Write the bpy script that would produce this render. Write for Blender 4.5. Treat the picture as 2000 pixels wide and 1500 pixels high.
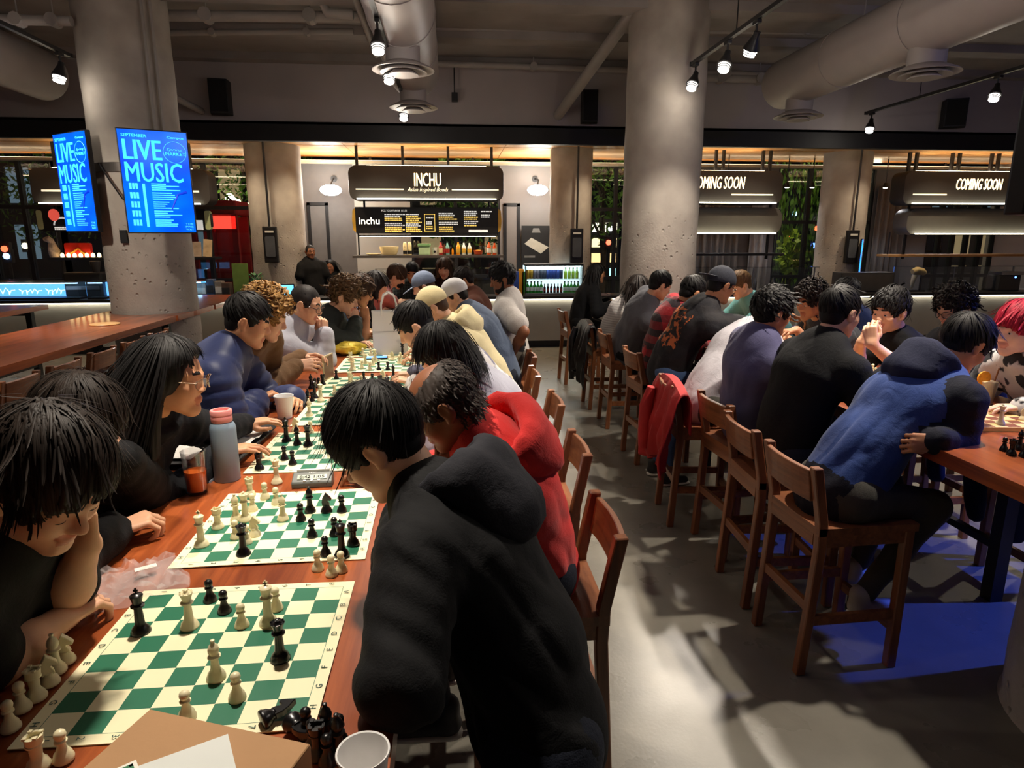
import bpy, bmesh, math, random
import numpy as np
from mathutils import Vector, Matrix

for o in list(bpy.data.objects):
    bpy.data.objects.remove(o, do_unlink=True)
scene = bpy.context.scene
COL = scene.collection
PI = math.pi
RNG = np.random.RandomState(7)
random.seed(5)

# ------------------------------------------------------------------ camera
FPX, CAM_H = 1270.0, 1.9
PITCH = math.atan(288 / FPX)
YAW = math.atan(123 / FPX * math.cos(PITCH))
cd = bpy.data.cameras.new('camera')
cd.sensor_fit = 'HORIZONTAL'
cd.sensor_width = 36.0
cd.lens = 36.0 * FPX / 2000.0
cd.clip_start = 0.05
cd.clip_end = 300
cam = bpy.data.objects.new('camera', cd)
COL.objects.link(cam)
cam.location = (0, 0, CAM_H)
cam.rotation_euler = (PI / 2 - PITCH, 0, -YAW)
scene.camera = cam

# ------------------------------------------------------------------ colour management and night sky
scene.view_settings.view_transform = 'Standard'
scene.view_settings.look = 'None'
scene.view_settings.gamma = 1.0
scene.view_settings.use_curve_mapping = False
scene.view_settings.exposure = 0.25
w = bpy.data.worlds.new('night_sky')
scene.world = w
w.use_nodes = True
w.node_tree.nodes['Background'].inputs[0].default_value = (0.012, 0.014, 0.022, 1)
w.node_tree.nodes['Background'].inputs[1].default_value = 1.0


# ------------------------------------------------------------------ pixel helpers (survey of the photograph, 2000 x 1500)
FW = np.array([math.sin(YAW) * math.cos(PITCH), math.cos(YAW) * math.cos(PITCH), -math.sin(PITCH)])
RT = np.array([math.cos(YAW), -math.sin(YAW), 0.0])
UP = np.cross(RT, FW)


def ray(x, y):
    return FW + RT * (x - 1000) / FPX - UP * (y - 750) / FPX


def atz(x, y, z):
    d = ray(x, y)
    return np.array([0, 0, CAM_H]) + d * (z - CAM_H) / d[2]


def aty(x, y, Y):
    d = ray(x, y)
    return np.array([0, 0, CAM_H]) + d * Y / d[1]


# ------------------------------------------------------------------ materials
MATS = {}


def srgb(r, g, b):
    def f(c):
        c /= 255.0
        return c / 12.92 if c <= 0.04045 else ((c + 0.055) / 1.055) ** 2.4
    return (f(r), f(g), f(b), 1.0)


def newmat(name):
    m = bpy.data.materials.new(name)
    m.use_nodes = True
    nt = m.node_tree
    return m, nt, nt.nodes['Principled BSDF']


def mat(name, col, rough=0.5, metal=0.0, var=0.12, scale=8.0, bump=0.0, bscale=60.0, emit=None, estr=0.0,
        coat=0.0, spec=None, sss=0.0, stretch=None, trans=0.0, alpha=1.0, ior=None):
    """procedural material: colour varied by noise, optional fine relief"""
    if name in MATS:
        return MATS[name]
    m, nt, b = newmat(name)
    N, L = nt.nodes, nt.links
    b.inputs['Roughness'].default_value = rough
    b.inputs['Metallic'].default_value = metal
    if coat:
        b.inputs['Coat Weight'].default_value = coat
        b.inputs['Coat Roughness'].default_value = 0.12
    if spec is not None:
        b.inputs['Specular IOR Level'].default_value = spec
    if sss:
        b.inputs['Subsurface Weight'].default_value = sss
        b.inputs['Subsurface Radius'].default_value = (0.012, 0.004, 0.002)
        b.inputs['Subsurface Scale'].default_value = 1.0
    if trans:
        b.inputs['Transmission Weight'].default_value = trans
    if ior:
        b.inputs['IOR'].default_value = ior
    if alpha < 1:
        b.inputs['Alpha'].default_value = alpha
    tc = N.new('ShaderNodeTexCoord')
    vec = tc.outputs['Object']
    if stretch:
        mp = N.new('ShaderNodeMapping')
        mp.inputs['Scale'].default_value = stretch
        L.new(vec, mp.inputs[0])
        vec = mp.outputs[0]
    nz = N.new('ShaderNodeTexNoise')
    nz.inputs['Scale'].default_value = scale
    nz.inputs['Detail'].default_value = 5
    L.new(vec, nz.inputs['Vector'])
    rp = N.new('ShaderNodeValToRGB')
    c = col
    rp.color_ramp.elements[0].position = 0.3
    rp.color_ramp.elements[1].position = 0.7
    rp.color_ramp.elements[0].color = tuple(max(0, x * (1 - var)) for x in c[:3]) + (1,)
    rp.color_ramp.elements[1].color = tuple(min(1, x * (1 + var)) for x in c[:3]) + (1,)
    L.new(nz.outputs['Fac'], rp.inputs[0])
    L.new(rp.outputs[0], b.inputs['Base Color'])
    if bump:
        n2 = N.new('ShaderNodeTexNoise')
        n2.inputs['Scale'].default_value = bscale
        n2.inputs['Detail'].default_value = 4
        L.new(vec, n2.inputs['Vector'])
        bp = N.new('ShaderNodeBump')
        bp.inputs['Strength'].default_value = bump
        bp.inputs['Distance'].default_value = 0.01
        L.new(n2.outputs['Fac'], bp.inputs['Height'])
        L.new(bp.outputs[0], b.inputs['Normal'])
    if emit is not None:
        b.inputs['Emission Color'].default_value = emit
        b.inputs['Emission Strength'].default_value = estr
    MATS[name] = m
    return m


def wood(name, dark, light, rough=0.35, axis='Y', scale=1.0, coat=0.0, bump=0.05, var2=0.0):
    """long-grained wood; grain runs along the given object axis"""
    if name in MATS:
        return MATS[name]
    m, nt, b = newmat(name)
    N, L = nt.nodes, nt.links
    tc = N.new('ShaderNodeTexCoord')
    oi = N.new('ShaderNodeObjectInfo')
    ad = N.new('ShaderNodeVectorMath')
    ad.operation = 'ADD'
    sc = N.new('ShaderNodeVectorMath')
    sc.operation = 'SCALE'
    sc.inputs[0].default_value = (7.3, 3.1, 5.7)
    L.new(oi.outputs['Random'], sc.inputs['Scale'])
    L.new(tc.outputs['Object'], ad.inputs[0])
    L.new(sc.outputs[0], ad.inputs[1])
    mp = N.new('ShaderNodeMapping')
    s = {'X': (0.6, 9, 9), 'Y': (9, 0.6, 9), 'Z': (9, 9, 0.6)}[axis]
    mp.inputs['Scale'].default_value = tuple(x * scale for x in s)
    L.new(ad.outputs[0], mp.inputs[0])
    n1 = N.new('ShaderNodeTexNoise')
    n1.inputs['Scale'].default_value = 1.6
    n1.inputs['Detail'].default_value = 8
    n1.inputs['Roughness'].default_value = 0.65
    n1.inputs['Distortion'].default_value = 0.6
    L.new(mp.outputs[0], n1.inputs['Vector'])
    rp = N.new('ShaderNodeValToRGB')
    rp.color_ramp.elements[0].position = 0.32
    rp.color_ramp.elements[0].color = dark
    rp.color_ramp.elements[1].position = 0.68
    rp.color_ramp.elements[1].color = light
    L.new(n1.outputs['Fac'], rp.inputs[0])
    L.new(rp.outputs[0], b.inputs['Base Color'])
    b.inputs['Roughness'].default_value = rough
    if coat:
        b.inputs['Coat Weight'].default_value = coat
        b.inputs['Coat Roughness'].default_value = 0.1
    bp = N.new('ShaderNodeBump')
    bp.inputs['Strength'].default_value = bump
    bp.inputs['Distance'].default_value = 0.004
    L.new(n1.outputs['Fac'], bp.inputs['Height'])
    L.new(bp.outputs[0], b.inputs['Normal'])
    MATS[name] = m
    return m


def emis(name, col, strength):
    if name in MATS:
        return MATS[name]
    m, nt, b = newmat(name)
    b.inputs['Base Color'].default_value = col
    b.inputs['Emission Color'].default_value = col
    b.inputs['Emission Strength'].default_value = strength
    b.inputs['Roughness'].default_value = 0.4
    MATS[name] = m
    return m


def glass(name, tint=(1, 1, 1, 1), refl=0.12, rough=0.02, k=0.9):
    """thin pane: see-through with a mirror share"""
    if name in MATS:
        return MATS[name]
    m = bpy.data.materials.new(name)
    m.use_nodes = True
    nt = m.node_tree
    N, L = nt.nodes, nt.links
    for n in list(N):
        if n.type == 'BSDF_PRINCIPLED':
            N.remove(n)
    out = [n for n in N if n.type == 'OUTPUT_MATERIAL'][0]
    t = N.new('ShaderNodeBsdfTransparent')
    t.inputs[0].default_value = tint
    g = N.new('ShaderNodeBsdfGlossy')
    g.inputs['Roughness'].default_value = rough
    fr = N.new('ShaderNodeFresnel')
    fr.inputs[0].default_value = 1.45
    mx = N.new('ShaderNodeMixShader')
    ml = N.new('ShaderNodeMath')
    ml.operation = 'MULTIPLY_ADD'
    ml.inputs[1].default_value = k
    ml.inputs[2].default_value = refl * 0.3
    L.new(fr.outputs[0], ml.inputs[0])
    L.new(ml.outputs[0], mx.inputs[0])
    L.new(t.outputs[0], mx.inputs[1])
    L.new(g.outputs[0], mx.inputs[2])
    L.new(mx.outputs[0], out.inputs[0])
    MATS[name] = m
    return m


# ------------------------------------------------------------------ mesh builder
class MB:
    def __init__(self):
        self.v, self.f, self.m = [], [], []
        self.cur = 0

    def add(self, vs, fs):
        o = len(self.v)
        self.v += [tuple(map(float, p)) for p in vs]
        self.f += [tuple(i + o for i in q) for q in fs]
        self.m += [self.cur] * len(fs)
        return self

    def box(self, x0, x1, y0, y1, z0, z1):
        return self.add([(x0, y0, z0), (x1, y0, z0), (x1, y1, z0), (x0, y1, z0), (x0, y0, z1), (x1, y0, z1), (x1, y1, z1), (x0, y1, z1)],
                        [(0, 3, 2, 1), (4, 5, 6, 7), (0, 1, 5, 4), (1, 2, 6, 5), (2, 3, 7, 6), (3, 0, 4, 7)])

    def bar(self, a, b, w, h, up=(0, 0, 1)):
        """rectangular bar from a to b; w across, h along up"""
        a, b = Vector(a), Vector(b)
        d = (b - a).normalized()
        u = Vector(up)
        s = d.cross(u)
        if s.length < 1e-4:
            s = d.cross(Vector((0, 1, 0)))
        s.normalize()
        u = s.cross(d).normalized()
        vs = []
        for p in (a, b):
            for (i, j) in ((-1, -1), (1, -1), (1, 1), (-1, 1)):
                vs.append(p + s * (i * w / 2) + u * (j * h / 2))
        return self.add(vs, [(3, 2, 1, 0), (4, 5, 6, 7), (0, 1, 5, 4), (1, 2, 6, 5), (2, 3, 7, 6), (3, 0, 4, 7)])

    def tube(self, pts, r, n=8, closed=False, caps=True):
        pts = [Vector(p) for p in pts]
        k = len(pts)
        rs = r if isinstance(r, (list, tuple)) else [r] * k
        o = len(self.v)
        ref = None
        for i, p in enumerate(pts):
            if closed:
                t = pts[(i + 1) % k] - pts[i - 1]
            else:
                t = pts[min(i + 1, k - 1)] - pts[max(i - 1, 0)]
            t.normalize()
            if ref is None:
                ref = Vector((0, 0, 1)) if abs(t.z) < 0.9 else Vector((1, 0, 0))
            u = ref - t * ref.dot(t)
            if u.length < 1e-5:
                u = t.orthogonal()
            u.normalize()
            ref = u
            w_ = t.cross(u)
            for j in range(n):
                a = 2 * PI * j / n
                self.v.append(tuple(p + (u * math.cos(a) + w_ * math.sin(a)) * rs[i]))
        segs = k if closed else k - 1
        for i in range(segs):
            i2 = (i + 1) % k
            for j in range(n):
                j2 = (j + 1) % n
                self.f.append((o + i * n + j, o + i * n + j2, o + i2 * n + j2, o + i2 * n + j))
                self.m.append(self.cur)
        if caps and not closed:
            self.f.append(tuple(o + j for j in reversed(range(n))))
            self.f.append(tuple(o + (k - 1) * n + j for j in range(n)))
            self.m += [self.cur] * 2
        return self

    def cyl(self, a, b, r, n=16, r2=None):
        return self.tube([a, b], [r, r if r2 is None else r2], n)

    def lathe(self, prof, c=(0, 0, 0), n=20):
        """prof = [(r, z)...] bottom to top"""
        o = len(self.v)
        for (r, z) in prof:
            for j in range(n):
                a = 2 * PI * j / n
                self.v.append((c[0] + r * math.cos(a), c[1] + r * math.sin(a), c[2] + z))
        for i in range(len(prof) - 1):
            for j in range(n):
                j2 = (j + 1) % n
                self.f.append((o + i * n + j, o + i * n + j2, o + (i + 1) * n + j2, o + (i + 1) * n + j))
                self.m.append(self.cur)
        if prof[0][0] > 1e-6:
            self.f.append(tuple(o + j for j in reversed(range(n))))
            self.m.append(self.cur)
        if prof[-1][0] > 1e-6:
            self.f.append(tuple(o + (len(prof) - 1) * n + j for j in range(n)))
            self.m.append(self.cur)
        return self

    def prism(self, poly, axis, lo, hi):
        """poly in the two other axes, extruded along axis"""
        n = len(poly)

        def P(a, b, c):
            return {'X': (c, a, b), 'Y': (a, c, b), 'Z': (a, b, c)}[axis]
        vs = [P(a, b, lo) for a, b in poly] + [P(a, b, hi) for a, b in poly]
        fs = [tuple(reversed(range(n))), tuple(range(n, 2 * n))]
        for i in range(n):
            j = (i + 1) % n
            fs.append((i, j, n + j, n + i))
        return self.add(vs, fs)

    def xform(self, M):
        self.v = [tuple(M @ Vector(p)) for p in self.v]
        return self

    def mesh(self, name, bevel=0.0, segs=2, smooth=False):
        me = bpy.data.meshes.new(name)
        me.from_pydata(self.v, [], self.f)
        me.polygons.foreach_set('material_index', self.m)
        bm = bmesh.new()
        bm.from_mesh(me)
        bmesh.ops.remove_doubles(bm, verts=bm.verts, dist=1e-6)
        bmesh.ops.recalc_face_normals(bm, faces=bm.faces)
        if bevel:
            es = [e for e in bm.edges if len(e.link_faces) == 2 and e.calc_face_angle(0) > 0.6]
            bmesh.ops.bevel(bm, geom=es, offset=bevel, segments=segs, affect='EDGES', profile=0.6)
        if smooth:
            for f in bm.faces:
                f.smooth = True
            for e in bm.edges:
                if len(e.link_faces) == 2 and e.calc_face_angle(0) > 0.7:
                    e.smooth = False
        bm.to_mesh(me)
        bm.free()
        return me

    def build(self, name, mats, parent=None, bevel=0.0, segs=2, smooth=False, loc=None, rot=None):
        me = self.mesh(name, bevel, segs, smooth)
        for m_ in (mats if isinstance(mats, (list, tuple)) else [mats]):
            me.materials.append(m_)
        return link(name, me, parent, loc, rot)


def link(name, data, parent=None, loc=None, rot=None):
    o = bpy.data.objects.new(name, data)
    COL.objects.link(o)
    if loc is not None:
        o.location = loc
    if rot is not None:
        o.rotation_euler = rot
    if parent is not None:
        o.parent = parent
    return o


def empty(name, loc=(0, 0, 0), rz=0.0):
    o = link(name, None, None, loc, (0, 0, rz))
    o.empty_display_size = 0.1
    return o


def tag(o, label=None, cat=None, group=None, kind=None):
    if label:
        o['label'] = label
    if cat:
        o['category'] = cat
    if group:
        o['group'] = group
    if kind:
        o['kind'] = kind
    return o


def struct(o, label=None):
    o['kind'] = 'structure'
    if label:
        o['label'] = label
    return o


def copy_tree(o, parent=None):
    c = o.copy()
    COL.objects.link(c)
    c.parent = parent
    for ch in o.children:
        copy_tree(ch, c)
    return c


def rrect(x0, x1, z0, z1, r, n=6):
    """rounded rectangle outline"""
    pts = []
    for cx, cz, a0 in ((x1 - r, z0 + r, -PI / 2), (x1 - r, z1 - r, 0), (x0 + r, z1 - r, PI / 2), (x0 + r, z0 + r, PI)):
        for i in range(n + 1):
            a = a0 + PI / 2 * i / n
            pts.append((cx + r * math.cos(a), cz + r * math.sin(a)))
    return pts


TEXTS = {}


def text_mesh(body, size=1.0, depth=0.002, bold=0.0, shear=0.0, spacing=1.0, align='CENTER', res=2):
    key = (body, size, depth, bold, shear, spacing, align)
    if key in TEXTS:
        return TEXTS[key].copy()
    cu = bpy.data.curves.new('lettering', 'FONT')
    cu.body = body
    cu.size = size
    cu.extrude = depth
    cu.shear = shear
    cu.space_character = spacing
    cu.align_x = align
    cu.align_y = 'CENTER'
    cu.resolution_u = res
    o = bpy.data.objects.new('lettering', cu)
    me = bpy.data.meshes.new_from_object(o)
    bpy.data.objects.remove(o)
    bpy.data.curves.remove(cu)
    if bold:
        # heavier strokes: the same outline set side by side
        me = join_meshes('lettering', [(me, Matrix.Translation((dx, 0, 0)), 0) for dx in (-bold, -bold / 3, bold / 3, bold)], [])
    TEXTS[key] = me
    return me.copy()


def text(name, body, parent, m, w_, h_, loc, rot=(PI / 2, 0, 0), depth=0.004, bold=0.0, shear=0.0, align='CENTER', spacing=1.0):
    """lettering fitted into w_ x h_ (metres); stands in the local XZ plane facing -Y by default"""
    me = text_mesh(body, 1.0, 0.01, bold, shear, spacing, align)
    co = np.empty(len(me.vertices) * 3)
    me.vertices.foreach_get('co', co)
    co = co.reshape(-1, 3)
    lo, hi = co.min(0), co.max(0)
    s = np.maximum(hi - lo, 1e-6)
    co = (co - (lo + hi) / 2) / s * np.array([w_, h_, depth])
    me.vertices.foreach_set('co', co.ravel())
    me.materials.clear()
    me.materials.append(m)
    me.update()
    return link(name, me, parent, loc, rot)


def join_meshes(name, items, mats):
    """items = [(mesh, Matrix, material index)] -> one mesh"""
    V, F, M = [], [], []
    for me, mx, mi in items:
        o = len(V)
        V += [tuple(mx @ v.co) for v in me.vertices]
        for p in me.polygons:
            F.append(tuple(i + o for i in p.vertices))
            M.append(mi)
    r = bpy.data.meshes.new(name)
    r.from_pydata(V, [], F)
    r.polygons.foreach_set('material_index', M)
    for m_ in mats:
        r.materials.append(m_)
    return r

# ================================================================== shared materials
def concrete_mat(name, a, b, pits=0.5, rough=0.75):
    m, nt, bs = newmat(name)
    N, L = nt.nodes, nt.links
    tc = N.new('ShaderNodeTexCoord')
    n1 = N.new('ShaderNodeTexNoise')
    n1.inputs['Scale'].default_value = 3.0
    n1.inputs['Detail'].default_value = 8
    L.new(tc.outputs['Object'], n1.inputs['Vector'])
    rp = N.new('ShaderNodeValToRGB')
    rp.color_ramp.elements[0].position = 0.3
    rp.color_ramp.elements[1].position = 0.72
    rp.color_ramp.elements[0].color = a
    rp.color_ramp.elements[1].color = b
    L.new(n1.outputs['Fac'], rp.inputs[0])
    L.new(rp.outputs[0], bs.inputs['Base Color'])
    bs.inputs['Roughness'].default_value = rough
    # pits: stronger in the lower, unpainted part of the shaft
    vo = N.new('ShaderNodeTexVoronoi')
    vo.inputs['Scale'].default_value = 13
    L.new(tc.outputs['Object'], vo.inputs['Vector'])
    r2 = N.new('ShaderNodeValToRGB')
    r2.color_ramp.elements[0].position = 0.0
    r2.color_ramp.elements[1].position = 0.22
    L.new(vo.outputs['Distance'], r2.inputs[0])
    n3 = N.new('ShaderNodeTexNoise')
    n3.inputs['Scale'].default_value = 40
    L.new(tc.outputs['Object'], n3.inputs['Vector'])
    sep = N.new('ShaderNodeSeparateXYZ')
    L.new(tc.outputs['Object'], sep.inputs[0])
    mr = N.new('ShaderNodeMapRange')
    mr.inputs['From Min'].default_value = 2.25
    mr.inputs['From Max'].default_value = 1.9
    L.new(sep.outputs['Z'], mr.inputs['Value'])
    mm = N.new('ShaderNodeMath')
    mm.operation = 'MULTIPLY'
    L.new(mr.outputs[0], mm.inputs[0])
    mm.inputs[1].default_value = pits
    ad = N.new('ShaderNodeMath')
    ad.operation = 'MULTIPLY_ADD'
    L.new(n3.outputs['Fac'], ad.inputs[0])
    ad.inputs[1].default_value = 0.3
    L.new(r2.outputs[0], ad.inputs[2])
    bp = N.new('ShaderNodeBump')
    bp.inputs['Distance'].default_value = 0.02
    L.new(mm.outputs[0], bp.inputs['Strength'])
    L.new(ad.outputs[0], bp.inputs['Height'])
    L.new(bp.outputs[0], bs.inputs['Normal'])
    MATS[name] = m
    return m


M_COLUMN = concrete_mat('column_concrete', srgb(150, 142, 133), srgb(178, 170, 160), 0.9)
M_CEIL = mat('ceiling_paint', srgb(138, 131, 127), 0.8, var=0.15, scale=2)
M_FASCIA = mat('fascia_paint', srgb(166, 158, 156), 0.75, var=0.06, scale=1.5)
M_PIPE = mat('pipe_paint', srgb(152, 146, 141), 0.55, var=0.1, scale=3)
M_DUCT = mat('duct_paint', srgb(160, 152, 149), 0.5, var=0.07, scale=2)
M_BLACK = mat('black_metal', srgb(22, 21, 23), 0.45, var=0.2)
M_BEAM = mat('black_beam', srgb(16, 15, 18), 0.6, var=0.2)
M_SPK = mat('black_plastic', srgb(14, 14, 15), 0.6, var=0.2)
M_GREYWALL = mat('grey_plaster', srgb(128, 122, 118), 0.8, var=0.07, scale=2)
M_SOFFIT = wood('soffit_wood', srgb(204, 140, 74), srgb(238, 184, 116), 0.32, 'X', 0.7, coat=0.25, bump=0.02)
M_TABLE = wood('table_wood', srgb(112, 48, 21), srgb(180, 94, 46), 0.3, 'Y', 1.0, coat=0.6, bump=0.02)
M_STOOL = wood('stool_wood', srgb(98, 54, 30), srgb(148, 90, 52), 0.42, 'Z', 1.6, coat=0.2, bump=0.04)
M_STOOLX = wood('stool_wood_cross', srgb(98, 54, 30), srgb(150, 92, 54), 0.42, 'X', 1.6, coat=0.2, bump=0.04)
M_GLASS = glass('window_glass', (0.9, 0.93, 0.92, 1), 0.15)
M_GLASS2 = glass('case_glass', (0.96, 0.98, 0.98, 1), 0.06)
M_CHROME = mat('steel', srgb(170, 170, 172), 0.28, 1.0, var=0.06)
M_DARKGREY = mat('dark_grey_laminate', srgb(52, 50, 50), 0.5, var=0.1)


def floor_mat():
    m, nt, b = newmat('polished_concrete')
    N, L = nt.nodes, nt.links
    tc = N.new('ShaderNodeTexCoord')
    n1 = N.new('ShaderNodeTexNoise')
    n1.inputs['Scale'].default_value = 2.2
    n1.inputs['Detail'].default_value = 10
    n1.inputs['Roughness'].default_value = 0.62
    L.new(tc.outputs['Object'], n1.inputs['Vector'])
    rp = N.new('ShaderNodeValToRGB')
    rp.color_ramp.elements[0].position = 0.3
    rp.color_ramp.elements[0].color = srgb(108, 104, 95)
    rp.color_ramp.elements[1].position = 0.75
    rp.color_ramp.elements[1].color = srgb(130, 125, 114)
    L.new(n1.outputs['Fac'], rp.inputs[0])
    # small pale chips and scuffs
    n2 = N.new('ShaderNodeTexNoise')
    n2.inputs['Scale'].default_value = 9
    n2.inputs['Detail'].default_value = 6
    L.new(tc.outputs['Object'], n2.inputs['Vector'])
    r2 = N.new('ShaderNodeValToRGB')
    r2.color_ramp.elements[0].position = 0.72
    r2.color_ramp.elements[1].position = 0.80
    L.new(n2.outputs['Fac'], r2.inputs[0])
    mx = N.new('ShaderNodeMix')
    mx.data_type = 'RGBA'
    L.new(r2.outputs[0], mx.inputs['Factor'])
    L.new(rp.outputs[0], mx.inputs['A'])
    mx.inputs['B'].default_value = srgb(146, 141, 130)
    L.new(mx.outputs['Result'], b.inputs['Base Color'])
    n3 = N.new('ShaderNodeTexNoise')
    n3.inputs['Scale'].default_value = 2.5
    n3.inputs['Detail'].default_value = 6
    L.new(tc.outputs['Object'], n3.inputs['Vector'])
    mr = N.new('ShaderNodeMapRange')
    mr.inputs['From Min'].default_value = 0.3
    mr.inputs['From Max'].default_value = 0.7
    mr.inputs['To Min'].default_value = 0.24
    mr.inputs['To Max'].default_value = 0.36
    L.new(n3.outputs['Fac'], mr.inputs['Value'])
    L.new(mr.outputs[0], b.inputs['Roughness'])
    n4 = N.new('ShaderNodeTexNoise')
    n4.inputs['Scale'].default_value = 60
    L.new(tc.outputs['Object'], n4.inputs['Vector'])
    bp = N.new('ShaderNodeBump')
    bp.inputs['Strength'].default_value = 0.04
    bp.inputs['Distance'].default_value = 0.01
    L.new(n4.outputs['Fac'], bp.inputs['Height'])
    L.new(bp.outputs[0], b.inputs['Normal'])
    return m


# ================================================================== room shell
X0, X1, YB, YF, CZ = -10.0, 12.0, 13.7, -4.0, 4.45
FASCIA_Y, SOFFIT_Z = 10.5, 3.42
struct(MB().box(X0, X1, YF, YB + 0.2, -0.2, 0).build('floor', floor_mat()), 'grey polished concrete floor')
struct(MB().box(X0, X1, YF, FASCIA_Y + 0.4, CZ, CZ + 0.2).build('ceiling', M_CEIL), 'dark grey painted ceiling slab')
struct(MB().box(X0, X1, FASCIA_Y, FASCIA_Y + 0.3, 3.45, CZ).build('wall_back_upper', M_FASCIA), 'grey fascia wall above the black beam')
struct(MB().box(X0 - 0.2, X0, YF, YB + 0.2, 0, CZ).build('wall_left', M_FASCIA))
struct(MB().box(X1, X1 + 0.2, YF, YB + 0.2, 0, CZ).build('wall_right', M_FASCIA))
struct(MB().box(X0, X1, YF - 0.2, YF, 0, CZ).build('wall_front', M_FASCIA))
struct(MB().box(X0, X1, FASCIA_Y - 0.09, FASCIA_Y - 0.05, 3.275, 3.51).box(X0, X1, FASCIA_Y - 0.05, FASCIA_Y + 0.02, 3.275, 3.29).box(X0, X1, FASCIA_Y - 0.05, FASCIA_Y, 3.45, 3.51).build('trim_1', M_BEAM), 'black steel beam across the hall above the stalls')  # rear trough added to the beam to hide the soffit uplight

# soffit of wood panels above the stalls
sof = struct(MB().box(X0, X1, FASCIA_Y, YB + 0.1, SOFFIT_Z + 0.02, SOFFIT_Z + 0.14).build('ceiling_soffit', M_BEAM), 'warm wood panelled soffit over the food stalls')
for (ya, yb) in ((FASCIA_Y + 0.01, 11.94), (12.0, 13.69)):
    x = X0
    while x < X1 - 0.1:
        MB().box(0.004, 2.746, 0, yb - ya, 0, 0.03).build('wood_panel', M_SOFFIT, sof, bevel=0.003, segs=1, loc=(x, ya, SOFFIT_Z))
        x += 2.75

tr = empty('added_trough_light', (X0, FASCIA_Y - 0.045, 3.29))  # added hidden uplight that brightens the front of the soffit
MB().box(0.05, X1 - X0 - 0.05, 0.005, 0.055, 0, 0.012).build('light_strip', emis('added_trough_strip', (1.0, 0.76, 0.46, 1), 16), tr)
MB().box(0.03, X1 - X0 - 0.03, 0.0, 0.06, -0.004, 0.0).build('channel', M_BEAM, tr)
tag(tr, 'added warm light strip hidden in the trough behind the black beam', 'cove light')
# pale cornice with a warm cove strip along the rear edge of the soffit
cov = empty('cove_light', (X0, YB - 0.32, SOFFIT_Z - 0.14))
MB().box(0.02, X1 - X0 - 0.02, 0, 0.22, 0, 0.05).build('cornice', mat('cornice_paint', srgb(190, 176, 150), 0.6), cov)
MB().box(0.05, X1 - X0 - 0.05, 0.06, 0.10, 0.05, 0.06).build('light_strip', emis('cove_strip', (1.0, 0.76, 0.46, 1), 5), cov)
for x in np.arange(0.5, X1 - X0, 2.0):
    MB().box(x - 0.02, x + 0.02, 0.14, 0.18, 0.05, 0.14).build('bracket', M_BLACK, cov)
tag(cov, 'pale cornice with warm cove lighting along the back of the soffit', 'cove light')

# ------------------------------------------------------------------ concrete columns
def column(name, x, y, r, h=CZ, label=None, n=48):
    prof = [(r + 0.012, 0), (r, 0.03)] + [(r + 0.004 * math.sin(i * 1.7), 0.03 + (h - 0.03) * i / 24) for i in range(1, 25)]
    o = MB().lathe(prof, (0, 0, 0), n).build(name, M_COLUMN, smooth=True, loc=(x, y, 0))
    return struct(o, label)


LCX, LCY, CCX, CCY = -3.46, 8.05, 2.57, 8.0
column('column_1', LCX, LCY, 0.46, label='round concrete column rising through the left counter table, two screens on it')
column('column_2', CCX, CCY, 0.455, label='pitted round concrete column in the middle of the hall')
column('column_3', 2.67, 1.93, 0.46, label='round concrete column at the right edge of the frame')
for i, (px, w_) in enumerate(((540, 0.46), (1115, 0.38), (1648, 0.42))):
    P_ = aty(px, 420, 12.1)
    column('column_%d' % (4 + i), P_[0], 12.15, w_, SOFFIT_Z + 0.01,
           label=['round concrete column left of the lettered middle stall', 'round concrete column right of the drinks fridge', 'round concrete column between the two dark stalls'][i])

# ------------------------------------------------------------------ ducts
def duct(name, label, x, z, r, ya, yb, diffs):
    root = empty(name, (x, yb, z))
    L_ = yb - ya
    pts = [(0, -L_, 0)]
    prof = [(0, -L_, 0)]
    n = 28
    # body with domed far end and thin seam rings
    ring = MB()
    pp, rr = [], []
    k = int(L_ / 1.2)
    for i in range(k + 1):
        pp.append((0, -L_ + (L_ - r * 0.5) * i / k, 0))
        rr.append(r)
    for i in range(1, 7):
        a = PI / 2 * i / 6
        pp.append((0, -r * 0.5 + r * 0.5 * math.sin(a), 0))
        rr.append(max(0.01, r * math.cos(a) ** 0.6))
    ring.tube(pp, rr, n).build('duct_shell', M_DUCT, root, smooth=True)
    for i in range(1, k):
        y = -L_ + (L_ - r * 0.5) * i / k
        MB().tube([(0, y - 0.02, 0), (0, y + 0.02, 0)], r + 0.008, n).build('seam_band', M_DUCT, root, smooth=True)
    for dy in diffs:
        d = MB().lathe([(0.17, 0.2), (0.17, 0.0)], (0, 0, 0), 24).build('diffuser_collar', M_DUCT, root, smooth=True, loc=(0, dy - yb, -r - 0.14))
        MB().lathe([(0.17, 0.04), (0.30, -0.02), (0.31, -0.035), (0.29, -0.035), (0.16, 0.02)], (0, 0, 0), 28).build('diffuser_cone', M_DUCT, d, smooth=True)
        MB().lathe([(0.15, 0.0), (0.23, -0.045), (0.235, -0.055), (0.22, -0.055), (0.13, -0.015)], (0, 0, 0), 28).build('diffuser_cone', M_DUCT, d, smooth=True)
        MB().lathe([(0.0, -0.03), (0.10, -0.03), (0.15, -0.07), (0.15, -0.078), (0.0, -0.06)], (0, 0, 0), 28).build('diffuser_cone', M_DUCT, d, smooth=True)
    for y in np.arange(ya + 0.8, yb - 0.4, 1.9):
        MB().cyl((0, y - yb, r), (0, y - yb, CZ - z), 0.008, 6).build('hanger_rod', M_PIPE, root)
    tag(root, label, 'air duct')
    return root


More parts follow.
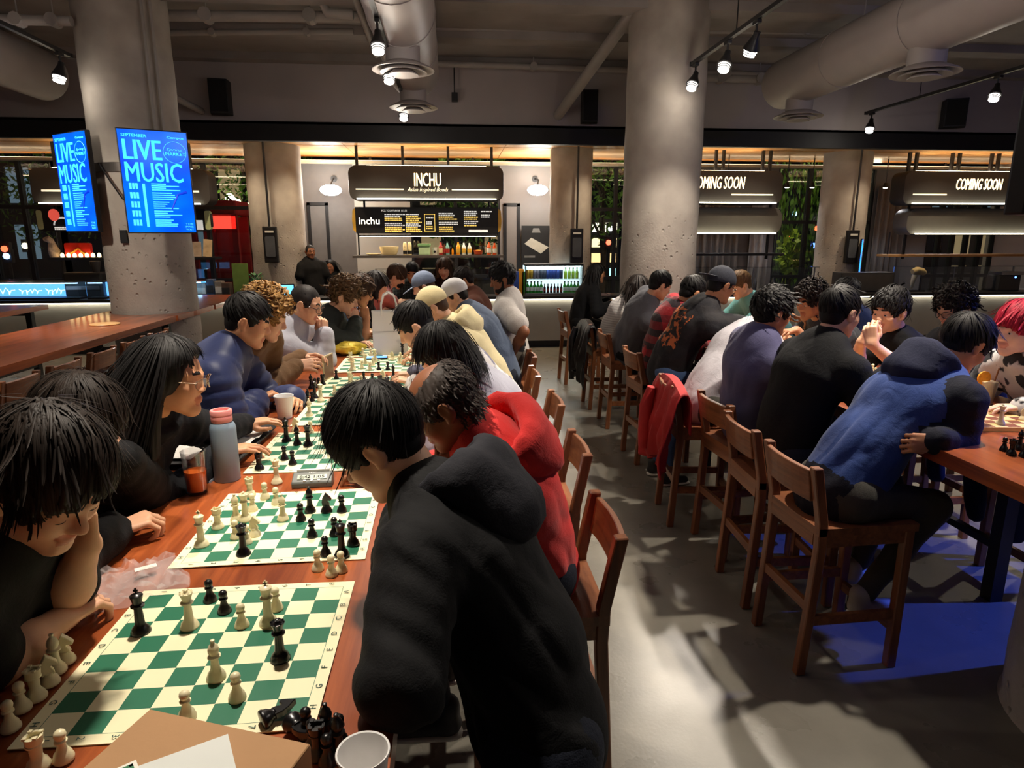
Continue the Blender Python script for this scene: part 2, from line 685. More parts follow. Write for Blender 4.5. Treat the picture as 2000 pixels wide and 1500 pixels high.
duct('air_duct', 'grey round ceiling duct with two diffusers above the long chess table', -0.42, 4.02, 0.33, 1.0, 9.5, (7.1, 9.05))
duct('air_duct', 'grey round ceiling duct with two diffusers on the right', 4.62, 3.93, 0.32, 1.0, 9.35, (6.4, 8.75))
duct('air_duct', 'grey round duct end at the upper left behind the column', -5.1, 3.9, 0.30, 4.0, 9.6, (6.6,))

# ------------------------------------------------------------------ pipes
def pipe(label, pts, r, name='ceiling_pipe', m=None, n=10, cat='pipe', hang=0):
    b = Vector(pts[0])
    o = MB().tube([Vector(p) - b for p in pts], r, n).build(name, m or M_PIPE, None, smooth=True, loc=b)
    tag(o, label, cat)
    for i in range(hang):
        t = (i + 0.5) / hang
        q = Vector(pts[0]).lerp(Vector(pts[-1]), t) - b
        MB().cyl(q, (q.x, q.y, CZ - b.z), 0.007, 6).build('hanger_rod', M_PIPE, o)
        MB().cyl((q.x, q.y - r * 1.3, q.z), (q.x, q.y + r * 1.3, q.z), r * 1.25, 10).build('pipe_clamp', M_PIPE, o)
    return o


A = aty(1090, 226, 10.49)
pipe('thick diagonal brace pipe running from the fascia wall up to the ceiling by the column', [A, (2.15, 7.9, CZ - 0.02)], 0.075, 'brace_pipe')
A = aty(395, 218, 10.49)
pipe('short diagonal brace pipe on the fascia wall behind the left column', [A, aty(322, 180, 9.7)], 0.045, 'brace_pipe')
pipe('long horizontal pipe along the top of the fascia wall, right of the duct', [aty(845, 124, 10.2), aty(1600, 150, 10.2)], 0.045, hang=2)
pipe('horizontal pipe crossing under the slab left of the duct', [aty(320, 64, 9.0), aty(690, 62, 9.0)], 0.035, hang=2)
for i, (px0, px1, py, Y, r, lab) in enumerate((
        (300, 705, 30, 8.3, 0.06, 'fat horizontal pipe under the slab between left column and duct'),
        (840, 1215, 35, 8.8, 0.02, 'thin conduit near the top of the frame, highest of the row'),
        (840, 1215, 56, 9.0, 0.026, 'thin conduit crossing right of the duct, second of the row'),
        (845, 1215, 72, 9.2, 0.032, 'conduit crossing right of the duct, lowest of the row'),
        (1375, 1640, 60, 8.8, 0.035, 'conduit crossing behind the right ceiling track'),
        (1370, 1520, 152, 10.2, 0.06, 'pale pipe stub low on the fascia right of the middle column'),
        (1380, 1700, 84, 9.2, 0.028, 'thin conduit under the slab right of the middle column'),
        (1860, 2060, 70, 8.8, 0.04, 'pipe under the slab at the upper right corner'),
        (0, 140, 38, 7.6, 0.05, 'pipe under the slab at the upper left corner'))):
    pipe(lab, [aty(px0, py, Y), aty(px1, py + 3, Y)], r, hang=2)
pipe('bent pipe dropping from the slab left of the duct', [aty(615, -25, 8.0), aty(640, 25, 8.0), aty(690, 28, 8.0)], 0.055)
pipe('sloped sprinkler pipe beside the duct', [aty(688, -20, 7.0), aty(735, 108, 9.3)], 0.035)
# ceiling ribs of the slab
for i, y in enumerate(np.arange(1.2, 10.3, 1.3)):
    struct(MB().box(X0, X1, y, y + 0.28, CZ - 0.1, CZ).build('trim_%d' % (i + 2), M_CEIL), 'shallow rib of the ceiling slab')

# ------------------------------------------------------------------ loudspeakers on the fascia
def loudspeaker(px, py, w_, h_, turn, label):
    P_ = aty(px, py, FASCIA_Y - 0.22)
    r = empty('loudspeaker', P_, turn)
    MB().prism([(-w_ / 2, 0.11), (w_ / 2, 0.11), (w_ * 0.42, -0.11), (-w_ * 0.42, -0.11)][::-1], 'Z', -h_ / 2, h_ / 2).build('cabinet', M_SPK, r, bevel=0.008)
    MB().box(-w_ * 0.38, w_ * 0.38, -0.122, -0.108, -h_ * 0.45, h_ * 0.45).build('grille', mat('speaker_cloth', srgb(10, 10, 11), 0.9, bump=0.4, bscale=400), r, bevel=0.004)
    MB().box(-0.02, 0.02, 0.1, 0.24, -0.03, 0.03).build('bracket', M_BLACK, r)
    tag(r, label, 'loudspeaker')


loudspeaker(429, 190, 0.30, 0.46, 0.15, 'black box loudspeaker on the fascia right of the left column')
loudspeaker(1152, 209, 0.26, 0.45, -0.1, 'black box loudspeaker on the fascia beside the middle column')
loudspeaker(1865, 222, 0.36, 0.42, -0.5, 'black wedge loudspeaker on the fascia at the far right')
# small dark sensor hanging on the fascia
A = aty(888, 190, 10.4)
r = empty('ceiling_sensor', A)
MB().box(-0.045, 0.045, -0.05, 0.05, -0.06, 0.06).build('sensor_body', M_BLACK, r, bevel=0.006)
MB().cyl((0, 0, 0.06), (0, 0, 0.42), 0.01, 6).build('drop_rod', M_BLACK, r)
tag(r, 'small black sensor box on a drop rod right of the duct', 'sensor')

# ------------------------------------------------------------------ track lights
M_BULB = emis('lamp_bulb', (1.0, 0.93, 0.84, 1), 12.0)
M_LED = M_BULB


def track(label, x, z, ya, yb, heads):
    """a black track along Y; heads = [(y, aim, watts, label, cone)]"""
    t = empty('light_track', (x, yb, z))
    MB().box(-0.022, 0.022, ya - yb, 0, -0.018, 0.018).build('rail', M_BLACK, t)
    MB().box(-0.026, 0.026, -0.012, 0.004, -0.022, 0.022).build('end_cap', M_BLACK, t)
    for y in np.arange(ya + 0.6, yb, 1.8):
        MB().cyl((0, y - yb, 0.018), (0, y - yb, CZ - z), 0.006, 6).build('hanger_rod', M_BLACK, t)
    tag(t, label, 'light track')
    for (y, aim, watts, lab, cone) in heads:
        track_head((x, y, z - 0.02), aim, watts, lab, cone)


def track_head(p, aim, watts, label, cone=70, color=(1.0, 0.89, 0.75), bulb=None):
    r = empty('track_spotlight', p)
    d = (Vector(aim) - Vector(p) - Vector((0, 0, -0.12))).normalized()
    q = Vector((0, 0, -1)).rotation_difference(d)
    MB().box(-0.02, 0.02, -0.05, 0.05, -0.03, 0.0).build('adapter', M_BLACK, r, bevel=0.003)
    MB().cyl((0, 0, -0.02), (0, 0, -0.10), 0.011, 8).build('stem', M_BLACK, r)
    h = MB().lathe([(0.072, -0.11), (0.066, -0.09), (0.045, -0.04), (0.03, 0.0), (0.028, 0.035), (0.0, 0.04)], (0, 0, 0), 20)
    ho = h.build('lamp_housing', M_BLACK, r, smooth=True, loc=(0, 0, -0.12))
    ho.rotation_mode = 'QUATERNION'
    ho.rotation_quaternion = q
    prof = []
    for i in range(4):
        z = -0.098 - 0.018 * i
        prof += [(0.062 - 0.004 * i, z), (0.062 - 0.004 * i, z - 0.011), (0.052 - 0.004 * i, z - 0.013)]
    prof.append((0.0, -0.172))
    MB().lathe(prof[::-1], (0, 0, 0), 20).build('bulb', bulb or M_BULB, ho)
    for i in range(3):
        z = -0.111 - 0.018 * i
        MB().lathe([(0.055 - 0.004 * i, z - 0.0045), (0.0665 - 0.004 * i, z - 0.003), (0.0665 - 0.004 * i, z + 0.003), (0.055 - 0.004 * i, z + 0.0045)], (0, 0, 0), 20).build('cooling_fin', M_BLACK, ho)
    ld = bpy.data.lights.new('spot', 'SPOT')
    ld.energy = watts
    ld.color = color
    ld.spot_size = math.radians(cone)
    ld.spot_blend = 0.6
    ld.shadow_soft_size = 0.05
    lo = bpy.data.objects.new('spot', ld)
    COL.objects.link(lo)
    lo.parent = r
    lo.location = Vector((0, 0, -0.12)) + d * 0.2
    lo.rotation_mode = 'QUATERNION'
    lo.rotation_quaternion = q
    # stray light leaving the open lamp sideways
    pd = bpy.data.lights.new('spill', 'POINT')
    pd.energy = watts * 0.04
    pd.color = color
    pd.shadow_soft_size = 0.07
    link('spill', pd, r, Vector((0, 0, -0.12)) + d * 0.2)
    tag(r, label, 'spotlight', 'track spotlights')
    return r


TZ = 3.72
SP = 165
track('black light track over the long chess table', -0.57, TZ, 0.2, 9.75, [
    (9.5, (-0.7, 8.0, 1.0), SP * 1.1, 'lit track spotlight at the far end of the track over the chess table', 56),
    (7.25, (-0.6, 6.3, 1.0), SP * 1.3, 'lit track spotlight in front of the upper duct diffuser', 56),
    (6.15, (-0.5, 5.2, 1.0), SP * 1.3, 'lit track spotlight at the top of the frame beside the duct', 56),
    (4.6, (-0.5, 3.8, 1.0), SP * 1.3, 'lit track spotlight above the middle of the long table, beyond the frame', 56),
    (3.2, (-0.55, 2.7, 1.0), SP * 1.3, 'lit track spotlight above the second chess board, beyond the frame', 56),
    (1.9, (-0.6, 1.5, 1.0), SP * 1.45, 'lit track spotlight above the nearest chess board, beyond the frame', 56)])
track('black light track above the right table, ending before the middle column', 2.66, TZ, 0.3, 7.42, [
    (7.3, (1.6, 6.3, 0.9), SP * 0.6, 'lit track spotlight next to the middle column, last of three on its track', 80),
    (6.48, (1.8, 5.6, 0.9), SP * 1.4, 'lit track spotlight, middle of three above the right table', 80),
    (5.88, (2.45, 7.6, 1.1), SP, 'lit track spotlight, nearest visible of three above the right table', 62),
    (4.4, (1.75, 4.2, 0.9), SP * 1.9, 'lit track spotlight above the right table behind the blue hoodie, beyond the frame', 80),
    (3.0, (1.75, 2.8, 0.9), SP * 1.9, 'lit track spotlight above the wooden chess board, beyond the frame', 84),
    (1.5, (1.5, 1.6, 0.5), SP * 1.4, 'lit track spotlight beside the near right column, beyond the frame', 84)])
track('black light track at the far right under the duct', 6.32, TZ, 1.0, 9.95, [
    (9.8, (5.5, 9.0, 0.0), SP, 'lit track spotlight at the end of the far right track', 80),
    (7.5, (5.0, 6.5, 0.0), SP, 'lit track spotlight at the right edge of the frame', 80),
    (5.0, (4.2, 4.5, 0.0), SP, 'lit track spotlight on the far right track, beyond the frame', 80)])
track('black light track at the upper left before the column', -3.86, TZ, 0.5, 7.7, [
    (7.5, (-4.3, 7.0, 1.0), SP * 0.7, 'lit track spotlight beside the left column', 70),
    (5.2, (-3.5, 7.6, 1.1), SP * 0.9, 'lit track spotlight above the left counter table, beyond the frame', 75),
    (6.4, (-3.2, 5.6, 1.05), SP * 0.9, 'lit track spotlight above the middle of the left counter table, beyond the frame', 70),
    (3.0, (-2.4, 3.2, 1.0), SP * 0.9, 'lit track spotlight above the near left stools, beyond the frame', 75)])
# recessed downlights in the wood soffit
for i, (px, Y) in enumerate(((150, 11.2), (430, 11.2), (600, 11.3), (720, 11.0), (915, 11.0), (1190, 11.2), (1512, 11.0), (1745, 11.0), (1900, 11.0))):
    x = aty(px, 290, Y)[0]
    r = empty('downlight', (x, Y, SOFFIT_Z))
    MB().lathe([(0.035, -0.004), (0.055, -0.004), (0.058, 0.0), (0.035, 0.0)], (0, 0, 0), 20).build('trim_ring', M_BLACK, r)
    MB().lathe([(0.0, -0.002), (0.034, -0.002), (0.034, 0.0)], (0, 0, 0), 20).build('lens', emis('downlight_lens', (1.0, 0.85, 0.62, 1), 12), r)
    ld = bpy.data.lights.new('downlight', 'SPOT')
    ld.energy = 75
    ld.color = (1.0, 0.8, 0.55)
    ld.spot_size = math.radians(120)
    ld.spot_blend = 0.8
    ld.shadow_soft_size = 0.04
    link('downlight', ld, r, (0, 0, -0.03))
    tag(r, ['far left edge of the', 'left stall, behind the screens in the', 'round column left of the middle stall in the', 'left end of the middle sign in the', 'right end of the middle sign in the', 'narrow window side of the', 'left dark stall in the', 'right dark stall, left end, in the', 'right dark stall, right end, in the'][i].join(('small recessed downlight near the ', ' wood soffit')), 'downlight', 'soffit downlights')
# added unseen blue lamp that makes the blue patch on the floor
track_head((6.32, 2.6, TZ - 0.02), (2.45, 3.0, 0.0), 900, 'added blue spotlight on the far right track, beyond the frame', 36, (0.06, 0.12, 1.0), emis('blue_bulb', (0.05, 0.15, 1, 1), 20))

# ================================================================== window wall behind the stalls
WY = 13.7


def wx(px):
    return float(aty(px, 420, WY)[0])


def window(n, pa, pb, cols, transoms=(1.05, 2.45), label=None):
    xa, xb = (wx(pa) if pa is not None else X0), (wx(pb) if pb is not None else X1)
    r = empty('window_%d' % n, (xa, WY, 0))
    struct(r, label)
    W = xb - xa
    H_ = 3.32
    for i in range(cols + 1):
        x = W * i / cols
        MB().box(x - 0.035, x + 0.035, -0.05, 0.06, 0, H_).build('mullion', M_BLACK, r)
    zs = [0.0] + list(transoms) + [H_]
    for z in zs:
        MB().box(0, W, -0.04, 0.05, max(0, z - 0.035), min(H_, z + 0.035)).build('transom', M_BLACK, r)
    for i in range(cols):
        for a, b in zip(zs[:-1], zs[1:]):
            MB().box(W * i / cols + 0.035, W * (i + 1) / cols - 0.035, -0.006, 0.006, a + 0.035, b - 0.035).build('pane', M_GLASS, r)
    return r


def wallpiece(n, pa, pb, m, label, z1=3.32):
    xa, xb = wx(pa), wx(pb)
    return struct(MB().box(xa, xb, WY - 0.06, WY + 0.12, 0, z1).build('wall_back_%d' % n, m), label)


M_PALEWALL = mat('pale_wall', srgb(176, 172, 164), 0.75, var=0.05, scale=2)
M_CURTAIN = mat('grey_curtain', srgb(112, 108, 108), 0.9, var=0.12, scale=3)
window(1, None, 120, 4, label='dark street window at the far left')
window(2, 120, 590, 5, label='dark street window behind the left stall with street lamps outside')
wallpiece(1, 590, 694, mat('dim_grey_wall', srgb(104, 99, 96), 0.8, var=0.06), 'grey wall left of the middle stall')
wallpiece(2, 694, 802, M_PALEWALL, 'pale wall inside the middle stall')
window(3, 802, 976, 2, (1.1, 1.95), 'window behind the middle stall with a green tree outside')
wallpiece(3, 976, 1150, M_GREYWALL, 'grey wall right of the middle stall')
window(4, 1150, 1352, 4, (1.05, 2.45), 'street window left of the middle column')
wallpiece(4, 1352, 1512, M_CURTAIN, 'grey wall behind the left dark stall')
window(5, 1512, 1700, 3, (1.05, 2.2), 'street window with willow tree between the dark stalls')
wallpiece(5, 1700, 1812, M_CURTAIN, 'grey wall beside the right dark stall')
window(6, 1812, None, 5, (1.05, 2.45), 'window behind the right dark stall')
# inner dark door frames on the grey walls
for i, (pa, pb) in enumerate(((605, 640), (986, 1012))):
    xa, xb = wx(pa), wx(pb)
    r = struct(empty('door_%d' % (i + 1), (xa, WY - 0.07, 0)), 'grey service door with a black frame')
    W = xb - xa
    MB().box(0, W, 0, 0.012, 0.0, 2.5).build('door_leaf', M_GREYWALL if i else MATS['dim_grey_wall'], r)
    MB().box(-0.03, 0.03, -0.02, 0.02, 0, 2.55).build('door_frame', M_BLACK, r)
    MB().box(W - 0.03, W + 0.03, -0.02, 0.02, 0, 2.55).build('door_frame', M_BLACK, r)
    MB().box(-0.03, W + 0.03, -0.02, 0.02, 2.5, 2.56).build('door_frame', M_BLACK, r)
# curtain folds
for (pa, pb, lab) in ((1352, 1440, 'grey pleated curtain behind the left dark stall'), (1702, 1762, 'grey pleated curtain by the thin blue screen'), (1462, 1500, 'pale hanging curtain panel behind the left dark stall')):
    xa, xb = wx(pa), wx(pb)
    pts = []
    k = int((xb - xa) / 0.02)
    poly = [(xa + (xb - xa) * i / k, 0.04 * math.sin(i * 0.9) + 0.015 * math.sin(i * 0.37)) for i in range(k + 1)]
    mb = MB()
    vs = [(x - xa, y, z) for z in (0.0, 2.9) for (x, y) in poly]
    fs = [(i, i + 1, k + 2 + i, k + 1 + i) for i in range(k)]
    mb.add(vs, fs)
    o = mb.build('curtain', M_CURTAIN if 'pale' not in lab else mat('pale_curtain', srgb(160, 158, 160), 0.9), smooth=True, loc=(xa, WY - 0.16, 0.05))
    md = o.modifiers.new('thickness', 'SOLIDIFY')
    md.thickness = 0.01
    tag(o, lab, 'curtain')

# ================================================================== outside, at night
struct(MB().box(-30, 40, WY + 0.25, 60, -0.25, -0.05).build('ground', mat('asphalt', srgb(52, 52, 54), 0.7, var=0.2, scale=3)), 'dark asphalt street outside the windows')
M_LEAF = mat('leaf', srgb(96, 140, 40), 0.5, var=0.4, scale=2.0)
M_BARK = mat('bark', srgb(70, 55, 42), 0.9, bump=0.5)


def tree(x, y, h, spread, label, seed, n=1300, willow=False):
    rg = np.random.RandomState(seed)
    r = empty('street_tree', (x, y, -0.05))
    tp = [(0, 0, 0), (0.05, 0, h * 0.25), (-0.06, 0.05, h * 0.5), (0.02, 0, h * 0.8)]
    tr = MB().tube(tp, [0.13, 0.1, 0.08, 0.03], 8)
    for i in range(6):
        a = rg.rand() * 6.28
        tr.tube([(0, 0, h * (0.35 + 0.07 * i)), (spread * 0.5 * math.cos(a), spread * 0.5 * math.sin(a), h * (0.55 + 0.08 * i)), (spread * 0.8 * math.cos(a), spread * 0.8 * math.sin(a), h * (0.6 + 0.06 * i))], [0.05, 0.03, 0.01], 6)
    tr.build('trunk', M_BARK, r, smooth=True)
    V, F = [], []
    for i in range(n):
        d = rg.normal(size=3)
        d /= np.linalg.norm(d)
        q = d * (rg.rand() ** 0.4) * np.array([spread, spread, h * 0.36]) + np.array([0, 0, h * 0.68])
        if willow:
            q[2] -= rg.rand() * h * 0.3
        a = rg.normal(size=3)
        a /= np.linalg.norm(a)
        if willow:
            a = np.array([0.15 * a[0], 0.15 * a[1], -1.0])
        b = np.cross(a, rg.normal(size=3))
        b /= np.linalg.norm(b) + 1e-6
        s = 0.10 * (0.7 + 0.6 * rg.rand())
        o = len(V)
        V += [q, q + a * s + b * s * 0.32, q + a * s * 2, q + a * s - b * s * 0.32]
        F.append((o, o + 1, o + 2, o + 3))
    MB().add(V, F).build('foliage', M_LEAF, r)['kind'] = 'stuff'
    tag(r, label, 'tree', 'street trees outside the windows')
    return r


P_ = aty(930, 470, 17.0)
tree(P_[0], 17.0, 4.2, 1.3, 'leafy green tree outside the window of the middle stall', 1, 1500)
P_ = aty(1580, 380, 18.0)
tree(P_[0], 18.0, 5.0, 1.7, 'drooping willow-like tree outside between the dark stalls', 2, 2600, True)
P_ = aty(1180, 380, 19.0)
tree(P_[0], 19.0, 5.2, 1.3, 'tree outside the narrow window left of the middle column', 3, 1300)
P_ = aty(475, 390, 21.0)
tree(P_[0], 22.5, 5.4, 2.2, 'dim tree behind the street lamps on the left', 4, 1500)
P_ = aty(60, 380, 19.0)
tree(P_[0], 20.0, 5.0, 2.0, 'dim tree outside the far left window', 5, 1200)
P_ = aty(1545, 520, 15.6)
bush = empty('street_bush', (P_[0], 15.6, -0.05))
rg = np.random.RandomState(9)
V, F = [], []
for i in range(420):
    d = rg.normal(size=3)
    d /= np.linalg.norm(d)
    q = d * np.array([0.3, 0.3, 0.55]) * rg.rand() ** 0.4 + np.array([0, 0, 1.5])
    a = rg.normal(size=3) * 0.05
    b = rg.normal(size=3) * 0.035
    o = len(V)
    V += [q, q + a + b, q + a * 2, q + a - b]
    F.append((o, o + 1, o + 2, o + 3))
MB().add(V, F).build('foliage', mat('lime_leaf', srgb(160, 190, 50), 0.5, var=0.3), bush)['kind'] = 'stuff'
MB().cyl((0, 0, 0), (0, 0, 1.3), 0.03, 8).build('stem', M_BARK, bush)
tag(bush, 'lime green lit shrub outside beside the round right column', 'shrub')

M_GLOBE = emis('street_globe', (1.0, 0.86, 0.62, 1), 14)
for i, (px, py, Y) in enumerate(((415, 391, 21), (449, 387, 24), (462, 396, 23), (495, 400, 20), (1700, 428, 22))):
    P_ = aty(px, py, Y)
    r = empty('street_lamp', (P_[0], Y, -0.05))
    MB().cyl((0, 0, 0), (0, 0, P_[2] - 0.1), 0.05, 8, 0.035).build('post', M_BLACK, r)
    MB().lathe([(0.0, -0.16), (0.09, -0.14), (0.15, -0.05), (0.15, 0.05), (0.08, 0.14), (0.0, 0.16)], (0, 0, P_[2] + 0.05), 14).build('globe', M_GLOBE, r, smooth=True)
    tag(r, ['warm street lamp globe outside, leftmost of the group behind the red kiosk', 'warm street lamp globe outside, middle of the group behind the red kiosk',
            'warm street lamp globe outside, right of the pair behind the red kiosk', 'street lamp outside half hidden by the left round column', 'street lamp outside near the right round column'][i], 'street lamp', 'street lamps outside')
for (x, y, z, e) in ((-1.0, 15.6, 4.6, 120), (6.8, 16.0, 5.0, 170), (2.6, 16.6, 5.0, 60), (-6.5, 17.0, 5.2, 9), (-11, 17, 5, 8)):  # lamp added before each tree to light its foliage
    ld = bpy.data.lights.new('tree_light', 'POINT')
    ld.energy = e
    ld.color = (1.0, 0.85, 0.55)
    ld.shadow_soft_size = 0.15
    r = empty('added_tree_light', (x, y, 0))
    MB().cyl((0, 0, -0.05), (0, 0, z + 0.18), 0.05, 8).build('post', M_BLACK, r)
    MB().box(-0.16, 0.16, -0.12, 0.12, z + 0.18, z + 0.26).build('lamp_head', M_BLACK, r)
    lo = link('tree_light', ld, r, (0, -0.25, z))
    tag(r, {-1.0: 'added tree light on a post outside the middle stall window', 6.8: 'added tree light on a post before the willow-like tree', 2.6: 'added tree light on a post outside the narrow window', -6.5: 'added tree light on a post near the red kiosk', -11: 'added tree light on a post outside the far left window'}[x], 'street lamp')
# red kiosk in the street
M_REDP = mat('red_paint', srgb(176, 26, 26), 0.4, var=0.15)
P_ = aty(433, 470, 16.2)
k = empty('red_kiosk', (P_[0], 16.2, -0.05))
for (sx, sy) in ((-1, -1), (1, -1), (-1, 1), (1, 1)):
    MB().box(sx * 0.46 - 0.06, sx * 0.46 + 0.06, sy * 0.4 - 0.06, sy * 0.4 + 0.06, 0, 2.5).build('corner_post', M_REDP, k)
MB().box(-0.55, 0.55, -0.5, 0.5, 2.42, 2.75).build('roof', M_REDP, k, bevel=0.05)
MB().box(-0.5, 0.5, -0.46, -0.42, 2.12, 2.4).build('lit_panel', emis('kiosk_panel', (1.0, 0.08, 0.05, 1), 1.2), k)
MB().box(-0.42, 0.42, -0.4, -0.37, 0, 1.0).build('lower_panel', M_REDP, k)
MB().box(-0.42, 0.42, -0.4, -0.385, 1.0, 2.1).build('pane', M_GLASS, k)
MB().box(-0.02, 0.02, -0.41, -0.37, 1.0, 2.1).build('glazing_bar', M_REDP, k)
MB().box(-0.44, 0.44, 0.36, 0.4, 0, 2.4).build('back_panel', M_REDP, k)
tag(k, 'red glazed street kiosk seen through the window left of the column', 'kiosk')
# far building across the street with lit windows
bld = empty('street_building', (0, 34, -0.05))
MB().box(-28, 34, 0, 3, 0, 9).build('facade', mat('night_facade', srgb(58, 54, 52), 0.8, var=0.3, scale=0.6), bld)
rg = np.random.RandomState(3)
M_LITW = [emis('lit_window_warm', (1.0, 0.7, 0.35, 1), 0.25), emis('lit_window_cold', (0.55, 0.8, 1.0, 1), 0.15), mat('dark_window', srgb(20, 24, 28), 0.1)]
for i in range(38):
    for j in range(3):
        q = M_LITW[rg.choice([0, 1, 2, 2, 2, 2])]
        MB().box(-27 + i * 1.6, -26 + i * 1.6, -0.06, 0.02, 0.9 + j * 2.6, 2.5 + j * 2.6).build('window', q, bld)
tag(bld, 'dark building across the street with a few lit windows', 'building')
# lit shop shelf and signal lamps across the street (narrow window)
P_ = aty(1180, 470, 22.0)
v = empty('vending_kiosk', (P_[0], 22.0, -0.05))
MB().box(-0.5, 0.5, 0, 0.6, 0, 2.6).build('cabinet', M_DARKGREY, v)
for j, c in enumerate(((1, 0.9, 0.7, 1), (1, 0.75, 0.4, 1), (1, 0.6, 0.25, 1), (0.4, 0.8, 0.8, 1))):
    MB().box(-0.42, 0.42, -0.03, 0.0, 2.1 - j * 0.5, 2.4 - j * 0.5).build('lit_shelf', emis('lit_shelf_%d' % j, c, 2.0), v)
tag(v, 'lit shop shelf across the street in the narrow window', 'shop display')
for i, (px, py, Y, c, lab) in enumerate(((1540, 455, 21, (1, 0.06, 0.03, 1), 'red traffic light outside between the dark stalls'),
                                         (1594, 443, 20, (1, 0.1, 0.03, 1), 'red signal lamp outside close to the right round column'),
                                         (1588, 476, 19, (0.1, 0.25, 1, 1), 'blue lamp outside close to the right round column'),
                                         (1551, 414, 20, (0.3, 0.7, 1, 1), 'small blue lamp in the willow-like tree'),
                                         (1188, 470, 18, (1, 0.1, 0.05, 1), 'red tail lamp outside the narrow window'),
                                         (1192, 443, 19, (1, 0.95, 0.95, 1), 'white round lamp outside the narrow window'),
                                         (10, 482, 17, (1, 0.08, 0.03, 1), 'red tail lamp outside the far left window'),
                                         (14, 496, 17, (0.25, 0.5, 1, 1), 'blue lamp outside the far left window'),
                                         (50, 476, 18, (1, 0.85, 0.55, 1), 'pale lamp outside the far left window'))):
    P_ = aty(px, py, Y)
    r = empty('signal_lamp', (P_[0], Y, -0.05))
    MB().cyl((0, 0.05, 0), (0, 0.05, P_[2]), 0.03, 8).build('post', M_BLACK, r)
    MB().box(-0.1, 0.1, -0.02, 0.1, P_[2] - 0.16, P_[2] + 0.16).build('lamp_case', M_BLACK, r, bevel=0.01)
    MB().lathe([(0.0, -0.075), (0.05, -0.06), (0.075, 0.0), (0.05, 0.06), (0.0, 0.075)], (0, -0.04, P_[2]), 12).build('lens', emis('signal_%d' % i, c, 5), r, smooth=True)
    tag(r, lab, 'lamp')

# ================================================================== stall counters
M_CFRONT = mat('counter_front', srgb(168, 164, 154), 0.6, var=0.06, scale=3)
M_CTOP = mat('counter_top', srgb(40, 38, 38), 0.3, var=0.15)
M_STRIP = emis('counter_led', (1.0, 0.93, 0.74, 1), 9.0)
CY, CTZ = 11.2, 0.90


def counter(label, xa, xb):
    r = empty('stall_counter', (xa, CY, 0))
    W = xb - xa
    MB().box(0, W, 0.0, 0.42, 0.12, CTZ - 0.05).build('front_panel', M_CFRONT, r)
    MB().box(0, W, 0.06, 0.4, 0, 0.12).build('kick_plate', M_BLACK, r)
    MB().box(0, W, -0.06, 0.46, CTZ - 0.05, CTZ).build('worktop', M_CTOP, r, bevel=0.004)
    MB().box(0.02, W - 0.02, -0.045, -0.025, CTZ - 0.066, CTZ - 0.052).build('light_strip', M_STRIP, r)
    tag(r, label, 'counter', 'stall counters')
    return r


counter('grey stall counter with glowing edge strip on the left', X0 + 0.02, -2.55)
counter('grey stall counter with glowing edge strip under the middle stall', -2.53, 2.78)
counter('grey stall counter with glowing edge strip under the dark stalls', 2.80, X1 - 0.02)

# ------------------------------------------------------------------ hanging stall signs
M_SIGN = mat('sign_face', srgb(56, 52, 50), 0.55, var=0.06)
M_SIGN2 = mat('sign_face_pale', srgb(88, 85, 80), 0.55, var=0.05)
M_SIGNLED = emis('sign_led', (1.0, 0.93, 0.68, 1), 11.0)
M_LETTER = emis('sign_letter', (1.0, 0.86, 0.62, 1), 0.95)
M_LINE = emis('sign_line', (1.0, 0.93, 0.72, 1), 0.55)


def sign_box(root, name, x0, x1, z0, z1, face, y0=-0.2, y1=0.2, r=0.14):
    # body: rounded box, tucked-in lower front edge
    o = MB().prism(rrect(x0, x1, z0, z1, r, 8), 'Y', y0, y1).build(name, face, root, bevel=0.02, smooth=True)
    MB().box(x0 + 0.14, x1 - 0.14, y0 - 0.085, y0 - 0.06, z0 + 0.012, z0 + 0.032).build('light_strip', M_SIGNLED, o)
    MB().box(x0 + 0.12, x1 - 0.12, y0 - 0.09, y0 + 0.02, z0 - 0.004, z0 + 0.012).build('strip_ledge', M_BLACK, o)
    return o


def stall_sign(label, pxa, pxb, pya, pyb, Y, rods, double=False, uplight=True):
    a, b = aty(pxa, pyb, Y), aty(pxb, pya, Y)
    W, H_ = b[0] - a[0], b[2] - a[2]
    r = empty('stall_sign', (a[0], Y + 0.2, a[2]))
    o = sign_box(r, 'sign_box', 0, W, 0, H_, M_SIGN)
    for t in rods:
        for dx in ((-0.07, 0.07) if double else (0,)):
            MB().box(W * t + dx - 0.022, W * t + dx + 0.022, -0.03, 0.03, H_, SOFFIT_Z - a[2]).build('hanger', M_BLACK, r)
    # added warm strip, unseen on top of the box, to brighten the wood soffit
    MB().box(0.3, W - 0.3, -0.05, 0.05, H_, H_ + 0.015).build('added_uplight_strip', emis('added_sign_uplight', (1.0, 0.78, 0.5, 1), 16), r)
    tag(r, label, 'sign', 'stall signs')
    return r, W, H_


r, W, H_ = stall_sign('dark rounded hanging sign of the middle stall with INCHU lettering', 682, 984, 325, 391, 11.75, (0.05, 0.345, 0.64, 0.925))
text('lettering', 'INCHU', r, M_LETTER, 0.46, 0.22, (W * 0.505, -0.206, H_ * 0.60), depth=0.012, bold=0.022)
text('lettering', 'Asian Inspired Bowls', r, M_LETTER, 0.70, 0.085, (W * 0.505, -0.208, H_ * 0.30), depth=0.01, shear=0.35)
MB().box(W * 0.045, W * 0.35, -0.207, -0.199, H_ * 0.30, H_ * 0.335).build('light_line', M_LINE, r)
MB().box(W * 0.66, W * 0.965, -0.207, -0.199, H_ * 0.30, H_ * 0.335).build('light_line', M_LINE, r)
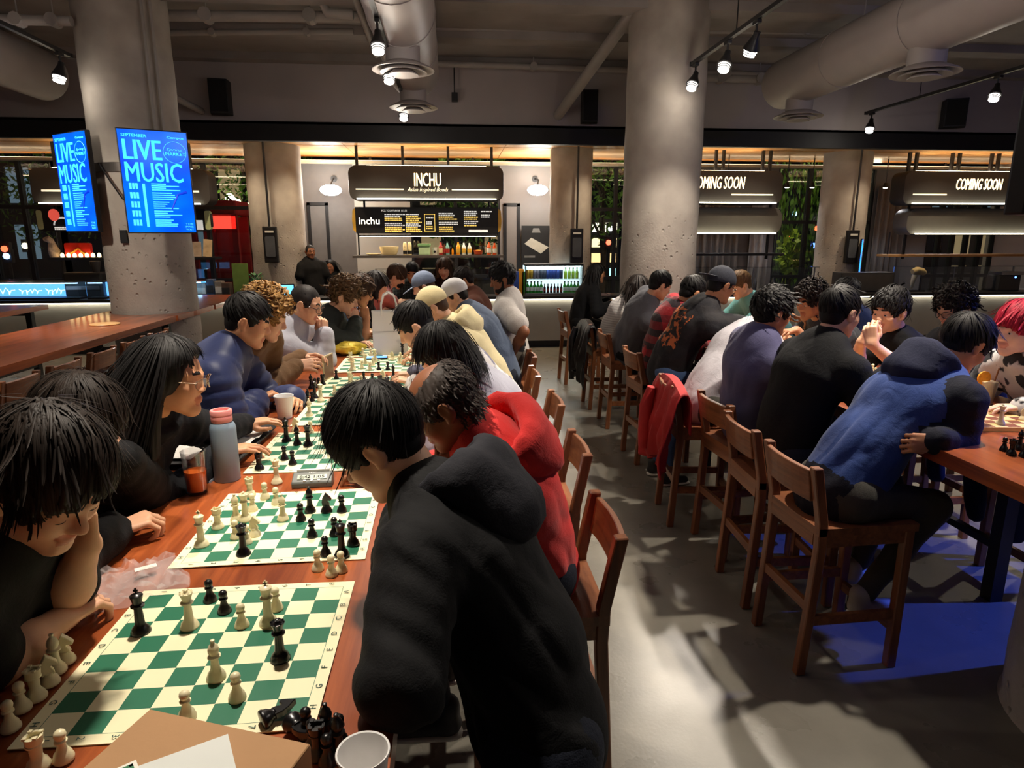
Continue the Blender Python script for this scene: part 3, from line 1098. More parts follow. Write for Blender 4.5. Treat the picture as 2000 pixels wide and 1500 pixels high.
# COMING SOON stalls
r, W, H_ = stall_sign('dark hanging sign reading COMING SOON, half hidden by the middle column', 1262, 1532, 334, 398, 11.75, (0.1, 0.55, 0.9), True)
text('lettering', 'COMING SOON', r, M_LETTER, 0.98, 0.21, (W * 0.52, -0.206, H_ * 0.64), depth=0.012, bold=0.014, shear=0.18)
MB().box(W * 0.62, W * 0.93, -0.207, -0.199, H_ * 0.27, H_ * 0.31).build('light_line', M_LINE, r)
MB().box(W * 0.05, W * 0.3, -0.207, -0.199, H_ * 0.27, H_ * 0.31).build('light_line', M_LINE, r)
r, W, H_ = stall_sign('dark hanging sign reading COMING SOON at the right edge of the frame', 1762, 2068, 336, 400, 11.75, (0.08, 0.36, 0.62, 0.9), True)
text('lettering', 'COMING SOON', r, M_LETTER, 0.92, 0.20, (W * 0.485, -0.206, H_ * 0.62), depth=0.012, bold=0.014, shear=0.18)
MB().box(W * 0.06, W * 0.28, -0.207, -0.199, H_ * 0.29, H_ * 0.33).build('light_line', M_LINE, r)
MB().box(W * 0.72, W * 0.94, -0.207, -0.199, H_ * 0.29, H_ * 0.33).build('light_line', M_LINE, r)
r, W, H_ = stall_sign('black hanging sign of the left stall behind the two screens', 64, 405, 330, 400, 11.75, (0.12, 0.14, 0.86, 0.88), False)
MB().box(W * 0.06, W * 0.42, -0.207, -0.199, H_ * 0.36, H_ * 0.41).build('light_line', M_LINE, r)
MB().box(W * 0.62, W * 0.94, -0.207, -0.199, H_ * 0.36, H_ * 0.41).build('light_line', M_LINE, r)

# ------------------------------------------------------------------ menu boards below the signs
def menu_frame(label, pxa, pxb, pya, pyb, Y, face, ends=None, posts=True):
    a, b = aty(pxa, pyb, Y), aty(pxb, pya, Y)
    W, H_ = b[0] - a[0], b[2] - a[2]
    r = empty('menu_board', (a[0], Y + 0.1, a[2]))
    return r, W, H_


M_MENU = mat('menu_face', srgb(20, 19, 20), 0.45, var=0.2)
M_YEL = mat('yellow_panel', srgb(222, 176, 62), 0.5, var=0.08)
M_MW = emis('menu_white', (0.95, 0.92, 0.84, 1), 0.55)
M_MY = emis('menu_yellow', (1.0, 0.66, 0.14, 1), 0.75)
r, W, H_ = menu_frame('', 688, 980, 405, 456, 11.95, None)
MB().box(0.06, W - 0.06, -0.05, 0.05, 0, H_).build('panel', M_MENU, r, bevel=0.006)
for s in (0, 1):
    pts = [(0.07, 0.01), (0.07, H_ - 0.01), (0.015, H_ - 0.06), (0.0, H_ / 2), (0.015, 0.06)]
    if s:
        pts = [(W - x, z) for x, z in pts]
    MB().prism(pts, 'Y', -0.045, 0.045).build('end_panel', M_YEL, r)
for x in (0.22, W - 0.22):
    MB().cyl((x, 0, H_), (x, 0, H_ + 0.22), 0.02, 8).build('hanger', M_BLACK, r)
text('lettering', 'inchu', r, M_MW, 0.36, 0.12, (0.30, -0.054, H_ * 0.48), bold=0.01)
text('lettering', 'PICK YOUR FLAVOR  $13.75', r, M_MW, 0.44, 0.038, (0.74, -0.054, H_ * 0.86))
rg = np.random.RandomState(4)


def menu_lines(x, z, w_, rows, m, hgt=0.020, step=0.033):
    """rows of tiny unreadable print as short strokes"""
    mb = MB()
    for i in range(rows):
        xx = x
        end = x + w_ * (0.7 + 0.3 * rg.rand())
        while xx < end:
            l_ = 0.012 + 0.03 * rg.rand()
            mb.box(xx, min(xx + l_, end), -0.0535, -0.05, z - i * step, z - i * step + hgt)
            xx += l_ + 0.008
    mb.build('printed_text', m, r)


for (fx, w_, blocks) in ((0.215, 0.36, ((0.70, 2, 'w'), (0.55, 2, 'y'), (0.36, 2, 'w'), (0.2, 3, 'y'))),
                         (0.355, 0.28, ((0.70, 1, 'w'), (0.62, 4, 'y'), (0.34, 2, 'w'), (0.2, 3, 'y'))),
                         (0.575, 0.34, ((0.74, 2, 'w'), (0.60, 2, 'y'), (0.40, 2, 'w'), (0.22, 3, 'y'))),
                         (0.745, 0.26, ((0.82, 3, 'w'), (0.60, 2, 'y'), (0.44, 2, 'w'), (0.28, 1, 'y'))),
                         (0.86, 0.2, ((0.82, 1, 'w'), (0.68, 2, 'w')))):
    for (fz, n_, c) in blocks:
        menu_lines(W * fx, H_ * fz, w_, n_, M_MW if c == 'w' else M_MY)
mb = MB()
for (x0_, x1_, z0_, z1_) in ((0.478, 0.55, 0.08, 0.10), (0.478, 0.55, 0.72, 0.74), (0.478, 0.482, 0.08, 0.74), (0.546, 0.55, 0.08, 0.74)):
    mb.box(W * x0_, W * x1_, -0.054, -0.05, H_ * z0_, H_ * z1_)
mb.build('printed_frame', M_MY, r)
menu_lines(W * 0.49, H_ * 0.58, 0.14, 1, M_MW)
menu_lines(W * 0.49, H_ * 0.42, 0.14, 2, M_MW)
menu_lines(W * 0.49, H_ * 0.24, 0.12, 2, M_MY)
MB().box(W * 0.775, W * 0.905, -0.054, -0.05, H_ * 0.05, H_ * 0.14).build('printed_strip', M_MW, r)
tag(r, 'black backlit menu board with white and yellow print and yellow ends', 'menu board')

for (pxa, pxb, pya, pyb, lab) in ((1258, 1530, 405, 458, 'blank grey menu box under the sign beside the middle column'), (1768, 2075, 408, 459, 'blank grey menu box under the sign at the right edge')):
    a, b = aty(pxa, pyb, 11.8), aty(pxb, pya, 11.8)
    W, H_ = b[0] - a[0], b[2] - a[2]
    r = empty('menu_board', (a[0], 12.0, a[2]))
    sign_box(r, 'menu_box', 0, W, 0, H_, M_SIGN2, r=0.18)
    for x in (0.15, W - 0.15):
        MB().box(x - 0.02, x + 0.02, -0.02, 0.02, H_, H_ + 0.1).build('hanger', M_BLACK, r)
        MB().box(x - 0.02, x + 0.02, -0.02, 0.02, -0.45, 0.02).build('shelf_post', M_BLACK, r)
    tag(r, lab, 'menu board')
# left stall menu with round emblem
a, b = aty(70, 452, 11.95), aty(408, 408, 11.95)
W, H_ = b[0] - a[0], b[2] - a[2]
r = empty('menu_board', (a[0], 12.05, a[2]))
MB().prism(rrect(0, W, 0, H_, 0.12, 6), 'Y', -0.05, 0.05).build('panel', M_MENU, r)
for s in (0, 1):
    x = W - 0.1 if s else 0.02
    MB().prism(rrect(x, x + 0.09, 0.03, H_ - 0.03, 0.03, 4), 'Y', -0.06, 0.04).build('end_panel', mat('pale_green_panel', srgb(190, 200, 150), 0.5), r)
MB().prism([(0.42 + 0.15 * math.cos(t), 0.1 + 0.14 * math.sin(t)) for t in np.linspace(0, PI, 16)], 'Y', -0.058, -0.05).build('round_emblem', emis('emblem_white', (0.95, 0.9, 0.85, 1), 0.4), r)
MB().prism([(0.42 + 0.12 * math.cos(t), 0.1 + 0.11 * math.sin(t)) for t in np.linspace(0, PI, 16)], 'Y', -0.064, -0.055).build('emblem_core', M_MENU, r)
MB().prism([(0.30 + 0.09 * math.cos(t), 0.27 + 0.1 * math.sin(t)) for t in np.linspace(0, 2 * PI, 14)[:-1]], 'Y', -0.06, -0.05).build('emblem_flare', emis('emblem_red', (1.0, 0.12, 0.08, 1), 0.5), r)
menu_lines(0.28, 0.055, 0.3, 2, M_MW, 0.02, 0.028)
menu_lines(W - 0.55, 0.28, 0.3, 1, M_MW, 0.03)
menu_lines(W - 0.55, 0.2, 0.2, 1, M_MW, 0.02)
MB().box(W - 0.34, W - 0.14, -0.058, -0.05, 0.03, 0.19).build('notice', emis('notice_white', (0.9, 0.9, 0.85, 1), 0.4), r)
for x in (0.3, W - 0.3):
    MB().cyl((x, 0, H_), (x, 0, H_ + 0.12), 0.02, 8).build('hanger', M_BLACK, r)
tag(r, 'black menu board with round white emblem behind the left screens', 'menu board')

# ------------------------------------------------------------------ shelves, glass guards
def shelf(label, pxa, pxb, py, Y, m, depth=0.35):
    a, b = aty(pxa, py, Y), aty(pxb, py, Y)
    r = empty('hanging_shelf', (a[0], Y, a[2]))
    W = b[0] - a[0]
    MB().box(0, W, 0, depth, -0.045, 0).build('board', m, r, bevel=0.005)
    for x in (0.1, W - 0.1):
        MB().cyl((x, depth / 2, 0), (x, depth / 2, 0.42), 0.014, 8).build('post', M_BLACK, r)
    tag(r, label, 'shelf')
    return a[0], W, a[2]


SHX, SHW, SHZ = shelf('long dark shelf of bottles and bowls in the middle stall', 688, 985, 499, 11.9, mat('shelf_steel', srgb(84, 78, 74), 0.4))
shelf('black empty shelf in the stall beside the middle column', 1345, 1532, 495, 11.9, M_BLACK)
shelf('wooden edged shelf in the right dark stall', 1735, 2080, 497, 11.9, mat('shelf_wood', srgb(150, 110, 62), 0.5))
LX, LW, LZ = shelf('black shelf with small lights in the left stall', 92, 420, 503, 11.9, M_BLACK)


# added light strip under the menu board to brighten the shelf
a = aty(700, 458, 11.95)
b = aty(970, 458, 11.95)
r = empty('added_shelf_light', (a[0], 12.02, a[2] - 0.03))
MB().box(0, b[0] - a[0], -0.03, 0.03, 0.0, 0.025).build('housing', M_BLACK, r)
MB().box(0.02, b[0] - a[0] - 0.02, -0.02, 0.02, -0.006, 0.0).build('light_strip', emis('added_shelf_strip', (1.0, 0.88, 0.66, 1), 14), r)
tag(r, 'added warm light strip under the middle stall menu board', 'light')


def guard(label, pxa, pxb, zt=1.36, Y=11.42):
    xa, xb = aty(pxa, 540, Y)[0], aty(pxb, 540, Y)[0]
    r = empty('sneeze_guard', (xa, Y, CTZ))
    W = xb - xa
    n = max(1, int(W / 1.1))
    for i in range(n + 1):
        x = W * i / n
        MB().cyl((x, 0, 0), (x, 0, zt - CTZ), 0.012, 8).build('post', M_CHROME, r)
    for i in range(n):
        MB().box(W * i / n + 0.015, W * (i + 1) / n - 0.015, -0.004, 0.004, 0.05, zt - CTZ).build('pane', M_GLASS2, r)
    MB().box(0, W, -0.16, 0.16, zt - CTZ, zt - CTZ + 0.01).build('top_pane', M_GLASS2, r)
    tag(r, label, 'glass guard')


guard('glass guard on the counter of the middle stall', 735, 985)
guard('glass guard on the counter of the left dark stall', 1350, 1590)
guard('glass guard on the counter of the right dark stall', 1745, 2090)
a = aty(1660, 535, 11.4)
r = empty('counter_cabinet', (aty(1640, 560, 11.35)[0], 11.35, CTZ))
W = aty(1745, 560, 11.35)[0] - r.location.x
MB().box(0, W, 0, 0.28, 0, 0.36).build('cabinet_body', M_DARKGREY, r, bevel=0.01)
MB().box(0.03, W - 0.03, -0.012, 0.0, 0.03, 0.33).build('front_panel', mat('cabinet_front', srgb(66, 63, 61), 0.5), r)
tag(r, 'dark grey cabinet on the counter in front of the right round column', 'cabinet')

# ------------------------------------------------------------------ things on the shelf of the middle stall
def lathe_thing(name, label, cat, prof, m, loc, group=None, n=18, extra=None):
    o = MB().lathe(prof, (0, 0, 0), n).build(name, m, smooth=True, loc=loc)
    tag(o, label, cat, group)
    return o


def sx(px):
    return aty(px, 490, 12.05)[0]


BOTTLE = [(0.036, 0), (0.038, 0.01), (0.038, 0.13), (0.034, 0.155), (0.016, 0.19), (0.0145, 0.235), (0.017, 0.237), (0.017, 0.25), (0.0, 0.252)]


def bottle(label, loc, m, s=1.0, cap=None, group=None, lab_m=None, name='bottle'):
    r = empty(name, loc)
    MB().lathe([(a * s, b * s) for a, b in BOTTLE[:6]], (0, 0, 0), 14).build('glass_body', m, r, smooth=True)
    MB().lathe([(0.0165 * s, 0.225 * s), (0.018 * s, 0.227 * s), (0.018 * s, 0.25 * s), (0.0, 0.252 * s)], (0, 0, 0), 12).build('cap', cap or M_BLACK, r, smooth=True)
    if lab_m:
        MB().lathe([(0.0385 * s, 0.04 * s), (0.0388 * s, 0.045 * s), (0.0388 * s, 0.115 * s), (0.0385 * s, 0.12 * s)], (0, 0, 0), 14).build('paper_label', lab_m, r, smooth=True)
    tag(r, label, 'bottle', group)
    return r


M_AMBER = mat('amber_glass', srgb(236, 150, 30), 0.12, var=0.1)
M_GREENG = mat('green_glass', srgb(40, 150, 40), 0.1, var=0.1)
M_OLIVE = mat('olive_glass', srgb(120, 150, 40), 0.1, var=0.1)
M_WHITEP = mat('white_plastic', srgb(226, 224, 214), 0.4, var=0.04)
M_CREAM = mat('cream_ceramic', srgb(232, 212, 160), 0.35, var=0.05)
M_BLUEP = mat('blue_plastic', srgb(40, 62, 130), 0.35, var=0.1)
ZS = SHZ
lathe_thing('bowl', 'large cream bowl on the middle stall shelf', 'bowl', [(0.10, 0), (0.13, 0.01), (0.165, 0.10), (0.17, 0.15), (0.16, 0.15), (0.125, 0.03), (0.0, 0.02)], M_CREAM, (sx(760), 12.07, ZS))
lathe_thing('plate', 'flat pale plate at the left of the shelf', 'plate', [(0.08, 0), (0.14, 0.02), (0.14, 0.028), (0.07, 0.012), (0, 0.012)], M_CREAM, (sx(730), 12.07, ZS))
for i, px in enumerate((791, 800)):
    r = empty('tall_jar', (sx(px), 12.07, ZS))
    MB().lathe([(0.032, 0), (0.036, 0.02), (0.036, 0.17), (0.026, 0.22), (0.0, 0.235)], (0, 0, 0), 16).build('jar_body', M_CREAM, r, smooth=True)
    MB().lathe([(0.037, 0.02), (0.0375, 0.03), (0.0375, 0.075), (0.037, 0.08)], (0, 0, 0), 16).build('dark_band', M_BLACK, r, smooth=True)
    tag(r, ['shorter', 'taller'][i] + ' cream jar with dark base band beside the bowl', 'jar')
r = empty('rice_box', (sx(829), 12.07, ZS))
MB().box(-0.10, 0.10, -0.08, 0.08, 0, 0.15).build('box_body', mat('mint_plastic', srgb(190, 222, 176), 0.5), r, bevel=0.02)
MB().box(-0.115, 0.115, -0.095, 0.095, 0.15, 0.20).build('lid', mat('green_lid', srgb(140, 190, 130), 0.5), r, bevel=0.012)
tag(r, 'pale mint box with a green lid on the middle stall shelf', 'box')
r = empty('paper_cup', (sx(849), 12.07, ZS))
MB().lathe([(0.035, 0), (0.045, 0.12), (0.048, 0.12), (0.048, 0.13), (0.0, 0.13)], (0, 0, 0), 16).build('cup', M_WHITEP, r, smooth=True)
MB().cyl((0, -0.044, 0.06), (0, -0.036, 0.06), 0.022, 14).build('round_logo', M_BLACK, r)
tag(r, 'white lidded cup with a round dark mark on the shelf', 'cup')
M_REDG = mat('red_label', srgb(170, 50, 40), 0.4)
for i, (px, m_, lm, s) in enumerate(((861, M_REDG, M_CREAM, 0.95), (868, mat('brown_glass', srgb(90, 45, 25), 0.2), M_REDG, 0.8), (874, mat('teal_label', srgb(120, 170, 160), 0.4), M_REDG, 0.92), (884, M_AMBER, None, 0.5),
                                    (895, M_AMBER, M_YEL, 0.95), (906, M_WHITEP, M_YEL, 0.92), (917, M_WHITEP, M_YEL, 0.9), (955, mat('orange_tube', srgb(226, 90, 30), 0.4), M_WHITEP, 0.95), (966, MATS.get('orange_tube') or M_AMBER, M_WHITEP, 0.9))):
    bottle(['red topped sauce bottle', 'small brown sauce bottle', 'teal topped bottle', 'tiny amber bottle', 'large amber bottle', 'pale bottle with yellow label right beside the amber bottle', 'pale bottle with yellow label beside the red bowl', 'orange tube bottle', 'orange tube bottle at the shelf end'][i] + ' on the middle stall shelf', (sx(px), 12.07, ZS), m_, s * 1.05, lab_m=lm, group='bottles on the middle stall shelf')
r = empty('lit_bowl', (sx(934), 12.07, ZS))
MB().lathe([(0.05, 0), (0.07, 0.01), (0.085, 0.08), (0.075, 0.08), (0.05, 0.02), (0, 0.02)], (0, 0, 0), 18).build('bowl', mat('red_bowl', srgb(180, 70, 30), 0.35), r, smooth=True)
MB().lathe([(0.074, 0.06), (0.04, 0.085), (0.0, 0.09)], (0, 0, 0), 16).build('filling', mat('orange_filling', srgb(240, 150, 50), 0.5), r, smooth=True)
tag(r, 'small red bowl with orange filling on the shelf', 'bowl')
# register, tablet and clutter on the counter
r = empty('card_terminal', (aty(715, 520, 11.35)[0], 11.35, CTZ))
MB().box(-0.02, 0.02, -0.02, 0.02, 0, 0.22).build('stand', M_BLACK, r)
MB().box(-0.14, 0.14, -0.03, 0.0, 0.2, 0.38).build('screen', M_BLACK, r, bevel=0.006)
tag(r, 'black till screen on the counter left of the middle stall', 'till screen')
for i, (px, lab) in enumerate(((700, 'stack of white takeaway cups on the counter beside the till screen'),)):
    o = MB()
    for j in range(5):
        o.lathe([(0.035, 0.05 * j), (0.045, 0.05 * j + 0.045), (0.047, 0.05 * j + 0.05)], (0, 0, 0), 14)
    tag(o.build('cup_stack', M_WHITEP, loc=(aty(px, 520, 11.4)[0], 11.4, CTZ), smooth=True), lab, 'cups')
# food trays behind the guard
for i, px in enumerate((800, 860, 915)):
    r = empty('food_tray', (aty(px, 560, 11.50)[0], 11.50, CTZ))
    MB().box(-0.2, 0.2, -0.13, 0.13, 0, 0.015).build('tray_base', M_CHROME, r)
    for (x0_, x1_, y0_, y1_) in ((-0.2, 0.2, -0.13, -0.12), (-0.2, 0.2, 0.12, 0.13), (-0.2, -0.19, -0.12, 0.12), (0.19, 0.2, -0.12, 0.12)):
        MB().box(x0_, x1_, y0_, y1_, 0.0, 0.09).build('tray_side', M_CHROME, r)
    MB().box(-0.18, 0.18, -0.11, 0.11, 0.015, 0.06).build('food', mat('food_%d' % i, [srgb(190, 170, 120), srgb(110, 130, 60), srgb(150, 90, 50)][i], 0.8, var=0.4, scale=30, bump=0.8), r)
    tag(r, ['left', 'middle', 'right'][i] + ' steel food tray behind the glass guard of the middle stall', 'tray', 'steel food trays')
# things in the dark stalls
r = empty('joint_sculpture', (aty(1790, 530, 11.5)[0], 11.5, CTZ))
MB().tube([(-0.08, 0, 0.36), (0.0, 0, 0.38), (0.12, 0, 0.36), (0.17, 0, 0.33)], [0.05, 0.075, 0.065, 0.045], 12).build('ham', mat('ham_skin', srgb(196, 170, 120), 0.5, var=0.2), r, smooth=True)
MB().tube([(-0.02, 0, 0.3), (-0.05, 0, 0.18), (-0.06, 0, 0.05)], [0.05, 0.035, 0.02], 10).build('bone', mat('bone', srgb(210, 196, 160), 0.5), r, smooth=True)
MB().box(-0.12, 0.16, -0.08, 0.08, 0, 0.02).build('stand_base', M_BLACK, r)
MB().cyl((0.1, 0, 0.0), (0.1, 0, 0.32), 0.012, 8).build('stand_post', M_BLACK, r)
tag(r, 'pale cured ham on a stand behind the right glass guard', 'ham stand')
r = empty('slicer', (aty(1960, 545, 11.5)[0], 11.5, CTZ))
MB().box(-0.22, 0.22, -0.15, 0.15, 0, 0.3).build('body', M_DARKGREY, r, bevel=0.02)
MB().box(-0.2, 0.25, -0.16, 0.16, 0.3, 0.36).build('tray_top', M_CHROME, r, bevel=0.01)
MB().cyl((0.1, -0.155, 0.26), (0.1, -0.15, 0.26), 0.018, 10).build('blue_lamp', emis('blue_dot', (0.1, 0.25, 1, 1), 5), r)
tag(r, 'dark counter oven with a blue indicator in the right stall', 'oven')
for i, px in enumerate((1440, 1475, 1510)):
    o = MB().lathe([(0.03, 0), (0.032, 0.01), (0.034, 0.16), (0.03, 0.2), (0.012, 0.23), (0.012, 0.27), (0.0, 0.272)], (0, 0, 0), 14).build('decanter', M_CHROME, smooth=True, loc=(aty(px, 545, 11.52)[0], 11.52, CTZ))
    tag(o, ['left', 'middle', 'right'][i] + ' steel bottle behind the glass guard of the left dark stall', 'bottle', 'steel bottles in the dark stall')

# ------------------------------------------------------------------ drinks fridge on the middle counter
fx0, fx1 = aty(1026, 560, 11.28)[0], aty(1139, 560, 11.28)[0]
FWD = fx1 - fx0
r = empty('drinks_fridge', (fx0, 11.28, CTZ))
FH = aty(1080, 516, 11.28)[2] - CTZ
MB().box(0, FWD, 0, 0.38, 0, 0.035).build('base', M_CHROME, r, bevel=0.006)
MB().box(0, FWD, 0, 0.38, FH - 0.03, FH).build('roof', M_BLACK, r, bevel=0.006)
MB().box(0, FWD, 0.35, 0.38, 0.03, FH - 0.03).build('back_wall', emis('fridge_back', (0.75, 0.95, 1.0, 1), 1.1), r)
for x in (0.0, FWD - 0.02):
    MB().box(x, x + 0.02, 0.0, 0.02, 0.035, FH - 0.03).build('post', M_BLACK, r)
    MB().box(x + 0.007, x + 0.013, 0.02, 0.35, 0.035, FH - 0.03).build('side_pane', M_GLASS2, r)
MB().box(0.02, FWD - 0.02, 0.006, 0.012, 0.035, FH - 0.03).build('front_pane', M_GLASS2, r)
MB().box(0.02, FWD - 0.02, 0.1, 0.34, FH * 0.50, FH * 0.50 + 0.008).build('glass_shelf', M_GLASS2, r)
MB().box(0.04, FWD - 0.04, 0.05, 0.08, FH - 0.05, FH - 0.035).build('light_tube', emis('fridge_led', (0.8, 1.0, 1.0, 1), 14), r)
tag(r, 'lit glass drinks fridge full of bottles on the counter', 'fridge')
sb = 0.86
nb = 16
for i in range(nb):
    t = (i + 0.7) / (nb + 0.4)
    x = fx0 + 0.02 + (FWD - 0.04) * t
    if i < 5 or i > 10:
        m_, s_ = (M_GREENG, 0.78)
    else:
        m_, s_ = (mat('cola_glass', srgb(54, 26, 22), 0.15), 0.6)
    bottle('%s bottle on the lower shelf of the drinks fridge, number %s from the left' % ('green glass' if m_ is M_GREENG else 'small dark', ['one', 'two', 'three', 'four', 'five', 'six', 'seven', 'eight', 'nine', 'ten', 'eleven', 'twelve', 'thirteen', 'fourteen', 'fifteen', 'sixteen'][i]),
           (x, 11.28 + 0.16, CTZ + 0.035), m_, s_ * sb * 1.2, group='bottles on the lower fridge shelf', lab_m=M_WHITEP if m_ is M_GREENG else M_REDG)
CAN = [(0.028, 0), (0.031, 0.008), (0.031, 0.112), (0.026, 0.122), (0.026, 0.124), (0.0, 0.122)]
upc = [srgb(150, 110, 30), srgb(150, 110, 30), srgb(110, 100, 110), srgb(110, 100, 110), srgb(60, 66, 80), srgb(60, 66, 80), srgb(40, 62, 130), srgb(40, 62, 130), srgb(40, 62, 130), srgb(34, 44, 84), srgb(34, 44, 84)]
ordn = ['first', 'second', 'third', 'fourth', 'fifth', 'sixth', 'seventh', 'eighth', 'ninth', 'tenth', 'eleventh']
for i, c in enumerate(upc):
    x = fx0 + 0.05 + (FWD - 0.1) * (i + 0.3) / 15.5
    o = MB().lathe([(a, b * 1.25) for a, b in CAN], (0, 0, 0), 14).build('drink_can', mat('can_paint_%d' % (i // 2), c, 0.3, 0.5), smooth=True, loc=(x, 11.28 + 0.2, CTZ + FH * 0.5 + 0.008))
    tag(o, '%s drink can from the left on the upper fridge shelf' % ordn[i], 'can', 'cans on the upper fridge shelf')
for i in range(4):
    x = fx0 + 0.05 + (FWD - 0.1) * (11.6 + i * 1.15) / 15.5
    bottle('%s olive green bottle from the left on the upper fridge shelf' % ordn[i], (x, 11.28 + 0.2, CTZ + FH * 0.5 + 0.008), M_OLIVE, 0.78, group='bottles on the upper fridge shelf')
# colourful packs left of the fridge
for i, (px, c, hh) in enumerate(((994, srgb(120, 170, 220), 0.2), (1008, srgb(60, 90, 180), 0.2), (1018, srgb(230, 160, 40), 0.22), (1024, srgb(90, 190, 80), 0.2))):
    P_ = aty(px, 530, 11.55)
    o = MB().box(-0.045, 0.045, -0.04, 0.04, 0, hh * 2.0).build('carton', mat('carton_%d' % i, c, 0.4), bevel=0.006, loc=(P_[0], 11.55, CTZ))
    tag(o, ['pale blue', 'blue', 'orange', 'green'][i] + ' drinks carton beside the fridge', 'carton')

# ------------------------------------------------------------------ round wall lamps, poster, notice boxes
M_LAMP = emis('wall_lamp_glow', (1.0, 0.98, 0.95, 1), 14.0)
for i, (px, py) in enumerate(((646, 371), (1050, 371))):
    P_ = aty(px, py, 13.2)
    r = empty('wall_lamp', P_)
    MB().lathe([(0.0, -0.105), (0.10, -0.095), (0.18, -0.05), (0.205, 0.0), (0.18, 0.05), (0.09, 0.09), (0.0, 0.095)], (0, 0, 0), 28).build('glass_disc', M_LAMP, r, smooth=True)
    MB().tube([(0, 0.0, 0.09), (0.03, 0.12, 0.2), (0.0, 0.36, 0.24), (0, 0.44, 0.24)], 0.014, 8).build('arm', M_BLACK, r, smooth=True)
    MB().cyl((0, 0.41, 0.24), (0, 0.44, 0.24), 0.06, 16).build('wall_plate', M_BLACK, r)
    ld = bpy.data.lights.new('lamp_light', 'POINT')
    ld.energy = 70
    ld.color = (1, 0.93, 0.82)
    ld.shadow_soft_size = 0.2
    link('lamp_light', ld, r, (0, -0.32, 0.05))
    tag(r, 'glowing white oval wall lamp ' + ('left' if i == 0 else 'right') + ' of the middle stall sign', 'lamp', 'wall lamps')
P_ = aty(1047, 478, 13.55)
r = empty('poster', P_)
MB().box(-0.30, 0.30, 0, 0.02, -0.52, 0.38).build('poster_sheet', mat('poster_black', srgb(26, 25, 26), 0.5), r)
MB().prism([(-0.24, 0.02), (-0.10, 0.14), (0.26, -0.05), (0.10, -0.18)][::-1], 'Y', -0.006, 0.0).build('printed_shape', mat('poster_white', srgb(196, 192, 176), 0.6), r)
MB().prism([(-0.09, 0.24), (0.09, 0.24), (0.06, 0.33), (-0.06, 0.33)], 'Y', -0.006, 0.0).build('printed_mark', mat('poster_grey', srgb(120, 118, 114), 0.6), r)
MB().box(-0.24, -0.02, -0.006, 0.0, -0.26, -0.22).build('printed_strip', MATS['poster_grey'], r)
tag(r, 'black poster with a pale slanted shape on the grey wall', 'poster')
for i, (px, py, Y) in enumerate(((529, 478, 11.64), (1126, 480, 11.7), (1663, 482, 11.66))):
    P_ = aty(px, py, Y)
    r = empty('notice_box', P_)
    MB().box(-0.115, 0.115, -0.04, 0.04, -0.30, 0.30).build('case', M_BLACK, r, bevel=0.015)
    MB().prism(rrect(-0.08, 0.08, -0.2, 0.14, 0.03, 4), 'Y', -0.048, -0.038).build('grey_window', mat('box_window', srgb(84, 88, 94), 0.3), r)
    MB().box(-0.07, 0.07, -0.046, -0.038, 0.20, 0.235).build('printed_label', M_WHITEP, r)
    MB().cyl((0, 0.0, 0.3), (0, 0.0, SOFFIT_Z - P_[2]), 0.018, 8).build('conduit', M_BLACK, r)
    tag(r, 'black wall box with grey window on the round column ' + ['left of the middle stall', 'right of the drinks fridge', 'between the dark stalls'][i], 'wall box')
# small spot lamps in the dark stalls
for i, (px, py, e_) in enumerate(((1537, 366, 30), (1586, 366, 30), (1729, 367, 60), (1420, 372, 40), (1850, 372, 60))):
    P_ = aty(px, py, 13.0)
    r = empty('stall_spot', P_)
    MB().lathe([(0.05, 0.0), (0.045, 0.05), (0.025, 0.1), (0.0, 0.11)], (0, 0, 0), 16).build('lamp_housing', M_BLACK, r, smooth=True)
    MB().lathe([(0.0, -0.012), (0.03, -0.01), (0.046, 0.001)], (0, 0, 0), 16).build('lens', emis('stall_lens', (0.95, 0.97, 1.0, 1), 10), r, smooth=True)
    MB().cyl((0, 0, 0.1), (0, 0, SOFFIT_Z - P_[2]), 0.01, 8).build('stem', M_BLACK, r)
    ld = bpy.data.lights.new('stall_spot', 'SPOT')
    ld.energy = e_
    ld.color = (0.95, 0.96, 1.0)
    ld.spot_size = math.radians(110)
    ld.spot_blend = 0.8
    ld.shadow_soft_size = 0.04
    link('stall_spot', ld, r, (0, 0, -0.03), (-0.35, 0, 0))
    tag(r, ['left of the pair by the willow-like tree window', 'right of the pair by the willow-like tree window', 'beside the pleated curtain', 'behind the left dark stall sign', 'behind the right dark stall sign'][i].join(('small white spot lamp ', '')), 'lamp', 'stall spot lamps')
# thin blue screen
P_ = aty(1681, 505, 11.66)
r = empty('info_screen', P_, 0.95)
MB().box(-0.2, 0.2, 0, 0.03, -0.36, 0.36).build('casing', M_BLACK, r, bevel=0.006)
MB().box(-0.185, 0.185, -0.004, 0.0, -0.345, 0.345).build('screen', emis('thin_blue_screen', (0.02, 0.22, 1.0, 1), 2.6), r)
tag(r, 'narrow glowing blue screen beside the right round column', 'screen')
# laptop on the left counter
P_ = aty(556, 566, 11.3)
r = empty('laptop', (P_[0], 11.35, CTZ))
MB().box(-0.15, 0.15, -0.2, 0.0, 0, 0.015).build('keyboard_half', M_CHROME, r)
MB().box(-0.15, 0.15, 0.0, 0.012, 0.01, 0.22).build('lid', M_BLACK, r)
MB().box(-0.135, 0.135, -0.004, 0.0, 0.025, 0.205).build('screen', emis('laptop_screen', (0.12, 0.55, 1.0, 1), 1.8), r)
tag(r, 'open laptop with a bright blue screen on the counter', 'laptop')

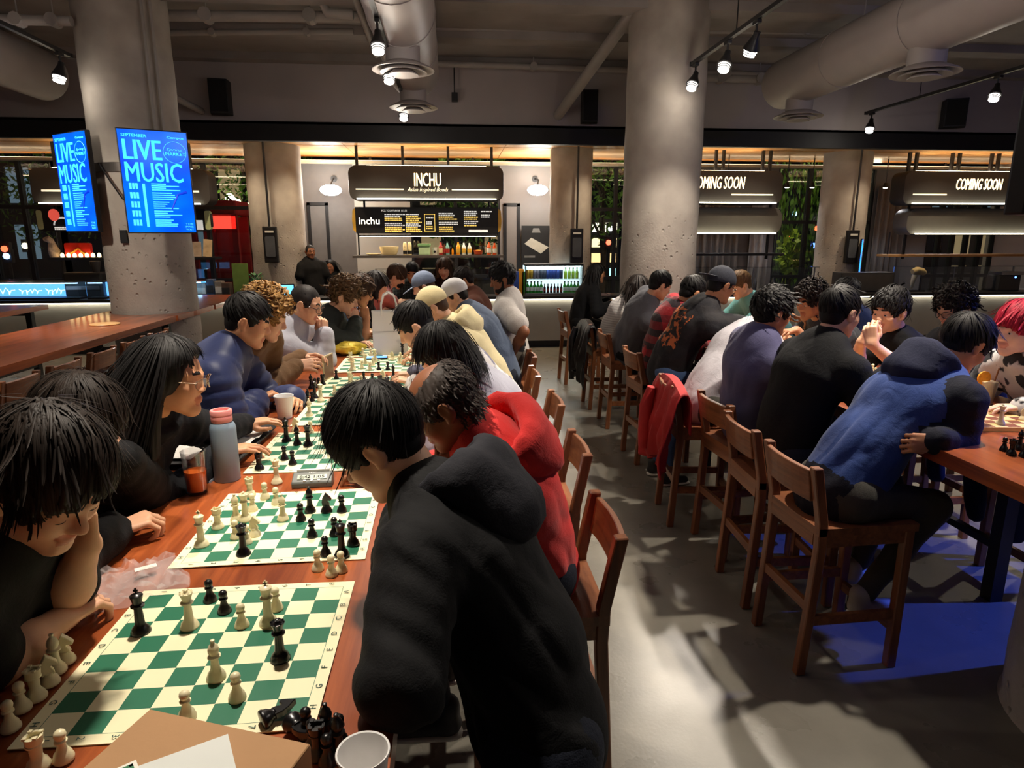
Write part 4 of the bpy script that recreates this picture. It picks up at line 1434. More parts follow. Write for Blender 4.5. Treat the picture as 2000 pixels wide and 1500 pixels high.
# ------------------------------------------------------------------ left stall
def chill_case(label, pxa, pxb, seed):
    xa, xb = aty(pxa, 562, 11.25)[0], aty(pxb, 562, 11.25)[0]
    r = empty('chilled_case', (xa, 11.25, CTZ))
    W = xb - xa
    MB().box(0, W, 0, 0.4, 0, 0.03).build('base', M_BLACK, r)
    MB().box(0, W, 0.36, 0.4, 0.03, 0.27).build('back_panel', emis('case_blue', (0.12, 0.42, 1.0, 1), 1.3), r)
    MB().box(0, W, 0, 0.006, 0.03, 0.27).build('front_pane', M_GLASS2, r)
    MB().box(0, W, 0, 0.4, 0.27, 0.285).build('top', M_CHROME, r)
    MB().box(0.02, W - 0.02, 0.02, 0.05, 0.255, 0.27).build('light_tube', emis('case_led', (0.35, 0.68, 1, 1), 10), r)
    rg = np.random.RandomState(seed)
    # looping white script on the pane, unreadable in the photograph
    x = 0.08
    mb = MB()
    while x < W - 0.2:
        n = 14
        amp = 0.035 + 0.03 * rg.rand()
        l_ = 0.25 + 0.25 * rg.rand()
        mb.tube([(x + l_ * i / n + 0.02 * math.sin(i * 1.9), -0.006, 0.13 + amp * math.sin(i * 1.9 + 1) * (1 if i % 5 else 1.5)) for i in range(n + 1)], 0.007, 5)
        x += l_ + 0.08
    mb.build('painted_script', emis('case_script', (0.8, 0.9, 1, 1), 1.0), r)
    tag(r, label, 'display case')


chill_case('long blue lit display case with white script at the left edge', -40, 152, 1)
chill_case('short blue lit display case beside the left column', 168, 200, 2)
chill_case('small blue lit display case right of the left column', 367, 394, 3)
P_ = aty(150, 484, 12.05)
r = empty('red_box', (P_[0], 12.0, LZ))
MB().prism(rrect(-0.21, 0.21, 0, 0.24, 0.03, 4), 'Y', 0.06, 0.14).build('panel', mat('red_card', srgb(206, 40, 28), 0.4), r)
MB().tube([(-0.13, 0.05, 0.06), (-0.05, 0.05, 0.10), (0.02, 0.05, 0.15), (0.08, 0.05, 0.08), (0.14, 0.05, 0.05)], 0.016, 6).build('printed_arm', mat('gold_print', srgb(230, 170, 60), 0.5), r)
tag(r, 'red card sign with a gold figure on the left stall shelf', 'sign')
for i in range(7):
    t = i / 6
    o = MB().lathe([(0.0, 0), (0.028, 0.006), (0.03, 0.045), (0.012, 0.07), (0.0, 0.075)], (0, 0, 0), 12).build('tea_light', emis('tea_light_glow', (1.0, 0.72, 0.32, 1), 5), smooth=True, loc=(aty(122 + 72 * t, 500, 11.98)[0], 11.98, LZ))
    tag(o, '%s small glowing light from the left along the left stall shelf' % ordn[i], 'light', 'shelf lights')
r = empty('plush_figure', (aty(104, 484, 12.05)[0], 12.05, LZ))
MB().tube([(0, 0, 0), (0.01, 0, 0.1), (-0.01, 0, 0.22), (0.0, 0, 0.30)], [0.07, 0.09, 0.06, 0.02], 12).build('body', mat('dog_white', srgb(190, 170, 150), 0.9, var=0.6, scale=14), r, smooth=True)
MB().tube([(0, -0.02, 0.26), (-0.04, -0.05, 0.31), (-0.1, -0.06, 0.30)], [0.05, 0.055, 0.03], 10).build('head', MATS['dog_white'], r, smooth=True)
tag(r, 'spotted white and brown animal figure at the end of the left shelf', 'figurine')
for i, (px, hh, c) in enumerate(((372, 0.2, srgb(190, 178, 150)), (385, 0.26, srgb(170, 150, 130)), (404, 0.3, srgb(196, 170, 130)))):
    o = MB().box(-0.07, 0.07, -0.02, 0.02, 0, hh).build('propped_card', mat('card_%d' % i, c, 0.6, var=0.3), bevel=0.004, loc=(aty(px, 490, 12.02)[0], 12.02, LZ), rot=(-0.12, 0.1 * (i - 1), 0.2))
    tag(o, ['low', 'middle', 'tall'][i] + ' pale card propped on the shelf right of the left column', 'card')
r = empty('green_panel', (aty(468, 520, 11.45)[0], 11.45, CTZ))
MB().box(-0.13, 0.13, 0, 0.02, 0, 0.56).build('panel', mat('green_card', srgb(116, 150, 74), 0.6), r, bevel=0.003)
MB().bar((0, 0.02, 0.4), (0, 0.2, 0.0), 0.03, 0.012).build('strut', M_BLACK, r)
tag(r, 'plain green upright board on the left counter', 'board')
clut = [(372, 0.16, 0.12, srgb(120, 120, 128)), (392, 0.2, 0.16, srgb(150, 150, 150)), (412, 0.12, 0.2, srgb(60, 84, 120)), (428, 0.12, 0.18, srgb(140, 130, 120)), (442, 0.14, 0.16, srgb(90, 70, 60)), (486, 0.12, 0.14, srgb(110, 120, 112))]
for i, (px, ww, hh, c) in enumerate(clut):
    r = empty('counter_box', (aty(px, 545, 11.5)[0], 11.5, CTZ))
    MB().box(-ww / 2, ww / 2, -0.08, 0.08, 0, hh * 1.5).build('box_body', mat('clutter_%d' % i, c, 0.5, var=0.3, scale=12), r, bevel=0.01)
    MB().box(-ww / 2 + 0.01, ww / 2 - 0.01, -0.09, -0.08, hh * 0.4, hh).build('printed_panel', M_WHITEP if i % 2 else M_DARKGREY, r)
    tag(r, ['grey box next to the left column', 'pale box with dark panel', 'blue box', 'beige box', 'brown box before the green board', 'grey green box right of the green board'][i] + ' on the left counter', 'box')
# coffee grinder and tap tower
r = empty('coffee_machine', (aty(160, 540, 11.5)[0], 11.5, CTZ))
MB().box(-0.3, 0.3, 0.0, 0.3, 0.0, 0.42).build('machine_body', M_BLACK, r, bevel=0.03)
MB().box(-0.26, 0.26, -0.03, 0.0, 0.14, 0.2).build('group_bar', M_CHROME, r)
MB().lathe([(0.05, 0.42), (0.08, 0.56), (0.08, 0.6), (0.0, 0.6)], (0.16, 0.15, 0), 14).build('hopper', M_DARKGREY, r, smooth=True)
tag(r, 'dark coffee machine behind the blue lit case', 'coffee machine')
r = empty('plant_pot', (aty(500, 530, 11.45)[0], 11.45, CTZ))
MB().lathe([(0.06, 0), (0.08, 0.14), (0.085, 0.15), (0.0, 0.14)], (0, 0, 0), 16).build('pot', M_DARKGREY, r, smooth=True)
rg = np.random.RandomState(12)
V, F = [], []
for i in range(60):
    a = rg.rand() * 6.28
    q = np.array([0.05 * math.cos(a), 0.05 * math.sin(a), 0.16 + 0.2 * rg.rand()])
    d = np.array([math.cos(a), math.sin(a), 0.6]) * 0.09
    s = np.array([-math.sin(a), math.cos(a), 0]) * 0.022
    o_ = len(V)
    V += [q, q + d * 0.5 + s, q + d, q + d * 0.5 - s]
    F.append((o_, o_ + 1, o_ + 2, o_ + 3))
MB().add(V, F).build('leaves', mat('plant_leaf', srgb(70, 120, 80), 0.5), r)['kind'] = 'stuff'
tag(r, 'small potted plant on the counter beside the left round column', 'plant')

# ================================================================== screens on the columns
def tv(center, normal_angle, label, strength=1.0, wide=0.62, tall=1.0, content=True):
    """portrait screen; local -Y is the viewing side, turned by normal_angle about Z"""
    r = empty('music_screen', center, normal_angle)
    MB().box(-wide / 2 - 0.012, wide / 2 + 0.012, 0.0, 0.05, -tall / 2 - 0.012, tall / 2 + 0.012).build('casing', M_BLACK, r, bevel=0.006)
    m, nt, b = newmat('live_screen')
    N, L = nt.nodes, nt.links
    tc = N.new('ShaderNodeTexCoord')
    nz = N.new('ShaderNodeTexNoise')
    nz.inputs['Scale'].default_value = 2.2
    L.new(tc.outputs['Object'], nz.inputs['Vector'])
    rp = N.new('ShaderNodeValToRGB')
    rp.color_ramp.elements[0].color = (0.0, 0.05, 0.75, 1)
    rp.color_ramp.elements[1].color = (0.0, 0.17, 1.0, 1)
    rp.color_ramp.elements[0].position = 0.35
    rp.color_ramp.elements[1].position = 0.65
    L.new(nz.outputs['Fac'], rp.inputs[0])
    L.new(rp.outputs[0], b.inputs['Emission Color'])
    b.inputs['Emission Strength'].default_value = 1.15 * strength
    b.inputs['Base Color'].default_value = (0, 0, 0.02, 1)
    b.inputs['Roughness'].default_value = 0.15
    MB().box(-wide / 2, wide / 2, -0.004, 0.0, -tall / 2, tall / 2).build('screen', m, r)
    if content:
        c1 = emis('screen_cyan', (0.05, 0.48, 1.0, 1), 1.15)
        c2 = emis('screen_teal', (0.06, 0.55, 0.9, 1), 1.0)
        y = -0.006
        D = 0.002
        w2, t2 = wide / 2, tall / 2
        text('screen_title', 'SEPTEMBER', r, c2, wide * 0.36, tall * 0.03, (-w2 + wide * 0.23, y, t2 - tall * 0.055), depth=D, bold=0.02)
        text('screen_title', 'LIVE', r, c1, wide * 0.56, tall * 0.19, (-w2 + wide * 0.33, y, t2 - tall * 0.19), depth=D, bold=0.03)
        text('screen_title', 'MUSIC', r, c1, wide * 0.84, tall * 0.19, (-w2 + wide * 0.47, y, t2 - tall * 0.405), depth=D, bold=0.02)
        text('screen_title', 'Campus', r, c2, wide * 0.25, tall * 0.028, (w2 - wide * 0.17, y, t2 - tall * 0.06), depth=D, bold=0.02)
        MB().tube([(w2 - wide * 0.2 + 0.105 * math.cos(t), y, t2 - tall * 0.2 + 0.105 * math.sin(t)) for t in np.linspace(0, 2 * PI, 28)[:-1]], 0.0022, 4, closed=True).build('round_mark', c2, r)
        text('screen_title', 'MARKET', r, c1, wide * 0.3, tall * 0.03, (w2 - wide * 0.19, y, t2 - tall * 0.215), depth=D, bold=0.02)
        text('screen_title', 'Spring', r, c2, wide * 0.24, tall * 0.03, (w2 - wide * 0.2, y, t2 - tall * 0.175), depth=D, shear=0.3)
        rg = np.random.RandomState(5)
        for i in range(5):
            z = t2 - tall * (0.545 + 0.09 * i)
            mb = MB()
            for j in range(3):
                mb.box(-w2 + wide * (0.08 + 0.045 * j), -w2 + wide * (0.115 + 0.045 * j), y, y + 0.002, z - tall * 0.03, z + tall * 0.03)
            mb.build('screen_dates', c2, r)
            mb = MB()
            for j in range(4):
                l_ = wide * (0.15 + 0.3 * rg.rand())
                mb.box(-w2 + wide * 0.40, -w2 + wide * 0.40 + l_, y, y + 0.002, z + tall * (0.028 - 0.02 * j) - 0.006, z + tall * (0.028 - 0.02 * j) + 0.005)
            mb.build('screen_acts', c2, r)
        MB().box(-w2 + wide * 0.27, -w2 + wide * 0.31, y, y + 0.002, -t2 + tall * 0.05, t2 - tall * 0.52).build('screen_bar', c2, r)
        for j in range(3):
            text('screen_corner', ['THE', 'PRE', 'WAY'][j], r, c2, wide * 0.12, tall * 0.018, (w2 - wide * 0.09, y, -t2 + tall * (0.085 - 0.028 * j)), depth=D)
        dk = emis('screen_dark', (0.0, 0.03, 0.55, 1), 0.8)
        MB().tube([(w2 - wide * 0.34, y, -t2 + tall * 0.22), (w2 - wide * 0.22, y, -t2 + tall * 0.38), (w2 - wide * 0.08, y, -t2 + tall * 0.41)], [0.006, 0.011, 0.016], 5).build('screen_picture', dk, r)
    MB().box(-0.1, 0.1, 0.05, 0.09, -0.12, 0.12).build('mount_plate', M_BLACK, r)
    MB().box(-0.03, 0.03, 0.09, 0.3, -0.04, 0.04).build('mount_arm', M_BLACK, r)
    tag(r, label, 'screen', 'music screens')
    return r


tv(aty(308, 356, 7.3), math.atan2(0.40, 0.92), 'bright blue portrait screen reading LIVE MUSIC on the right of the column', 1.0)
tv(aty(147, 357, 7.62), -0.62, 'bright blue portrait screen reading LIVE MUSIC on the left of the column', 1.0)
# screen on the near right column, seen from its dark side edge
tv((1.71, 1.70, 2.45), math.radians(200), 'screen on the near right column seen from its black back', 1.2, 0.62, 0.97, False)
# column fittings
M_STRAP = mat('steel_strap', srgb(110, 104, 100), 0.35, 0.8)
for (z, lab) in ((2.62, 'upper'), ):
    o = MB().lathe([(0.468, -0.05), (0.476, -0.045), (0.476, 0.045), (0.468, 0.05)], (0, 0, 0), 40).build('column_strap', M_STRAP, smooth=True, loc=(LCX, LCY, z))
    tag(o, 'dark metal strap round the left column behind the screens', 'strap')
o = MB().tube([(LCX + 0.36, LCY - 0.34, 2.6), (LCX + 0.36, LCY - 0.35, 3.2), (LCX + 0.36, LCY - 0.35, CZ)], 0.016, 8).build('conduit', M_PIPE, smooth=True)
tag(o, 'thin conduit up the left column to the ceiling, left of two', 'conduit')
o = MB().tube([(LCX + 0.42, LCY - 0.27, 2.6), (LCX + 0.42, LCY - 0.28, 3.2), (LCX + 0.42, LCY - 0.28, CZ)], 0.016, 8).build('conduit', M_PIPE, smooth=True)
tag(o, 'thin conduit up the left column to the ceiling, right of two', 'conduit')
A, B = aty(192, 318, 7.57), aty(262, 400, 7.45)
o = MB().tube([A, A * 0.7 + B * 0.3 + np.array([0, 0, -0.05]), A * 0.35 + B * 0.65 + np.array([0, 0, -0.09]), B], 0.009, 6).build('cable', M_BLACK, smooth=True)
tag(o, 'black cable hanging between the two blue screens', 'cable')
P_ = aty(243, 462, 7.59)
o = MB().box(-0.035, 0.035, -0.03, 0.03, -0.07, 0.07).build('wall_switch', M_BLACK, bevel=0.005, loc=P_)
tag(o, 'small black switch box on the left column', 'switch')

# ================================================================== tables
TH = 1.05      # top of every bar-height table


def top_with_hole(x0, x1, y0, y1, z0, z1, hole=None, n=32):
    mb = MB()
    if hole is None:
        return mb.box(x0, x1, y0, y1, z0, z1)
    cx, cy, r = hole
    ya, yb = max(y0, cy - r - 0.15), min(y1, cy + r + 0.15)
    if ya > y0:
        mb.box(x0, x1, y0, ya, z0, z1)
    if yb < y1:
        mb.box(x0, x1, yb, y1, z0, z1)
    circ, sq = [], []
    for i in range(n):
        a = 2 * PI * i / n + PI / n
        c, s = math.cos(a), math.sin(a)
        circ.append((cx + r * c, cy + r * s))
        tx = ((x1 - cx) / c if c > 0 else (x0 - cx) / c) if abs(c) > 1e-6 else 1e9
        ty = ((yb - cy) / s if s > 0 else (ya - cy) / s) if abs(s) > 1e-6 else 1e9
        t = min(tx, ty)
        sq.append((cx + t * c, cy + t * s))
    vs = [(x, y, z) for z in (z0, z1) for ring in (circ, sq) for (x, y) in ring]
    fs = []
    for i in range(n):
        j = (i + 1) % n
        fs += [(i, j, n + j, n + i), (2 * n + i, 3 * n + i, 3 * n + j, 2 * n + j), (i, 2 * n + i, 2 * n + j, j), (n + i, n + j, 3 * n + j, 3 * n + i)]
    return mb.add(vs, fs)


def table(label, x0, x1, y0, y1, hole=None, legs=(), rail=0.12):
    r = empty('bar_table', ((x0 + x1) / 2, (y0 + y1) / 2, 0))
    cx, cy = (x0 + x1) / 2, (y0 + y1) / 2
    h = None if hole is None else (hole[0] - cx, hole[1] - cy, hole[2])
    top_with_hole(x0 - cx, x1 - cx, y0 - cy, y1 - cy, TH - 0.06, TH, h).build('tabletop', M_TABLE, r)
    for y in legs:
        for x in (x0 + 0.12, x1 - 0.12):
            MB().box(x - cx - 0.035, x - cx + 0.035, y - cy - 0.035, y - cy + 0.035, 0, TH - 0.06).build('leg', M_BLACK, r)
        MB().box(x0 - cx + 0.1, x1 - cx - 0.1, y - cy - 0.03, y - cy + 0.03, TH - 0.12, TH - 0.06).build('cross_bar', M_BLACK, r)
    ys = sorted(legs)
    for x in (x0 + rail, x1 - rail):
        for a, b in zip(ys[:-1], ys[1:]):
            MB().box(x - cx - 0.02, x - cx + 0.02, a - cy + 0.035, b - cy - 0.035, 0.28, 0.32).build('foot_rail', M_BLACK, r)
    tag(r, label, 'table', 'bar tables')
    return r


MX0, MX1 = -1.10, -0.115
table('long polished reddish wood bar table set with chess boards', MX0, MX1, 0.35, 8.2, None, (0.6, 3.0, 5.4, 7.9))
RX0, RX1 = 1.98, 2.98
table('reddish wood bar table on the right crowded with players', RX0, RX1, 1.1, 7.45, (2.67, 1.93, 0.475), (2.9, 5.0, 7.2))
table('reddish wood bar table along the left, built round the concrete column', -3.98, -3.0, 1.0, 10.2, (LCX, LCY, 0.475), (1.6, 3.75, 7.45, 9.6), 0.46)
table('small bar table at the far left edge below the blue case', -6.6, -5.15, 7.6, 8.9, None, (7.8, 8.7))

# ================================================================== stools
SEAT = 0.70


def make_stool():
    """sitter faces +Y; origin on the floor under the seat"""
    r = empty('bar_stool')
    w2, d2 = 0.19, 0.21
    # rear posts: splayed below the seat, raked above it
    for s in (-1, 1):
        mb = MB()
        path = [(-d2 - 0.015, 0.0), (-d2 + 0.02, SEAT - 0.10), (-d2 + 0.015, SEAT + 0.02), (-d2 - 0.035, 0.97)]
        prof_f = [(y + 0.02, z) for y, z in path]
        prof_b = [(y - 0.022, z) for y, z in reversed(path)]
        mb.prism(prof_f + prof_b, 'X', s * w2 - 0.02, s * w2 + 0.02)
        mb.build('leg', M_STOOL, r, bevel=0.004, segs=1)
        MB().box(s * w2 - 0.02, s * w2 + 0.02, d2 - 0.022, d2 + 0.022, 0, SEAT - 0.03).build('leg', M_STOOL, r, bevel=0.004, segs=1)
    # scooped seat plank
    n = 8
    vs, fs = [], []
    for i in range(n + 1):
        y = -d2 - 0.005 + (2 * d2 + 0.04) * i / n
        for j in range(n + 1):
            x = -w2 - 0.02 + (2 * w2 + 0.04) * j / n
            dip = 0.014 * math.exp(-((x / 0.12) ** 2 + ((y + 0.02) / 0.14) ** 2))
            vs.append((x, y, SEAT - dip))
    k = (n + 1) ** 2
    vs += [(x, y, SEAT - 0.035) for (x, y, z) in vs]
    for i in range(n):
        for j in range(n):
            a = i * (n + 1) + j
            fs.append((a, a + 1, a + n + 2, a + n + 1))
            fs.append((k + a, k + a + n + 1, k + a + n + 2, k + a + 1))
    edge = [j for j in range(n + 1)] + [(i + 1) * (n + 1) + n for i in range(n)] + [n * (n + 1) + j for j in range(n - 1, -1, -1)] + [i * (n + 1) for i in range(n - 1, 0, -1)]
    for a, b in zip(edge, edge[1:] + edge[:1]):
        fs.append((a, k + a, k + b, b))
    MB().add(vs, fs).build('seat', M_STOOLX, r)
    # curved backrest board
    mb = MB()
    vs, fs = [], []
    m = 6
    for j in range(m + 1):
        x = -w2 + 0.018 + (2 * w2 - 0.036) * j / m
        bow = -0.02 * (1 - (x / w2) ** 2)
        for (y, z) in ((-d2 - 0.012, 0.815), (-d2 - 0.032, 0.955), (-d2 - 0.054, 0.952), (-d2 - 0.034, 0.812)):
            vs.append((x, y + bow, z))
    for j in range(m):
        for q in range(4):
            q2 = (q + 1) % 4
            fs.append((4 * j + q, 4 * j + q2, 4 * j + 4 + q2, 4 * j + 4 + q))
    fs += [(3, 2, 1, 0), (4 * m, 4 * m + 1, 4 * m + 2, 4 * m + 3)]
    mb.add(vs, fs).build('backrest', M_STOOLX, r, bevel=0.003, segs=1)
    MB().box(-w2 + 0.02, w2 - 0.02, -d2 - 0.005, -d2 + 0.02, SEAT - 0.09, SEAT - 0.035).build('rear_rail', M_STOOLX, r)
    MB().box(-w2 + 0.02, w2 - 0.02, d2 - 0.012, d2 + 0.012, SEAT - 0.09, SEAT - 0.035).build('front_rail', M_STOOLX, r)
    for s in (-1, 1):
        MB().box(s * w2 - 0.012, s * w2 + 0.012, -d2 + 0.03, d2 - 0.02, SEAT - 0.09, SEAT - 0.035).build('side_rail', M_STOOLX, r)
        MB().box(s * w2 - 0.011, s * w2 + 0.011, -d2 + 0.015, d2 - 0.02, 0.24, 0.285).build('stretcher', M_STOOLX, r)
    MB().box(-w2 + 0.02, w2 - 0.02, -d2 - 0.01, -d2 + 0.012, 0.30, 0.345).build('stretcher', M_STOOLX, r)
    MB().box(-w2 + 0.02, w2 - 0.02, d2 - 0.012, d2 + 0.012, 0.17, 0.215).build('foot_rest', M_STOOLX, r)
    return r


STOOL0 = make_stool()
_used = [False]


def stool(x, y, face, label, group='wooden bar stools'):
    """face = direction the sitter looks, degrees from +X"""
    o = STOOL0 if not _used[0] else copy_tree(STOOL0)
    _used[0] = True
    o.location = (x, y, 0)
    o.rotation_euler = (0, 0, math.radians(face - 90))
    tag(o, label, 'stool', group)
    return o


SR = [(1.73, 2.61, 2, 'wooden bar stool under the person in the blue and navy hoodie, nearest on the right'),
      (1.74, 3.12, -3, 'wooden bar stool under the person in the black sweater'),
      (1.80, 3.64, 4, 'wooden bar stool under the person in the violet shirt'),
      (1.68, 4.10, -6, 'wooden bar stool with a red jacket hung over its back'),
      (1.77, 5.34, 3, 'wooden bar stool beside the person in red plaid'),
      (1.78, 6.40, 0, 'wooden bar stool under the person in the grey shirt'),
      (1.76, 7.15, 0, 'wooden bar stool with a black jacket over its back'),
      (1.70, 8.45, 4, 'wooden bar stool at the far end of the aisle under the black jacket person')]
for a in SR:
    stool(*a)
for x, y, lab in ((3.30, 3.06, 'pink haired person'), (3.04, 3.78, 'person with folded hands'), (3.54, 3.92, None), (3.24, 4.72, 'curly haired person in the dark tee'), (3.62, 5.3, 'person in the blue top'), (3.34, 6.15, 'teal shirt person')):
    if lab:
        stool(x, y, 180, 'wooden bar stool under the %s across the right table' % lab)
stool(3.54, 4.15, 180, 'wooden bar stool under the curly haired person with glasses')
for x, y, lab in ((0.28, 2.06, 'man in the red hoodie'), (0.34, 2.86, 'long haired person in pale grey'), (0.37, 3.72, 'person in the printed shirt'), (0.34, 4.5, 'person in the beige cap'), (0.41, 5.22, 'person in the white cap'), (0.28, 6.1, 'person in the grey blue cap'), (0.37, 7.0, 'person in the rust jacket')):
    stool(x, y, 180, 'wooden bar stool under the %s at the long table' % lab)
for x, y, lab in ((-1.23, 1.30, 'messy haired person in the tee'), (-1.39, 1.84, 'person hiding the face'), (-1.34, 2.36, 'woman with glasses'), (-1.39, 3.22, 'man in the puffer jacket'), (-1.43, 3.92, 'curly blond person'), (-1.33, 4.52, 'man in the grey hoodie'), (-1.26, 5.2, 'person in dark green'), (-1.29, 5.75, 'person in the blue shirt'), (-1.23, 6.35, 'person in the black tee'), (-1.16, 7.35, 'masked person in pink')):
    stool(x, y, 0, 'wooden bar stool under the %s at the long table' % lab)
stool(-0.55, 8.75, -90, 'wooden bar stool at the far end of the long table')
for i, y in enumerate((4.12, 4.66, 5.20, 5.76, 6.32, 6.86)):
    stool(-3.20, y, 180, '%s empty bar stool from the camera, pushed under the left counter table' % ordn[i])
stool(-5.35, 7.2, 90, 'empty bar stool at the small table by the far left edge')

# ================================================================== chess boards
def board_mat(name, dark, light, nsq=8):
    m, nt, b = newmat(name)
    N, L = nt.nodes, nt.links
    tc = N.new('ShaderNodeTexCoord')
    mp = N.new('ShaderNodeMapping')
    mp.inputs['Scale'].default_value = (1 / 0.05715,) * 3
    mp.inputs['Location'].default_value = (64, 64, 0.5)
    L.new(tc.outputs['Object'], mp.inputs[0])
    ck = N.new('ShaderNodeTexChecker')
    ck.inputs['Scale'].default_value = 1.0
    ck.inputs['Color1'].default_value = dark
    ck.inputs['Color2'].default_value = light
    L.new(mp.outputs[0], ck.inputs['Vector'])
    # outside the eight by eight field: plain margin with a thin printed frame line
    sp = N.new('ShaderNodeSeparateXYZ')
    L.new(tc.outputs['Object'], sp.inputs[0])
    ax = []
    for k in ('X', 'Y'):
        ab = N.new('ShaderNodeMath')
        ab.operation = 'ABSOLUTE'
        L.new(sp.outputs[k], ab.inputs[0])
        ax.append(ab)
    mxm = N.new('ShaderNodeMath')
    mxm.operation = 'MAXIMUM'
    L.new(ax[0].outputs[0], mxm.inputs[0])
    L.new(ax[1].outputs[0], mxm.inputs[1])
    gt = N.new('ShaderNodeMath')
    gt.operation = 'GREATER_THAN'
    gt.inputs[1].default_value = 0.2286
    L.new(mxm.outputs[0], gt.inputs[0])
    ln = N.new('ShaderNodeMath')
    ln.operation = 'COMPARE'
    ln.inputs[1].default_value = 0.2292
    ln.inputs[2].default_value = 0.0006
    L.new(mxm.outputs[0], ln.inputs[0])
    m1 = N.new('ShaderNodeMix')
    m1.data_type = 'RGBA'
    L.new(gt.outputs[0], m1.inputs['Factor'])
    L.new(ck.outputs['Color'], m1.inputs['A'])
    m1.inputs['B'].default_value = light
    m2 = N.new('ShaderNodeMix')
    m2.data_type = 'RGBA'
    L.new(ln.outputs[0], m2.inputs['Factor'])
    L.new(m1.outputs['Result'], m2.inputs['A'])
    m2.inputs['B'].default_value = dark
    L.new(m2.outputs['Result'], b.inputs['Base Color'])
    b.inputs['Roughness'].default_value = 0.5
    return m


M_BOARD = board_mat('vinyl_board', srgb(22, 104, 74), srgb(238, 230, 190))
M_BOARDW = board_mat('wood_board', srgb(120, 66, 30), srgb(222, 186, 122))
M_INK = mat('green_ink', srgb(40, 80, 66), 0.6)


def chess_board(cx, cy, rz, label, letters=False, wooden=False, size=0.508, wav=0.0, mirror=False):
    n = 16
    th = 0.02 if wooden else 0.002
    vs, fs = [], []
    for lev in (th, 0.0):
        for i in range(n + 1):
            for j in range(n + 1):
                x, y = -size / 2 + size * i / n, -size / 2 + size * j / n
                wv = 0.0015 * (1 + math.sin(9 * x + 2) * math.sin(7 * y + cy * 5)) if not wooden else 0
                vs.append((x, y, lev + wv))
    k = (n + 1) ** 2
    for i in range(n):
        for j in range(n):
            a = i * (n + 1) + j
            fs.append((a, a + n + 1, a + n + 2, a + 1))
            fs.append((k + a, k + a + 1, k + a + n + 2, k + a + n + 1))
    edge = [j for j in range(n + 1)] + [(i + 1) * (n + 1) + n for i in range(n)] + [n * (n + 1) + j for j in range(n - 1, -1, -1)] + [i * (n + 1) for i in range(n - 1, 0, -1)]
    for a, b in zip(edge, edge[1:] + edge[:1]):
        fs.append((a, b, k + b, k + a))
    o = MB().add(vs, fs).build('chess_board', M_BOARDW if wooden else M_BOARD, smooth=False, loc=(cx, cy, TH + 0.001), rot=(0, 0, rz))
    tag(o, label, 'chess board', 'chess boards')
    if letters:
        items = []
        for i in range(8):
            q = -0.2 + 0.05715 * i
            for s in (-1, 1):
                me = text_mesh('HGFEDCBA'[i], 0.018, 0.0002)
                items.append((me, Matrix.Translation((s * 0.2415, q, th + 0.0036)) @ Matrix.Rotation(s * PI / 2, 4, 'Z'), 0))
                me = text_mesh('12345678'[i], 0.018, 0.0002)
                items.append((me, Matrix.Translation((q, s * 0.2415, th + 0.0036)) @ Matrix.Rotation(s * PI / 2, 4, 'Z'), 0))
        link('printed_coordinates', join_meshes('printed_coordinates', items, [M_INK]), o)
    return o


BD = [(-0.508, 1.265, 0.0, 'green and cream vinyl chess board nearest the camera'),
      (-0.50, 1.885, 0.012, 'green and cream vinyl chess board, second from the camera'),
      (-0.515, 2.585, 0.0, 'green and cream vinyl chess board, third from the camera, beside the food tray'),
      (-0.49, 3.20, 0.0, 'vinyl chess board, fourth from the camera, beside the paper cup'),
      (-0.50, 3.75, 0.0, 'vinyl chess board, fifth from the camera along the long table'),
      (-0.50, 4.40, 0.0, 'vinyl chess board, sixth from the camera, with a phone lying on it'),
      (-0.50, 4.95, 0.0, 'vinyl chess board, seventh from the camera, under the paper bag'),
      (-0.55, 5.52, 0.0, 'vinyl chess board, eighth from the camera, behind the paper bag'),
      (-0.52, 6.7, 0.0, 'vinyl chess board at the far end of the long table')]
for i, (x, y, rz, lab) in enumerate(BD):
    chess_board(x, y, rz, lab, letters=i < 3)
RB = [(2.44, 2.80, -0.12, 'thick wooden chess board before the pink haired player', True),
      (2.42, 3.66, 0.05, 'chess board between the black sweater and the folded hands player', True),
      (2.42, 4.55, 0.0, 'vinyl chess board between the violet shirt and the curly haired player', False),
      (2.40, 5.4, 0.0, 'vinyl chess board under the leaning person in the cap', False),
      (2.40, 6.3, 0.0, 'vinyl chess board at the far end of the right table', False)]
for x, y, rz, lab, wd in RB:
    chess_board(x, y, rz, lab, wooden=wd, size=0.47 if wd else 0.508)

# ================================================================== chess pieces
M_WHITE = mat('ivory_plastic', srgb(226, 216, 178), 0.32, var=0.03, scale=20)
M_BLK = mat('black_piece_plastic', srgb(17, 16, 17), 0.28, var=0.1, scale=20)


def base_prof(s, top):
    return [(0.0, 0.0), (0.0185 * s, 0.0), (0.0195 * s, 0.002), (0.0195 * s, 0.006), (0.017 * s, 0.010), (0.0165 * s, 0.0135), (0.0125 * s, 0.018), (0.0095 * s, 0.024)] + top


